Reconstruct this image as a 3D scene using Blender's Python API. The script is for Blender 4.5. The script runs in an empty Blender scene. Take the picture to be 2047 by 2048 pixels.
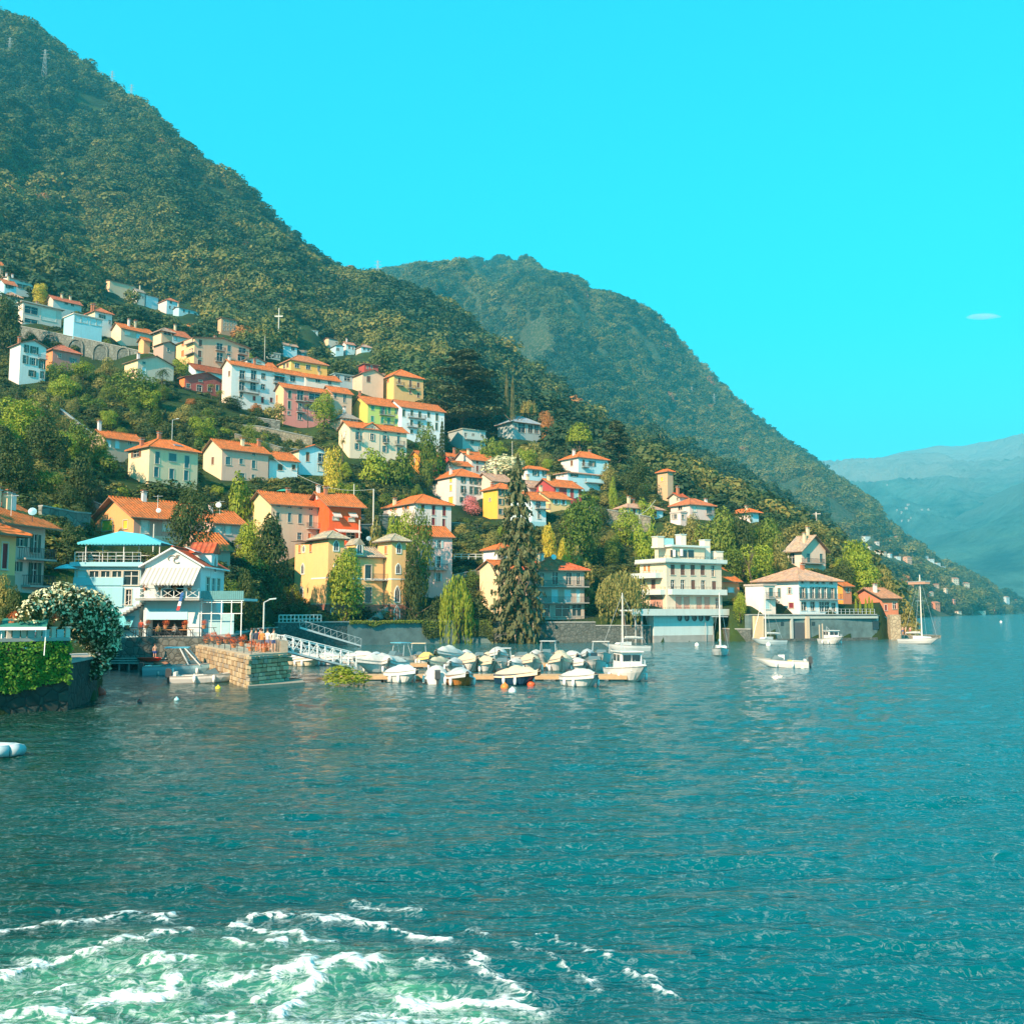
import bpy, bmesh, math, random
import numpy as np
from mathutils import Vector, Matrix
R = math.radians
SC = bpy.context.scene
COL = SC.collection
random.seed(7)
# ------------------------------------------------------------------ camera
F, U0, V0, HC = 2050.0, 1023.5, 1024.0, 5.5
PITCH = math.atan(198.0 / F)
cam = bpy.data.cameras.new('camera')
camo = bpy.data.objects.new('camera', cam)
COL.objects.link(camo)
cam.sensor_fit = 'HORIZONTAL'
cam.sensor_width = 36.0
cam.lens = 36.0 * F / 2047.0
cam.clip_start, cam.clip_end = 0.5, 60000
camo.location = (0, 0, HC)
camo.rotation_euler = (R(90) + PITCH, 0, 0)
SC.camera = camo
# ------------------------------------------------------------------ sky, sun, exposure
SUN_B, SUN_EL = R(57), R(33)
SUN = Vector((-math.cos(SUN_B) * math.cos(SUN_EL), -math.sin(SUN_B) * math.cos(SUN_EL), math.sin(SUN_EL)))
w = bpy.data.worlds.new('World')
SC.world = w
w.use_nodes = True
nt = w.node_tree
sky = nt.nodes.new('ShaderNodeTexSky')
sky.sky_type = 'NISHITA'
sky.sun_disc = False
sky.sun_elevation = SUN_EL
sky.sun_rotation = math.atan2(SUN.x, SUN.y) % (2 * math.pi)
sky.air_density, sky.dust_density, sky.ozone_density = 1.0, 0.6, 1.0
vm = nt.nodes.new('ShaderNodeVectorMath')
vm.operation = 'MULTIPLY'
vm.inputs[1].default_value = (0.025, 1.80, 1.98)      # the cyan sky of the photograph
bg = nt.nodes['Background']
bg.inputs[1].default_value = 0.15
gm = nt.nodes.new('ShaderNodeGamma')
gm.inputs[1].default_value = 0.55                      # evens the sky out, as the photograph has it
nt.links.new(sky.outputs[0], gm.inputs[0])
nt.links.new(gm.outputs[0], vm.inputs[0])
tc = nt.nodes.new('ShaderNodeTexCoord')
sz = nt.nodes.new('ShaderNodeSeparateXYZ')
mr_ = nt.nodes.new('ShaderNodeMapRange')              # the sky pales towards the horizon all round
mr_.inputs[1].default_value, mr_.inputs[2].default_value, mr_.inputs[3].default_value, mr_.inputs[4].default_value = 0.0, 0.30, 1.0, 0.0
pw_ = nt.nodes.new('ShaderNodeMath')
pw_.operation, pw_.inputs[1].default_value = 'POWER', 2.2
ad_ = nt.nodes.new('ShaderNodeVectorMath')
ad_.operation, ad_.inputs[1].default_value = 'MULTIPLY_ADD', (2.0, 0.5, 0.3)
nt.links.new(tc.outputs['Generated'], sz.inputs[0])
nt.links.new(sz.outputs[2], mr_.inputs[0])
nt.links.new(mr_.outputs[0], pw_.inputs[0])
nt.links.new(pw_.outputs[0], ad_.inputs[0])
nt.links.new(vm.outputs[0], ad_.inputs[2])
nt.links.new(ad_.outputs[0], bg.inputs[0])
sl = bpy.data.lights.new('sun', 'SUN')
sl.energy, sl.angle, sl.color = 5.0, R(0.6), (1.0, 0.70, 0.46)
so = bpy.data.objects.new('sun', sl)
COL.objects.link(so)
so.rotation_euler = SUN.to_track_quat('Z', 'Y').to_euler()
vs = SC.view_settings
vs.view_transform, vs.look, vs.exposure, vs.gamma = 'Standard', 'None', 0.95, 1.0
vs.use_curve_mapping = False
SC.cycles.max_bounces = 6
SC.cycles.diffuse_bounces = 2
SC.cycles.glossy_bounces = 2
SC.cycles.transmission_bounces = 3
SC.cycles.transparent_max_bounces = 8
SC.cycles.volume_bounces = 1
SC.cycles.sample_clamp_indirect = 6.0

# ------------------------------------------------------------------ pixel geometry
CP, SP = math.cos(PITCH), math.sin(PITCH)
def ray(u, v):
 a, b = (u - U0) / F, (V0 - v) / F
 return Vector((a, CP - b * SP, SP + b * CP))
def P(u, v, Y):
 d = ray(u, v)
 return Vector((0, 0, HC)) + d * (Y / d.y)
def PW(u, v, z=0.0):                # the point of height z seen at (u, v)
 d = ray(u, v)
 return Vector((0, 0, HC)) + d * ((z - HC) / d.z)
def PX(p):
 x, y, z = p[0], p[1], p[2] - HC
 dep = y * CP + z * SP
 up = -y * SP + z * CP
 return U0 + F * x / dep, V0 - F * up / dep
TILES = {1: (0, 520, 4.8275), 2: (300, 600, 4.8275), 3: (600, 650, 4.8275), 4: (150, 820, 4.8275), 5: (500, 900, 5.517), 6: (750, 860, 5.517),
         7: (950, 860, 5.517), 8: (1200, 950, 5.517), 9: (1450, 1000, 4.8275), 10: (0, 980, 6.437), 11: (0, 1150, 6.437), 12: (130, 1060, 5.517),
         13: (380, 1220, 6.034), 14: (660, 1270, 6.034), 15: (940, 1270, 5.08), 16: (1650, 850, 4.83), 17: (850, 750, 4.8275), 0: (0, 0, 1.0)}
def T(t, x, y):
 a, b, s = TILES[t]
 return a + x / s, b + y / s

# ------------------------------------------------------------------ noise
_rng = np.random.default_rng(11)
_perm = _rng.random((256, 256))
def vnoise(x, y):
 xi, yi = np.floor(x).astype(int), np.floor(y).astype(int)
 fx, fy = x - xi, y - yi
 fx, fy = fx * fx * (3 - 2 * fx), fy * fy * (3 - 2 * fy)
 g = lambda a, b: _perm[a & 255, b & 255]
 return (g(xi, yi) * (1 - fx) + g(xi + 1, yi) * fx) * (1 - fy) + (g(xi, yi + 1) * (1 - fx) + g(xi + 1, yi + 1) * fx) * fy
def fbm(x, y, o=4):
 s, a, t = 0, 0.5, 0
 for i in range(o):
  s = s + a * vnoise(x + 17.3 * i, y + 9.1 * i)
  t += a
  x, y, a = x * 2.03, y * 2.03, a * 0.5
 return s / t

# ------------------------------------------------------------------ materials
MATS = {}
def newmat(name):
 m = bpy.data.materials.new(name)
 m.use_nodes = True
 n = m.node_tree
 return m, n, n.nodes['Principled BSDF']
def nd(n, typ, **kw):
 x = n.nodes.new('ShaderNode' + typ)
 for k, val in kw.items():
  if k.startswith('i_'):
   x.inputs[k[2:].replace('_', ' ')].default_value = val
  else:
   setattr(x, k, val)
 return x
def ramp(n, fac, stops):
 r = n.nodes.new('ShaderNodeValToRGB')
 e = r.color_ramp.elements
 while len(e) < len(stops): e.new(0.5)
 for k, (p, c) in enumerate(stops):
  e[k].position, e[k].color = p, (*c, 1) if len(c) == 3 else c
 n.links.new(fac, r.inputs[0])
 return r.outputs[0]
def mixc(n, fac, a, b, mode='MIX'):
 x = n.nodes.new('ShaderNodeMix')
 x.data_type, x.blend_type = 'RGBA', mode
 for s, val in ((0, fac), (6, a), (7, b)):
  if isinstance(val, (int, float)): x.inputs[s].default_value = val
  elif isinstance(val, tuple): x.inputs[s].default_value = (*val, 1)
  else: n.links.new(val, x.inputs[s])
 return x.outputs[2]
def coord(n, kind='Object'):
 return nd(n, 'TexCoord').outputs[kind]
def noise(n, vec, scale, detail=4, rough=0.6):
 x = nd(n, 'TexNoise', i_Scale=scale, i_Detail=detail, i_Roughness=rough)
 n.links.new(vec, x.inputs['Vector'])
 return x.outputs[0]
def bump(n, b, h, strength=0.3, dist=0.05):
 x = nd(n, 'Bump', i_Strength=strength, i_Distance=dist)
 n.links.new(h, x.inputs['Height'])
 n.links.new(x.outputs[0], b.inputs['Normal'])
def plain(name, col, rough=0.6, metal=0.0, var=0.12, scale=1.5, spec=0.3):
 key = ('plain', name, col, rough, metal)
 if key in MATS: return MATS[key]
 m, n, b = newmat(name)
 f = noise(n, coord(n), scale)
 c = mixc(n, f, tuple(max(0, x * (1 - var * 1.6)) for x in col), tuple(min(1, x * (1 + var)) for x in col))
 n.links.new(c, b.inputs['Base Color'])
 b.inputs['Roughness'].default_value, b.inputs['Metallic'].default_value = rough, metal
 b.inputs['Specular IOR Level'].default_value = spec
 MATS[key] = m
 return m
def plaster(col, wear=0.25):
 key = ('plaster', col, wear)
 if key in MATS: return MATS[key]
 m, n, b = newmat('painted_plaster')
 if col[0] > col[1] > col[2] and col[0] > 1.04 * col[2]: col = (min(.86, col[0] * 1.04), col[1] * .91, col[2] * .90)
 co = coord(n)
 big = noise(n, co, 0.35, 5, 0.65)
 mp = nd(n, 'Mapping')
 mp.inputs['Scale'].default_value = (2.2, 2.2, 0.22)
 n.links.new(co, mp.inputs[0])
 streak = noise(n, mp.outputs[0], 1.0, 4, 0.7)
 d = tuple(x * 0.68 for x in col)
 c = mixc(n, ramp(n, big, [(0.35, (0, 0, 0)), (0.75, (wear,) * 3)]), col, tuple(0.5 * x + 0.5 * y for x, y in zip(d, (0.42, 0.37, 0.3))))
 c = mixc(n, ramp(n, streak, [(0.5, (0, 0, 0)), (0.85, (wear * 1.4,) * 3)]), c, tuple(x * 0.7 for x in d))
 n.links.new(c, b.inputs['Base Color'])
 b.inputs['Roughness'].default_value = 0.9
 b.inputs['Specular IOR Level'].default_value = 0.15
 bump(n, b, noise(n, co, 9.0, 4), 0.25, 0.02)
 MATS[key] = m
 return m
def stonemat(name='rubble_stone', c1=(0.22, 0.19, 0.15), c2=(0.42, 0.36, 0.28), scale=1.6):
 key = ('stone', name, c1, c2)
 if key in MATS: return MATS[key]
 m, n, b = newmat(name)
 co = coord(n)
 vo = nd(n, 'TexVoronoi', i_Scale=scale)
 n.links.new(co, vo.inputs['Vector'])
 e = nd(n, 'TexVoronoi', i_Scale=scale, feature='DISTANCE_TO_EDGE')
 n.links.new(co, e.inputs['Vector'])
 s = nd(n, 'SeparateColor')
 n.links.new(vo.outputs['Color'], s.inputs[0])
 c = mixc(n, s.outputs[0], c1, c2)
 c = mixc(n, noise(n, co, 3.0), tuple(x * 0.7 for x in c1), c)
 c = mixc(n, ramp(n, e.outputs[0], [(0.0, (0, 0, 0)), (0.09, (1, 1, 1))]), tuple(x * 0.5 for x in c1), c)
 n.links.new(c, b.inputs['Base Color'])
 b.inputs['Roughness'].default_value = 0.95
 bump(n, b, ramp(n, e.outputs[0], [(0.0, (0, 0, 0)), (0.15, (1, 1, 1))]), 0.6, 0.08)
 MATS[key] = m
 return m
def tiles(col, axis=0):
 key = ('tiles', col, axis)
 if key in MATS: return MATS[key]
 m, n, b = newmat('clay_roof_tiles')
 co = coord(n)
 br = nd(n, 'TexVoronoi', i_Scale=1.0, i_Randomness=0.35)
 mp = nd(n, 'Mapping')
 mp.inputs['Scale'].default_value = (3.6, 2.6, 0.0)
 n.links.new(co, mp.inputs[0])
 n.links.new(mp.outputs[0], br.inputs['Vector'])
 s = nd(n, 'SeparateColor')
 n.links.new(br.outputs['Color'], s.inputs[0])
 c = mixc(n, s.outputs[0], tuple(x * 0.62 for x in col), tuple(min(1, x * 1.22) for x in col))
 c = mixc(n, ramp(n, noise(n, co, 0.5, 6, 0.75), [(0.40, (0, 0, 0)), (0.72, (0.85,) * 3)]), c, (col[0] * 0.48, col[1] * 0.75, col[2] * 1.2))
 c = mixc(n, ramp(n, noise(n, co, 1.7, 4, 0.7), [(0.5, (0, 0, 0)), (0.75, (0.5,) * 3)]), c, (0.42, 0.24, 0.12))
 n.links.new(c, b.inputs['Base Color'])
 b.inputs['Roughness'].default_value = 0.85
 b.inputs['Specular IOR Level'].default_value = 0.2
 wv = nd(n, 'TexWave', i_Scale=0.62, i_Distortion=0.6)
 wv.bands_direction = 'XY'[axis]
 n.links.new(co, wv.inputs['Vector'])
 wy = nd(n, 'TexWave', i_Scale=0.45, i_Distortion=0.8)
 wy.wave_profile = 'SAW'
 wy.bands_direction = 'YX'[axis]
 n.links.new(co, wy.inputs['Vector'])
 ad = nd(n, 'Math', operation='ADD')
 n.links.new(wv.outputs[1], ad.inputs[0])
 n.links.new(wy.outputs[1], ad.inputs[1])
 bump(n, b, ad.outputs[0], 0.9, 0.12)
 MATS[key] = m
 return m
def leafmat(name, c1, c2, c3=None, trans=0.18):
 key = ('leaf', name)
 if key in MATS: return MATS[key]
 m, n, b = newmat(name)
 oi = nd(n, 'ObjectInfo')
 ge = nd(n, 'NewGeometry')
 c = mixc(n, ge.outputs['Random Per Island'], c1, c2)
 mx = mixc(n, ramp(n, oi.outputs['Random'], [(0.0, (0, 0, 0)), (1.0, (0.75,) * 3)]), c, c3 or c2)
 n.links.new(mx, b.inputs['Base Color'])
 b.inputs['Roughness'].default_value = 0.65
 b.inputs['Specular IOR Level'].default_value = 0.25
 tr = nd(n, 'BsdfTranslucent')
 n.links.new(mixc(n, 0.5, mx, tuple(min(1, x * 1.6) for x in c2)), tr.inputs[0])
 ms = nd(n, 'MixShader', i_Fac=trans)
 n.links.new(b.outputs[0], ms.inputs[1])
 n.links.new(tr.outputs[0], ms.inputs[2])
 n.links.new(ms.outputs[0], n.nodes['Material Output'].inputs[0])
 MATS[key] = m
 return m
GLASS = plain('dark_window_glass', (0.02, 0.035, 0.045), 0.12, spec=0.6)
BLIND = plain('pale_blue_blind', (0.45, 0.68, 0.74), 0.6)
FRAME = plain('white_frame_paint', (0.75, 0.73, 0.68), 0.6)
STONEFR = plain('stone_surround', (0.55, 0.5, 0.42), 0.9)
METAL = plain('dark_railing_iron', (0.05, 0.055, 0.06), 0.5)
CONC = plain('weathered_concrete', (0.36, 0.36, 0.34), 0.95, var=0.3, scale=0.6)
BARK = plain('bark', (0.13, 0.09, 0.06), 0.95, var=0.4, scale=3)
WHITEP = plain('white_paint', (0.8, 0.8, 0.78), 0.55)
BRICKR = plain('chimney_brick', (0.45, 0.17, 0.09), 0.9, var=0.3, scale=6)
ALU = plain('galvanised_steel', (0.6, 0.62, 0.63), 0.4, 0.4)

# ------------------------------------------------------------------ objects
def tag(o, label=None, cat=None, group=None, kind=None):
 if label: o['label'] = label
 if cat: o['category'] = cat
 if group: o['group'] = group
 if kind: o['kind'] = kind
 return o
def empty(name, loc, rz=0.0, label=None, cat=None, group=None):
 o = bpy.data.objects.new(name, None)
 o.empty_display_size = 0.5
 COL.objects.link(o)
 o.location, o.rotation_euler = loc, (0, 0, rz)
 return tag(o, label, cat, group)
def link(name, me, parent=None, loc=(0, 0, 0), rot=(0, 0, 0), scale=None):
 o = bpy.data.objects.new(name, me)
 COL.objects.link(o)
 o.parent = parent
 o.location, o.rotation_euler = loc, rot
 if scale: o.scale = scale
 return o
def copy_tree(o, parent=None):
 c = o.copy()
 COL.objects.link(c)
 c.parent = parent
 for ch in o.children: copy_tree(ch, c)
 return c
class MB:
 def __init__(s): s.v, s.f, s.mi, s.mats = [], [], [], []
 def m(s, mat):
  if mat not in s.mats: s.mats.append(mat)
  return s.mats.index(mat)
 def face(s, pts, mat):
  k = len(s.v)
  s.v += [tuple(p) for p in pts]
  s.f.append(tuple(range(k, k + len(pts))))
  s.mi.append(s.m(mat))
 def raw(s, vs, fs, mat):
  k = len(s.v)
  s.v += [tuple(p) for p in vs]
  for f in fs:
   s.f.append(tuple(i + k for i in f))
   s.mi.append(s.m(mat))
 def box(s, x0, x1, y0, y1, z0, z1, mat):
  s.raw([(x0, y0, z0), (x1, y0, z0), (x1, y1, z0), (x0, y1, z0), (x0, y0, z1), (x1, y0, z1), (x1, y1, z1), (x0, y1, z1)],
              [(0, 3, 2, 1), (4, 5, 6, 7), (0, 1, 5, 4), (1, 2, 6, 5), (2, 3, 7, 6), (3, 0, 4, 7)], mat)
 def prism(s, pts, d, mat):
  """closed outline pts extruded by the vector d"""
  n, d = len(pts), Vector(d)
  a = [Vector(p) for p in pts]
  s.raw(a + [p + d for p in a], [tuple(range(n))[::-1], tuple(range(n, 2 * n))] + [(i, (i + 1) % n, n + (i + 1) % n, n + i) for i in range(n)], mat)
 def bar(s, a, b, r, mat, n=4, r2=None):
  a, b = Vector(a), Vector(b)
  d = b - a
  if d.length < 1e-6: return
  q = d.to_track_quat('Z', 'Y')
  r2 = r if r2 is None else r2
  vs = []
  for p, rr in ((a, r), (b, r2)):
   for i in range(n):
    t = 2 * math.pi * (i + 0.5) / n
    vs.append(p + q @ Vector((math.cos(t) * rr, math.sin(t) * rr, 0)))
  s.raw(vs, [(i, (i + 1) % n, n + (i + 1) % n, n + i) for i in range(n)] + [tuple(range(n))[::-1], tuple(range(n, 2 * n))], mat)
 def lathe(s, prof, mat, n=10, c=(0, 0, 0), sx=1, sy=1):
  vs, fs = [], []
  for r, z in prof:
   for i in range(n):
    t = 2 * math.pi * i / n
    vs.append((c[0] + r * math.cos(t) * sx, c[1] + r * math.sin(t) * sy, c[2] + z))
  for k in range(len(prof) - 1):
   for i in range(n):
    fs.append((k * n + i, k * n + (i + 1) % n, (k + 1) * n + (i + 1) % n, (k + 1) * n + i))
  s.raw(vs, fs, mat)
 def mesh(s, name, smooth=False):
  me = bpy.data.meshes.new(name)
  me.from_pydata(s.v, [], s.f)
  for m_ in s.mats: me.materials.append(m_)
  me.polygons.foreach_set('material_index', s.mi)
  if smooth: me.polygons.foreach_set('use_smooth', [True] * len(s.f))
  me.update()
  return me
 def build(s, name, parent=None, loc=(0, 0, 0), rot=(0, 0, 0), smooth=False):
  return link(name, s.mesh(name, smooth), parent, loc, rot)
def gridmesh(name, X, Y, Z, mat, smooth=True, mask=None):
 r, c = X.shape
 co = np.stack([X, Y, Z], -1).reshape(-1, 3).astype(np.float32)
 idx = np.arange(r * c).reshape(r, c)
 q = np.stack([idx[:-1, :-1], idx[:-1, 1:], idx[1:, 1:], idx[1:, :-1]], -1).reshape(-1, 4)
 if mask is not None: q = q[mask.reshape(-1)]
 me = bpy.data.meshes.new(name)
 me.vertices.add(len(co))
 me.vertices.foreach_set('co', co.ravel())
 me.loops.add(q.size)
 me.loops.foreach_set('vertex_index', q.ravel().astype(np.int32))
 me.polygons.add(len(q))
 me.polygons.foreach_set('loop_start', np.arange(0, q.size, 4, dtype=np.int32))
 me.polygons.foreach_set('loop_total', np.full(len(q), 4, dtype=np.int32))
 me.polygons.foreach_set('use_smooth', np.full(len(q), smooth))
 me.materials.append(mat)
 me.update(calc_edges=True)
 return me
# ------------------------------------------------------------------ terrain: the village hill
def col_profile(u, Ys, s1, s2Y, s2z, lo=None):
 return (u, lo or [(Ys, 3.0), (Ys + 140, 3 + 140 * s1), (s2Y, s2z)])
LOWS = [
 (-700, [(48, -6), (52, 4), (105, 8), (150, 28), (200, 46), (256, 70), (330, 104), (420, 140), (600, 230)]),
 (0, [(52, -6), (57, 3.6), (66, 4.2), (105, 6), (150, 27), (200, 42), (256, 61), (330, 98), (420, 135), (600, 215)]),
 (195, [(61, -6), (65, 3.4), (70, 3.8), (105, 6), (150, 19), (200, 40), (256, 61), (330, 96), (420, 132), (600, 208)]),
 (225, [(96, -6), (98.5, 1.2), (104, 3.5), (115, 4), (150, 17), (190, 28), (256, 59), (330, 93), (420, 128), (600, 204)]),
 (455, [(95, -6), (98, 1.5), (104, 3.3), (130, 4), (165, 14), (205, 32), (256, 57), (330, 87), (420, 120), (600, 190)]),
 (545, [(151, -6), (154, 2.5), (168, 3.6), (185, 14), (215, 27), (256, 46), (330, 78), (420, 112), (600, 180)]),
 (700, [(163, -6), (166, 3.2), (172, 3.7), (185, 16), (215, 26), (256, 45), (330, 75), (420, 105), (600, 168)]),
 (900, [(174, -6), (177, 3.2), (184, 3.8), (200, 14), (230, 26), (265, 34), (330, 62), (420, 92), (600, 150)]),
 (1100, [(176, -6), (179, 2.5), (186, 3.3), (200, 10), (235, 25), (270, 42), (330, 60), (420, 85), (600, 128)]),
 (1300, [(178, -6), (181, 2.5), (192, 3.5), (215, 15), (250, 26), (300, 37), (420, 62), (600, 101)]),
 (1500, [(182, -6), (186, 2.5), (200, 4.0), (230, 14), (285, 29), (360, 42), (450, 55), (600, 50)]),
 (1650, [(190, -6), (193, 3.3), (215, 4.5), (240, 12), (300, 22), (380, 33), (600, 20)]),
 (1760, [(196, -6), (199, 2.5), (235, 6), (300, 14), (345, 17), (600, -12)]),
 (1800, [(236, -8), (250, -6), (330, -5), (600, -25)]),
 (2300, [(300, -8), (600, -30)]),
]
SKY1 = [(-400, -330), (-200, -140), (0, 16), (95, 58), (106, 80), (265, 196), (350, 281), (466, 360), (594, 477), (721, 551), (806, 577), (912, 625), (996, 689), (1102, 742),
  (1187, 816), (1272, 880), (1378, 933), (1484, 986), (1558, 1023), (1640, 1058), (1700, 1095), (1760, 1140)]
RIDY = [(-400, 1300), (594, 1250), (721, 1150), (912, 1000), (1102, 800), (1272, 600), (1378, 520), (1484, 450), (1558, 420), (1640, 380), (1760, 320)]
def azel(u, v):
 d = ray(u, v)
 return d.x / d.y, d.z / d.y
def tu(u):
 return azel(u, 1222)[0]
_ry = lambda u: np.interp(u, [a for a, b in RIDY], [b for a, b in RIDY])
SK1 = [(*azel(u, v), float(_ry(u))) for u, v in SKY1]
def make_cols():
 cols = []
 ts = sorted([tu(u) for u, _ in LOWS] + [a for a, e, y in SK1])
 lo_t = [tu(u) for u, _ in LOWS]
 YS = np.array([30, 40, 44, 49, 56, 64, 70, 80, 90, 95, 98, 101, 104, 110, 117, 125, 135, 143, 150, 154, 157, 161, 164, 167, 170, 174, 177, 180, 183, 187, 191, 195, 200, 205, 210, 216, 222,
                   230, 238, 246, 256, 265, 275, 285, 300, 315, 330, 345, 360, 380, 400, 420, 450, 480, 520, 560, 600])
 lowZ = np.array([np.interp(YS, [a for a, b in c], [b for a, b in c]) for _, c in LOWS])
 YF = np.concatenate([YS, np.geomspace(620, 2400, 60)])
 out = []
 tg = np.linspace(tu(-700), tu(2300), 700)
 e1 = np.interp(tg, [s[0] for s in SK1], [s[1] for s in SK1])
 y1 = np.interp(tg, [s[0] for s in SK1], [s[2] for s in SK1])
 Z = np.zeros((len(tg), len(YF)))
 for i, t in enumerate(tg):
  zl = np.array([np.interp(t, lo_t, lowZ[:, k]) for k in range(len(YS))])
  if t < SK1[-1][0]:
   zr = HC + e1[i] * y1[i] - (9.0 if y1[i] > 560 else 4.0)
   if y1[i] > 620:
    yy = np.concatenate([YS, [y1[i], y1[i] + 500, 4000]])
    zz = np.concatenate([zl, [zr, zr - 160, zr - 900]])
   else:
    k = YS < y1[i] - 60
    yy = np.concatenate([YS[k], [y1[i], y1[i] + 150, 4000]])
    zz = np.concatenate([zl[k], [zr, zr - 60, -200]])
   Z[i] = np.interp(YF, yy, zz)
  else:
   Z[i] = np.interp(YF, np.concatenate([YS, [900]]), np.concatenate([zl, [-60]]))
 return tg, YF, Z
TG, YF, ZB = make_cols()
def smooth_t(Z, sig):
 k = np.arange(-3 * sig, 3 * sig + 1)
 g_ = np.exp(-0.5 * (k / sig) ** 2); g_ /= g_.sum()
 Zp = np.pad(Z, ((3 * sig, 3 * sig), (0, 0)), 'edge')
 return sum(gk * Zp[i:i + Z.shape[0]] for i, gk in enumerate(g_))
_sh = np.interp(TG, [tu(u) for u in (-700, 0, 195, 225, 455, 545, 700, 900, 1100, 1300, 1500, 1650, 1760, 1800)], [95, 95, 95, 104, 103, 160, 168, 178, 180, 183, 188, 196, 212, 300])[:, None]
_bl = np.clip((YF[None, :] - _sh - 6) / 40, 0, 1)
_far = np.clip((YF - 500) / 300, 0, 1)[None, :]
_zs = smooth_t(ZB, 22)
_zm = smooth_t(ZB, 7)
ZB = ZB * (1 - _bl) + (_zs * (1 - _far) + _zm * _far) * _bl
_Xg = TG[:, None] * YF[None, :]
_Yg = np.broadcast_to(YF[None, :], _Xg.shape)
_amp = np.clip((_Yg - 380) / 500, 0, 1)
_g = fbm(_Xg / 95 + 0.45 * _Yg / 95, _Yg / 260, 4) - 0.5
_ridge_fade = 1 - np.exp(-((_Yg - np.interp(TG, [s[0] for s in SK1], [s[2] for s in SK1])[:, None]) / 120.0) ** 2)
ZB = ZB + _amp * 150 * _g * _ridge_fade + np.clip((_Yg - 200) / 200, 0, 1) * 2.0 * (fbm(_Xg / 17, _Yg / 17, 3) - 0.5)
_cap = HC + np.interp(TG, [s[0] for s in SK1], [s[1] for s in SK1])[:, None] * _Yg - 8.0
ZB = np.where((_Yg > 480) & (TG[:, None] < SK1[-1][0]), np.minimum(ZB, _cap), ZB)
PADS = []
def base_z(x, y):
 t = x / y
 i = np.clip((t - TG[0]) / (TG[1] - TG[0]), 0, len(TG) - 1.001)
 i0 = int(i); fi = i - i0
 j0 = int(np.clip(np.searchsorted(YF, y) - 1, 0, len(YF) - 2))
 fj = min(max((y - YF[j0]) / (YF[j0 + 1] - YF[j0]), 0), 1)
 return (ZB[i0, j0] * (1 - fj) + ZB[i0, j0 + 1] * fj) * (1 - fi) + (ZB[i0 + 1, j0] * (1 - fj) + ZB[i0 + 1, j0 + 1] * fj) * fi
_PA = None
def pad_corr(X, Y):
 """smooth corrections that level the ground at each house"""
 if not PADS: return 0 * X
 num, den = 0 * X, 0 * X
 for x, y, r, s in PADS:
  wgt = np.exp(-((X - x) ** 2 + (Y - y) ** 2) / (2 * s * s))
  num, den = num + wgt * r, den + wgt
 return np.where(den > 1e-6, num / np.maximum(den, 1e-9) * np.clip(den, 0, 1), 0)
def add_pad(x, y, z, s=5.0):
 PADS.append((x, y, z - base_z(x, y), s))
def ground(x, y):
 return float(base_z(x, y) + pad_corr(np.array(float(x)), np.array(float(y))))
def hit(u, v, y0=60, y1=1400, fn=ground):
 d = ray(u, v)
 y, py = y0, y0
 best = None
 while y < y1:
  p = Vector((0, 0, HC)) + d * (y / d.y)
  if p.z < fn(p.x, p.y):
   a, b = py, y
   for _ in range(12):
    m_ = 0.5 * (a + b)
    p = Vector((0, 0, HC)) + d * (m_ / d.y)
    if p.z < fn(p.x, p.y): b = m_
    else: a = m_
   return Vector((0, 0, HC)) + d * (b / d.y)
  gap = (p.z - fn(p.x, p.y)) / y
  if y > y0 * 1.05 and (best is None or gap < best[0]): best = (gap, p.x, p.y)
  py, y = y, y * 1.012 + 0.3
 if best and best[0] < 0.02: return Vector((best[1], best[2], fn(best[1], best[2])))
 return None
# ------------------------------------------------------------------ ground meshes
def groundmat(name, c1, c2, c3):
 m, n, b = newmat(name)
 co = coord(n)
 f = noise(n, co, 0.03, 6, 0.65)
 c = mixc(n, ramp(n, f, [(0.38, (0, 0, 0)), (0.62, (1, 1, 1))]), c1, c2)
 c = mixc(n, ramp(n, noise(n, co, 0.25, 5, 0.7), [(0.45, (0, 0, 0)), (0.7, (1, 1, 1))]), c, c3)
 n.links.new(c, b.inputs['Base Color'])
 b.inputs['Roughness'].default_value = 1.0
 b.inputs['Specular IOR Level'].default_value = 0.1
 bump(n, b, noise(n, co, 0.6, 6, 0.7), 0.8, 0.6)
 return m
def build_near():
 Xg = TG[:, None] * YF[None, :]
 Yg = np.broadcast_to(YF[None, :], Xg.shape)
 Z = ZB.copy()
 Zc = Z[:, :70] + pad_corr(Xg[:, :70], np.array(Yg[:, :70]))
 Z[:, :70] = Zc
 Z = np.where((Xg / Yg > tu(224)) & (Yg < np.interp(Xg / Yg, [tu(u) for u, _ in YSH], [y for _, y in YSH]) + 0.3), np.minimum(Z, -3.0), Z)
 Z = np.maximum(Z, -8.0)
 k = YF < 1900
 me = gridmesh('hillside', Xg[:, k], np.array(Yg[:, k]), Z[:, k], groundmat('hillside_soil_and_grass', (0.014, 0.032, 0.012), (0.045, 0.075, 0.018), (0.03, 0.04, 0.02)))
 tag(link('hillside', me), kind='structure')
SKY2 = [(560, 590), (700, 555), (790, 540), (850, 532), (901, 530), (950, 520), (996, 514), (1030, 513), (1060, 521), (1075, 540), (1092, 551), (1135, 556), (1155, 562), (1165, 572), (1177, 588), (1210, 590), (1240, 600),
  (1304, 630), (1340, 662), (1378, 705), (1430, 760), (1484, 812), (1530, 852), (1569, 884), (1632, 926), (1690, 977), (1742, 1010), (1744, 1020), (1765, 1050), (1800, 1080), (1840, 1104), (1900, 1140), (1960, 1168), (2047, 1205), (2120, 1216)]
YR2 = [(560, 2900), (1304, 2550), (1500, 2300), (1740, 1900), (1850, 1750), (1960, 1850), (2047, 2250), (2120, 2900)]
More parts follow.
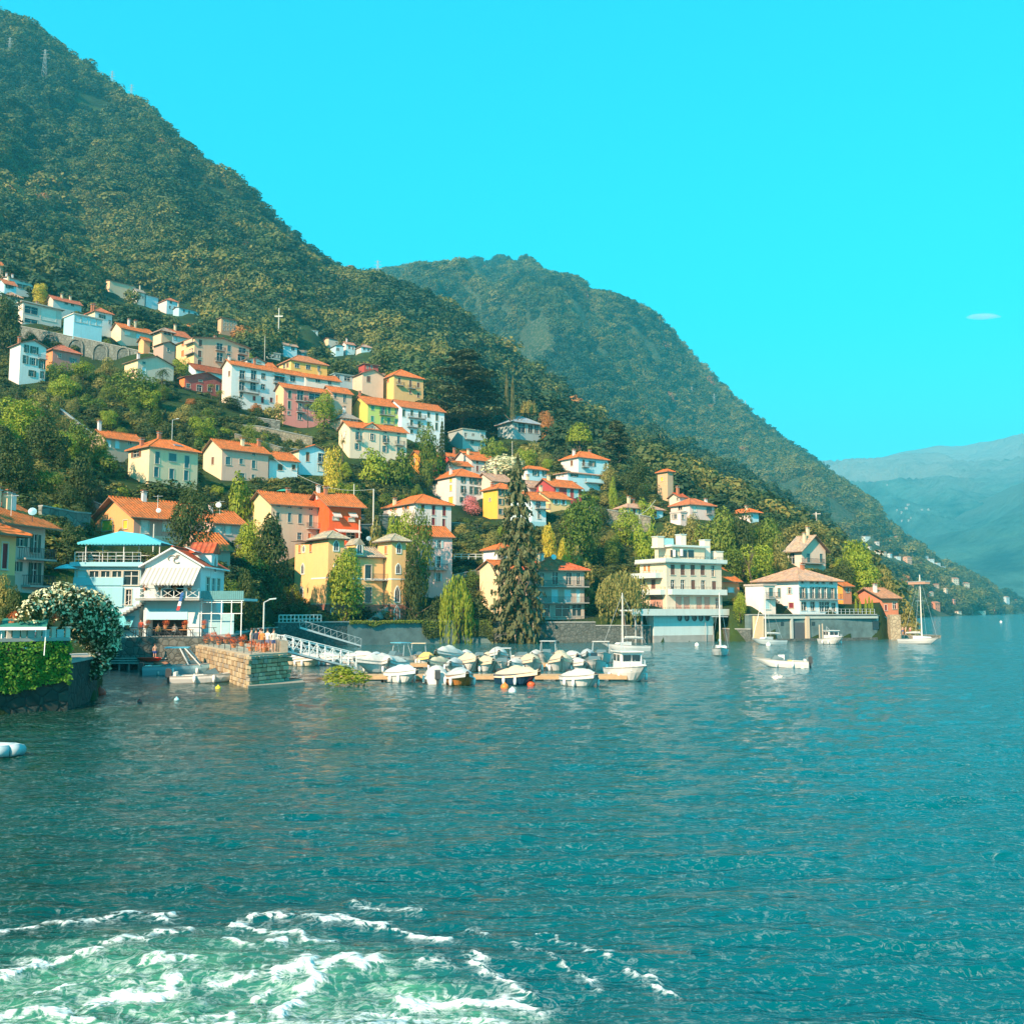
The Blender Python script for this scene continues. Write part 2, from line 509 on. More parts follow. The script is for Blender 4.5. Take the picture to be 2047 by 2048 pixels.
YS2 = [(560, 480), (1650, 520), (1700, 590), (1800, 800), (1900, 1100), (1960, 1400), (2047, 2000), (2120, 2700)]
def build_second():
 tg = np.linspace(tu(560), tu(2120), 420)
 sk = [(*azel(u, v), np.interp(u, *zip(*YR2))) for u, v in SKY2]
 e = np.interp(tg, [s[0] for s in sk], [s[1] for s in sk])
 yr = np.interp(tg, [s[0] for s in sk], [s[2] for s in sk])
 ys = np.interp(tg, [tu(u) for u, _ in YS2], [y for _, y in YS2])
 s = np.concatenate([[-0.02], np.linspace(0, 1, 150), [1.05, 1.12, 1.25, 1.45]])
 Yg = ys[:, None] + (yr - ys)[:, None] * s[None, :]
 Xg = tg[:, None] * Yg
 zr = HC + e * yr - np.interp(yr, [1700, 2200], [4, 9])
 prof = np.interp(s, [-0.02, 0, 0.03, 0.5, 1, 1.12, 1.45], [-0.05, 0.0, 0.02, 0.40, 1, 0.97, 0.6])
 Z = zr[:, None] * prof[None, :]
 Z[:, 0] = -6
 am = np.clip(s, 0, 1) * np.clip(1 - s, 0, 1) * 4
 g = fbm(Xg / 330 + Yg / 900, Yg / 700 - Xg / 1500, 5) - 0.5
 Z = Z + am[None, :] * np.clip(zr, 0, 900)[:, None] * 0.95 * g
 Z = np.minimum(Z, HC + e[:, None] * Yg - np.interp(yr, [1700, 2200], [4, 10])[:, None])
 Z[:, 1:] = np.maximum(Z[:, 1:], 0.4)
 me = gridmesh('wooded_mountain', Xg, Yg, Z, groundmat('wooded_mountain_ground', (0.02, 0.045, 0.02), (0.05, 0.075, 0.03), (0.16, 0.15, 0.09)))
 tag(link('wooded_mountain', me), kind='structure')
 def fn(x, y):
  t = x / y
  i = min(max((t - tg[0]) / (tg[1] - tg[0]), 0), len(tg) - 1.001)
  i0 = int(i); f = i - i0
  a = np.interp(y, Yg[i0], Z[i0]); b = np.interp(y, Yg[i0 + 1], Z[i0 + 1])
  return float(a * (1 - f) + b * f)
 return fn, (tg, ys, yr)
def build_far(name, sky, Yr, Ybase, cols, amp, seed):
 us = np.linspace(sky[0][0], sky[-1][0], 260)
 vsk = np.interp(us, *zip(*sky)) + 5 * (fbm(us / 60 + seed, us * 0 + seed, 4) - 0.5)
 te = np.array([azel(u, v) for u, v in zip(us, vsk)])
 s = np.concatenate([np.linspace(0, 1, 150), [1.06, 1.2]])
 Yg = Ybase + (Yr - Ybase) * s[None, :] + 0 * us[:, None]
 Xg = te[:, :1] * Yg
 prof = np.interp(s, [0, 0.5, 1, 1.2], [0, 0.45, 1, 0.8])
 zr = HC + te[:, 1:] * Yr
 Z = zr * prof[None, :] + (np.clip(s, 0, 1) * np.clip(1.0 - s, 0, 1) * 4)[None, :] * zr * amp * (1 - np.abs(2 * fbm(Xg / 900 + seed + Yg / 2600, Yg / 2100 + seed, 5) - 1) - 0.65)
 Z[:, 0] = -4
 Z[:, 1:] = np.maximum(Z[:, 1:], 0.5)
 m, n, b = newmat(name + '_cover')
 co = coord(n)
 sx = nd(n, 'SeparateXYZ')
 n.links.new(co, sx.inputs[0])
 ad = nd(n, 'Math', operation='MULTIPLY_ADD')
 n.links.new(noise(n, co, 0.0022, 6, 0.65), ad.inputs[0])
 ad.inputs[1].default_value = 700
 n.links.new(sx.outputs[2], ad.inputs[2])
 mp = nd(n, 'MapRange')
 n.links.new(ad.outputs[0], mp.inputs[0])
 mp.inputs[1].default_value, mp.inputs[2].default_value = cols[3], cols[4]
 c = mixc(n, ramp(n, noise(n, co, 0.004, 8, 0.72), [(0.38, (0, 0, 0)), (0.62, (1, 1, 1))]), tuple(x * .5 for x in cols[0]), tuple(x * 1.5 for x in cols[1]))
 c = mixc(n, mp.outputs[0], c, cols[2])
 n.links.new(c, b.inputs['Base Color'])
 b.inputs['Roughness'].default_value = 1
 bump(n, b, noise(n, co, 0.018, 8, 0.72), 1.0, 60)
 tag(link(name, gridmesh(name, Xg, Yg, Z, m)), kind='structure')
 return (us, Xg, Yg, Z)

# ------------------------------------------------------------------ lake
FOAM = [  # strokes of the wake, read in the strip (0,1780)-(1400,2048) at 1.3793
 ([(0, 140), (100, 115), (230, 95), (350, 85), (480, 82)], 7, .8), ([(680, 80), (770, 72), (860, 82), (960, 88), (1060, 105), (1130, 125), (1180, 155), (1240, 155)], 7, .85),
 ([(-20, 250), (100, 215), (200, 205), (280, 185)], 10, .95), ([(1490, 135), (1560, 160), (1640, 190), (1690, 210)], 5, .6), ([(1740, 230), (1800, 260), (1840, 290), (1870, 305)], 8, .85),
 ([(250, 320), (330, 290), (420, 290), (490, 260)], 24, 1.0), ([(600, 262), (700, 245)], 14, .9), ([(750, 250), (850, 215), (870, 260), (800, 320), (770, 350)], 20, 1.05), ([(890, 225), (950, 205), (1000, 225), (1050, 210)], 17, 1.0),
 ([(1120, 310), (1230, 310), (1330, 325), (1420, 315), (1480, 345)], 20, 1.1), ([(1310, 205), (1350, 240), (1420, 275), (1460, 300)], 11, .9), ([(620, 155), (720, 165), (800, 155)], 8, .8),
 ([(650, 100), (720, 118), (820, 120), (850, 145), (930, 148)], 9, .9), ([(980, 40), (1060, 50), (1160, 58)], 8, .6), ([(110, 290), (180, 280), (240, 260)], 8, .8), ([(1140, 225), (1240, 220)], 8, .7),
 ([(290, 155), (400, 150), (530, 120)], 9, .7), ([(690, 300), (750, 285)], 12, .9), ([(1090, 345), (1130, 375)], 12, .9), ([(-20, 355), (120, 340), (260, 365)], 20, .8), ([(520, 360), (640, 345)], 12, .7), ([(300, 240), (420, 215), (560, 205)], 10, .6),
 ([(1430, 165), (1510, 190), (1590, 250), (1640, 275)], 7, .55), ([(1290, 125), (1340, 128)], 6, .6), ([(960, 360), (1060, 340)], 14, .7)]
def build_lake():
 us = np.concatenate([np.linspace(-1500, -270, 40), np.linspace(-250, 2300, 580), np.linspace(2330, 3600, 40)])
 vv = np.concatenate([np.linspace(3600, 2150, 24), np.linspace(2130, 1262, 560), np.linspace(1260, 1232, 40), np.linspace(1231, 1222.85, 24)])
 b = (V0 - vv) / F
 dy, dz = CP - b * SP, SP + b * CP
 Yr = -HC / dz * dy
 U, V = np.meshgrid(us, vv)
 Yg = np.broadcast_to(Yr[:, None], U.shape)
 Xg = (U - U0) / F / dy[:, None] * Yg
 ang = 0.12
 xr, yr = Xg * math.cos(ang) + Yg * math.sin(ang), -Xg * math.sin(ang) + Yg * math.cos(ang)
 wv = lambda a: 1 - np.abs(2 * a - 1)
 Z = 0.22 * (wv(fbm(xr / 7.5, yr / 3.0, 3)) - 0.6) + 0.15 * (wv(fbm(xr / 2.2 + 50, yr / 1.0, 3)) - 0.6) + 0.07 * (fbm(xr / 0.7, yr / 0.4 + 30, 2) - 0.5)
 Z = Z * np.interp(Yg, [0, 150, 400, 2000], [1, 0.8, 0.5, 0.0])
 # the wake: foam and aerated water, attached to the water surface
 tx, ty = U * 1.3793, (V - 1780) * 1.3793
 n1, n2 = fbm(tx / 45, ty / 16, 4) - 0.5, fbm(tx / 45 + 40, ty / 16 + 9, 4) - 0.5
 wx, wy = tx + 70 * n1, ty + 34 * n2
 foam = np.zeros_like(U)
 sel = (V > 1745) & (U < 1480) & (U > -300)
 for pts, wd, st in FOAM:
  d = np.full(U.shape, 1e9)
  for (ax, ay), (bx, by) in zip(pts[:-1], pts[1:]):
   ex, ey = bx - ax, (by - ay)
   k = np.clip(((wx - ax) * ex + (wy - ay) * ey) / (ex * ex + ey * ey), 0, 1)
   d = np.minimum(d, np.hypot((wx - ax - k * ex) * 0.8, wy - ay - k * ey))
  brk = np.clip(0.25 + 1.5 * fbm(tx / 34 + wd, ty / 14 + st * 7, 3) - 0.1, 0, 1)
  foam = np.maximum(foam, brk * st * (0.55 * np.exp(-(d / (wd * 0.5)) ** 2) + 0.36 * np.exp(-(d / (wd * 1.9)) ** 2)))
 edge = np.interp(tx, [-300, 0, 250, 500, 800, 1100, 1300, 1450, 1560, 1700], [150, 150, 105, 95, 95, 150, 235, 280, 350, 460])
 aer = np.clip((ty - edge) / 130, 0, 1) * np.clip((1640 - tx) / 130, 0, 1)
 aer = np.clip(aer * (0.35 + 1.3 * fbm(wx / 160, wy / 70, 4)), 0, 1)
 foam = np.clip(np.maximum(foam, aer * 0.36 * fbm(wx / 30, wy / 14, 3)) * sel, 0, 1.2)
 foam = np.where((V > 2048), np.maximum(foam, 0.45 * aer), foam)
 Z = Z + 0.07 * foam + aer * 0.13 * (fbm(Xg / 0.5, Yg / 0.5, 4) - 0.5)
 m, n, bs = newmat('lake_water')
 af, aa = nd(n, 'Attribute', attribute_name='foam'), nd(n, 'Attribute', attribute_name='aer')
 co = coord(n)
 mp = nd(n, 'Mapping')
 mp.inputs['Rotation'].default_value = (0, 0, -ang)
 mp.inputs['Scale'].default_value = (0.38, 1.4, 1)
 n.links.new(co, mp.inputs[0])
 fine = noise(n, mp.outputs[0], 2.6, 5, 0.6)
 mid = noise(n, mp.outputs[0], 0.7, 3, 0.5)
 ad = nd(n, 'Math', operation='MULTIPLY_ADD')
 n.links.new(mid, ad.inputs[0]); ad.inputs[1].default_value = 2.2
 n.links.new(fine, ad.inputs[2])
 lace = noise(n, co, 7.0, 8, 0.8)
 wn = nd(n, 'TexNoise', i_Scale=2.6, i_Detail=6, i_Roughness=0.62, i_Distortion=1.4)
 n.links.new(co, wn.inputs['Vector'])
 net = ramp(n, wn.outputs[0], [(0.30, (0, 0, 0)), (0.49, (1, 1, 1)), (0.52, (1, 1, 1)), (0.70, (0, 0, 0))])
 nl = mixc(n, 0.55, net, lace)
 f2 = nd(n, 'Math', operation='MULTIPLY_ADD')
 n.links.new(af.outputs['Fac'], f2.inputs[0]); f2.inputs[1].default_value = 0.57
 n.links.new(nl, f2.inputs[2])
 fm = ramp(n, f2.outputs[0], [(0.70, (0, 0, 0)), (0.84, (0.30,) * 3), (1.06, (0.95,) * 3)])
 swirl = noise(n, co, 1.6, 5, 0.7)
 a2 = nd(n, 'Math', operation='MULTIPLY')
 n.links.new(aa.outputs['Fac'], a2.inputs[0])
 n.links.new(ramp(n, swirl, [(0.3, (0.35,) * 3), (0.68, (1, 1, 1))]), a2.inputs[1])
 hill_refl = nd(n, 'Attribute', attribute_name='green')
 body = mixc(n, hill_refl.outputs['Fac'], (0.0, 0.094, 0.110), (0.0, 0.034, 0.022))  # dark green variant paints the hill's reflection into the water colour
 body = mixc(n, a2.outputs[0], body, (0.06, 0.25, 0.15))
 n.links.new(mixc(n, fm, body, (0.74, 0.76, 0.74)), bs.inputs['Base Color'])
 rr = nd(n, 'MapRange')
 n.links.new(fm, rr.inputs[0]); rr.inputs[3].default_value, rr.inputs[4].default_value = 0.07, 0.85
 n.links.new(rr.outputs[0], bs.inputs['Roughness'])
 bs.inputs['IOR'].default_value = 1.33
 bs.inputs['Specular IOR Level'].default_value = 0.5
 bump(n, bs, ad.outputs[0], 0.9, 0.13)
 rc = U.shape
 q = (foam + aer)
 wk = (q[:-1, :-1] + q[1:, 1:] + q[1:, :-1] + q[:-1, 1:]) > 0.30
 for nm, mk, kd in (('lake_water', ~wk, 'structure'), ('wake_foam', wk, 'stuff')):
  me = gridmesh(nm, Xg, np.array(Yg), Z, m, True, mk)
  for an, arr in (('foam', foam), ('aer', aer), ('green', np.clip(np.clip((3.0 - Xg - 0.02 * Yg) / 22, 0, 1) * np.clip((130 - Yg) / 60, 0, 1) * (0.5 + fbm(Xg / 9, Yg / 9, 3)), 0, 1))):  # green masks the painted dark reflection of the hill on the left
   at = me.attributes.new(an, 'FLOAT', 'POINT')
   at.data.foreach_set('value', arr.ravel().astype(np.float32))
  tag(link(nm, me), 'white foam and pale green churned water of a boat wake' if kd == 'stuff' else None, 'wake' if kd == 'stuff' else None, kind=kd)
# ------------------------------------------------------------------ crowns
def leaf_cards(pts, nrm, size, rng, flat=0.5):
 """little bent leaf sprays (two triangles each) at pts facing nrm"""
 n = len(pts)
 nr = nrm + rng.normal(0, flat, (n, 3))
 nr /= np.linalg.norm(nr, axis=1)[:, None] + 1e-9
 a = np.cross(nr, rng.normal(0, 1, (n, 3)))
 a /= np.linalg.norm(a, axis=1)[:, None] + 1e-9
 b = np.cross(nr, a)
 s = size * rng.uniform(0.6, 1.35, (n, 1))
 v = np.stack([pts - a * s, pts - b * s * 0.62 + nr * s * 0.25, pts + a * s, pts + b * s * 0.62 + nr * s * 0.25], 1).reshape(-1, 3)
 f = np.arange(n * 4).reshape(n, 4)
 return v, f
def mesh_np(name, v, f, mats, mi=None):
 me = bpy.data.meshes.new(name)
 v, f = np.asarray(v, np.float32), np.asarray(f, np.int32)
 k = f.shape[1]
 me.vertices.add(len(v)); me.vertices.foreach_set('co', v.ravel())
 me.loops.add(f.size); me.loops.foreach_set('vertex_index', f.ravel())
 me.polygons.add(len(f))
 me.polygons.foreach_set('loop_start', np.arange(0, f.size, k, dtype=np.int32))
 me.polygons.foreach_set('loop_total', np.full(len(f), k, np.int32))
 for m_ in mats: me.materials.append(m_)
 if mi is not None: me.polygons.foreach_set('material_index', np.asarray(mi, np.int32))
 me.update(calc_edges=True)
 return me
def sph(rng, n):
 p = rng.normal(0, 1, (n, 3))
 return p / np.linalg.norm(p, axis=1)[:, None]
def crown_pts(kind, n, rng):
 """points and outward normals of a unit crown: radius 0.5, z 0..1"""
 if kind in ('round', 'oval', 'bush', 'spread'):
  nb = {'round': 15, 'oval': 17, 'bush': 9, 'spread': 16}[kind]
  C, Rr = [], []
  for i in range(nb):
   d = sph(rng, 1)[0]
   d[2] = abs(d[2]) if kind == 'bush' else d[2]
   k = rng.uniform(0.55, 0.95)
   c = np.array([d[0] * 0.33 * k, d[1] * 0.33 * k, 0.5 + d[2] * 0.34 * k])
   if kind == 'oval':
    tap = np.interp(c[2], [0.1, 0.35, 0.9], [0.75, 1, 0.5]); c[:2] *= tap
   if kind == 'spread':
    c[2] = 0.62 + 0.25 * d[2] * k; c[:2] *= 1.15
   C.append(c); Rr.append(rng.uniform(0.13, 0.23) * (0.85 if kind == 'oval' else 1))
  C.append(np.array([0, 0, 0.5])); Rr.append(0.3)
  C, Rr = np.array(C), np.array(Rr)
  w_ = Rr ** 2 / (Rr ** 2).sum()
  ib = rng.choice(len(C), n, p=w_)
  d = sph(rng, n)
  d[:, 2] = np.where(rng.random(n) < 0.65, np.abs(d[:, 2]), d[:, 2])
  r = Rr[ib] * rng.uniform(0.82, 1.1, n)
  p = C[ib] + d * r[:, None] * np.array([1, 1, 0.85])
  return p, d
 if kind == 'conifer':
  h = rng.beta(1.1, 1.6, n)
  lay = np.round(h * 15) / 15
  rad = 0.5 * (1 - lay) ** 0.62 * (0.72 + 0.28 * np.minimum(1, lay * 4)) * rng.uniform(0.65, 1.05, n)
  na = 8
  th = (rng.integers(0, na, n) + lay * 37 % 1 + rng.normal(0, 0.11, n)) * 2 * math.pi / na
  u = np.sqrt(rng.random(n))
  p = np.stack([np.cos(th) * rad * u, np.sin(th) * rad * u, lay * 0.97 + 0.03 - 0.16 * u * rad + rng.normal(0, 0.012, n)], 1)
  return p, np.stack([np.cos(th) * 0.4, np.sin(th) * 0.4, np.full(n, 0.7)], 1)
 if kind == 'cedar':
  nb = 46
  zc = rng.uniform(0.12, 0.97, nb)
  th = rng.uniform(0, 2 * math.pi, nb)
  rr = np.interp(zc, [0, 0.2, 0.6, 0.85, 1], [0.42, 0.44, 0.36, 0.22, 0.03]) * rng.uniform(0.35, 1.0, nb)
  ib = rng.integers(0, nb, n)
  d = sph(rng, n)
  sz = np.interp(zc, [0, 0.7, 1], [0.19, 0.15, 0.08])[ib]
  p = np.stack([np.cos(th[ib]) * rr[ib] + d[:, 0] * sz, np.sin(th[ib]) * rr[ib] + d[:, 1] * sz, zc[ib] + d[:, 2] * 0.022 - 0.12 * (d[:, 0] ** 2 + d[:, 1] ** 2) * sz], 1)
  return p, np.stack([d[:, 0] * 0.3, d[:, 1] * 0.3, np.ones(n)], 1)
 if kind == 'cypress':
  h = rng.random(n) ** 0.9
  rad = 0.5 * np.interp(h, [0, 0.15, 0.5, 0.85, 1], [0.6, 0.95, 1, 0.6, 0.05]) * rng.uniform(0.7, 1.05, n)
  th = rng.uniform(0, 2 * math.pi, n)
  return np.stack([np.cos(th) * rad, np.sin(th) * rad, h], 1), np.stack([np.cos(th), np.sin(th), np.full(n, 0.5)], 1)
 if kind == 'umbrella':
  d = sph(rng, n); d[:, 2] = np.abs(d[:, 2])
  k = rng.uniform(0.8, 1.0, n)
  lump = 1 + 0.12 * np.sin(d[:, 0] * 9) * np.sin(d[:, 1] * 9 + 1)
  p = np.stack([d[:, 0] * 0.5 * k * lump, d[:, 1] * 0.5 * k * lump, 0.25 + d[:, 2] * 0.7 * k * lump], 1)
  return p, d
def make_crown(kind, n, size, mat, seed):
 rng = np.random.default_rng(seed)
 p, nr = crown_pts(kind, n, rng)
 if kind in ('round', 'oval', 'bush', 'spread'):
  p[:, :2] *= 0.5 / np.percentile(np.hypot(p[:, 0], p[:, 1]), 96)
  lo_, hi_ = np.percentile(p[:, 2], 2), np.percentile(p[:, 2], 98.5)
  p[:, 2] = (p[:, 2] - lo_) / (hi_ - lo_)
 v, f = leaf_cards(p, nr, size, rng, 0.3 if kind in ('cedar', 'conifer') else 0.36)
 # a ragged inner mass so that the far side does not shine through everywhere
 return mesh_np(kind + '_crown', v, f, [mat])
def make_willow(mat, seed, n=260):
 rng = np.random.default_rng(seed)
 vs, fs = [], []
 for i in range(n):
  th, r = rng.uniform(0, 6.283), 0.5 * math.sqrt(rng.random())
  z0 = 0.99 - 0.34 * (r / 0.5) ** 2.5 * rng.uniform(0.5, 1.1) + 0.05 * math.sin(th * 5)
  ln = z0 * (0.30 + 0.62 * rng.random() ** 1.6) * (1.0 + 0.18 * math.sin(th * 4 + 1))
  x, y = r * math.cos(th), r * math.sin(th)
  w_ = 0.016
  seg = 8
  for k in range(seg):
   z = z0 - ln * k / seg
   ox, oy = 0.05 * math.cos(th) * min(1, k / 3) + rng.normal(0, 0.006), 0.05 * math.sin(th) * min(1, k / 3) + rng.normal(0, 0.006)
   a = rng.uniform(0, 6.28)
   b = len(vs)
   hh = ln / seg * 0.75
   vs += [(x + ox - w_ * math.cos(a), y + oy - w_ * math.sin(a), z), (x + ox + 0.5 * w_, y + oy, z - hh), (x + ox + w_ * math.cos(a), y + oy + w_ * math.sin(a), z - 0.01), (x + ox, y + oy - 0.4 * w_, z + 0.02)]
   fs.append((b, b + 1, b + 2, b + 3))
 return mesh_np('weeping_crown', vs, fs, [mat])
def make_palm(mat, seed):
 rng = np.random.default_rng(seed)
 vs, fs = [], []
 for i in range(22):
  th, up = i * 2.4 + rng.uniform(-.2, .2), rng.uniform(-0.35, 0.9)
  pr = []
  L = 0.5 * rng.uniform(0.8, 1.05)
  for k in range(6):
   s = k / 5
   pr.append((math.cos(th) * L * s, math.sin(th) * L * s, 0.5 + L * (up * s - 0.9 * s * s)))
  sx, sy = -math.sin(th), math.cos(th)
  for k in range(5):
   for sd in (-1, 1):
    for q in range(2):
     a, b_ = Vector(pr[k]), Vector(pr[k + 1])
     m0 = a.lerp(b_, q * 0.5)
     w_ = 0.13 * math.sin(math.pi * (0.15 + 0.8 * (k + q * .5) / 5))
     tip = m0 + Vector((sx * sd * w_, sy * sd * w_, -0.05)) + (b_ - a) * 0.5
     c = len(vs)
     vs += [tuple(m0), tuple(m0.lerp(b_, 0.35)), tuple(tip), tuple(tip - Vector((0, 0, 0.006)))]
     fs.append((c, c + 1, c + 2, c + 3))
 return mesh_np('palm_crown', vs, fs, [mat])
def trunk_mesh(seed, lean=0.04, limbs=5):
 rng = random.Random(seed)
 m = MB()
 pts = [(0, 0, -0.12)] + [(lean * rng.uniform(-1, 1) * k, lean * rng.uniform(-1, 1) * k, k / 4) for k in range(1, 5)]
 rs = [0.055, 0.042, 0.034, 0.027, 0.02]
 for a, b, r1, r2 in zip(pts[:-1], pts[1:], rs[:-1], rs[1:]): m.bar(a, b, r1, BARK, 7, r2)
 for i in range(limbs):
  t = rng.uniform(0.55, 0.98)
  a = Vector(pts[int(t * 4)]).lerp(Vector(pts[min(4, int(t * 4) + 1)]), t * 4 % 1)
  th = rng.uniform(0, 6.28)
  m.bar(a, a + Vector((math.cos(th) * 0.3, math.sin(th) * 0.3, rng.uniform(0.15, 0.4))), 0.018, BARK, 5, 0.006)
 return m.mesh('trunk', True)
LEAF = {
 'dark': leafmat('dark_green_leaves', (0.020, 0.042, 0.012), (0.062, 0.095, 0.02), (0.075, 0.10, 0.025)),
 'mid': leafmat('mid_green_leaves', (0.04, 0.085, 0.012), (0.14, 0.205, 0.025), (0.18, 0.215, 0.03)),
 'lime': leafmat('yellow_green_leaves', (0.10, 0.15, 0.012), (0.31, 0.35, 0.03), (0.28, 0.34, 0.03)),
 'olive': leafmat('olive_green_leaves', (0.11, 0.12, 0.03), (0.29, 0.26, 0.07), (0.32, 0.26, 0.07)),
 'rust': leafmat('rust_coloured_leaves', (0.26, 0.10, 0.03), (0.52, 0.22, 0.06), (0.45, 0.2, 0.06)),
 'pink': leafmat('pink_blossom_leaves', (0.55, 0.12, 0.13), (0.80, 0.30, 0.29), (0.65, 0.22, 0.22)),
 'yellow': leafmat('yellow_leaves', (0.36, 0.30, 0.02), (0.65, 0.5, 0.06), (0.55, 0.44, 0.05)),
 'conifer': leafmat('conifer_needles', (0.03, 0.05, 0.018), (0.13, 0.145, 0.055), (0.15, 0.15, 0.065), 0.15),
 'cream': leafmat('pale_blossom', (0.55, 0.5, 0.25), (0.85, 0.8, 0.55), (0.7, 0.66, 0.4)),
 'darkwood': leafmat('shady_woodland_leaves', (0.008, 0.030, 0.016), (0.034, 0.072, 0.030), (0.055, 0.09, 0.035), 0.1),
 'goldwood': leafmat('golden_woodland_leaves', (0.045, 0.062, 0.012), (0.17, 0.185, 0.035), (0.29, 0.24, 0.055), 0.12),
 'forest': leafmat('woodland_leaves', (0.014, 0.044, 0.016), (0.068, 0.112, 0.03), (0.16, 0.17, 0.045), 0.12),
}
# ------------------------------------------------------------------ the woods on the mountains (nobody could count these)
def scatter(name, pts, sc, protos, label, seed, pick=None):
 """one object: crowns set on points by geometry nodes"""
 rng = np.random.default_rng(seed)
 me = bpy.data.meshes.new(name)
 me.vertices.add(len(pts)); me.vertices.foreach_set('co', np.asarray(pts, np.float32).ravel())
 for an, typ, arr, key in (('rz', 'FLOAT', rng.uniform(0, 6.28, len(pts)), 'value'), ('pick', 'INT', pick if pick is not None else rng.integers(0, len(protos), len(pts)), 'value'), ('sc', 'FLOAT_VECTOR', sc, 'vector')):
  at = me.attributes.new(an, typ, 'POINT')
  at.data.foreach_set(key, np.asarray(arr).astype(np.int32 if typ == 'INT' else np.float32).ravel())
 me.update()
 o = link(name, me)
 g = bpy.data.node_groups.new(name, 'GeometryNodeTree')
 g.interface.new_socket('Geometry', in_out='INPUT', socket_type='NodeSocketGeometry')
 g.interface.new_socket('Geometry', in_out='OUTPUT', socket_type='NodeSocketGeometry')
 N = lambda t: g.nodes.new(t)
 gi, go, iop, m2p, jn = N('NodeGroupInput'), N('NodeGroupOutput'), N('GeometryNodeInstanceOnPoints'), N('GeometryNodeMeshToPoints'), N('GeometryNodeJoinGeometry')
 L = g.links.new
 L(gi.outputs[0], m2p.inputs[0]); L(m2p.outputs[0], iop.inputs['Points'])
 for p in reversed(protos):
  oi = N('GeometryNodeObjectInfo')
  oi.inputs['Object'].default_value = p
  oi.inputs['As Instance'].default_value = True
  L(oi.outputs['Geometry'], jn.inputs[0])
 L(jn.outputs[0], iop.inputs['Instance'])
 iop.inputs['Pick Instance'].default_value = True
 def attr(nm, typ):
  a = N('GeometryNodeInputNamedAttribute'); a.data_type = typ; a.inputs[0].default_value = nm
  return a.outputs[0]
 L(attr('pick', 'INT'), iop.inputs['Instance Index'])
 cx = N('ShaderNodeCombineXYZ'); L(attr('rz', 'FLOAT'), cx.inputs[2])
 er = N('FunctionNodeEulerToRotation'); L(cx.outputs[0], er.inputs[0]); L(er.outputs[0], iop.inputs['Rotation'])
 L(attr('sc', 'FLOAT_VECTOR'), iop.inputs['Scale'])
 L(iop.outputs[0], go.inputs[0])
 o.modifiers.new('crowns', 'NODES').node_group = g
 return tag(o, label, 'woodland', kind='stuff')
# ------------------------------------------------------------------ houses
WHITE, CREAM, YELL, OCHRE, PINK, APRI = (0.72, 0.70, 0.68), (0.74, 0.64, 0.42), (0.80, 0.52, 0.14), (0.72, 0.50, 0.24), (0.72, 0.28, 0.24), (0.74, 0.47, 0.32)
BEIGE, BLUEW_SHADE, ORANGE, MAROON, GREY, GREEN, STONE, PALEP, TERRA = (0.62, 0.51, 0.37), (0.46, 0.68, 0.76), (0.82, 0.12, 0.025), (0.40, 0.055, 0.06), (0.42, 0.41, 0.36), (0.50, 0.60, 0.17), (0.48, 0.38, 0.26), (0.72, 0.57, 0.54), (0.70, 0.26, 0.14)  # the pale blue also stands for blue shade painted on white fronts
ROOF, ROOFP, ROOFD = (0.72, 0.165, 0.035), (0.56, 0.30, 0.19), (0.40, 0.08, 0.03)
SLATE = (0.30, 0.26, 0.22)
SHUT = {'g': plain('dark_green_shutter', (0.05, 0.12, 0.10), 0.7), 't': plain('teal_shutter', (0.07, 0.19, 0.21), 0.7), 'b': plain('brown_shutter', (0.20, 0.09, 0.05), 0.7), 'r': plain('dark_red_shutter', (0.22, 0.03, 0.04), 0.7),
  'o': plain('orange_wood_shutter', (0.66, 0.20, 0.05), 0.7), 'y': plain('yellow_shutter', (0.72, 0.52, 0.06), 0.7), 'w': plain('white_shutter', (0.70, 0.68, 0.62), 0.7), 'l': plain('pale_blue_shutter', (0.40, 0.60, 0.62), 0.7),
  'e': plain('emerald_shutter', (0.05, 0.30, 0.20), 0.7), 's': plain('salmon_roller_blind', (0.55, 0.30, 0.23), 0.7), 'c': BLIND, 'n': plain('brown_blind', (0.17, 0.08, 0.06), 0.6)}
WMESH = {}
def window_meshes(w, h, arch=False):
 key = (round(w * 5), round(h * 5), arch)
 if key in WMESH: return WMESH[key]
 fr, pa, sh, cl = MB(), MB(), MB(), MB()
 t = 0.11
 fr.box(-w / 2 - t, -w / 2, -0.05, 0.14, -h / 2, h / 2, STONEFR)
 fr.box(w / 2, w / 2 + t, -0.05, 0.14, -h / 2, h / 2, STONEFR)
 fr.box(-w / 2 - t, w / 2 + t, -0.055, 0.14, h / 2, h / 2 + t, STONEFR)
 fr.box(-w / 2 - t - 0.05, w / 2 + t + 0.05, -0.12, 0.14, -h / 2 - 0.1, -h / 2, STONEFR)
 fr.box(-0.035, 0.035, 0.09, 0.13, -h / 2, h / 2, FRAME)
 if h > 1.1: fr.box(-w / 2, w / 2, 0.095, 0.125, h * 0.12, h * 0.12 + 0.06, FRAME)
 pa.box(-w / 2, w / 2, 0.14, 0.17, -h / 2, h / 2, GLASS)
 WMESH[key] = (fr.mesh('window'), pa.mesh('pane'))
 return WMESH[key]
SMESH = {}
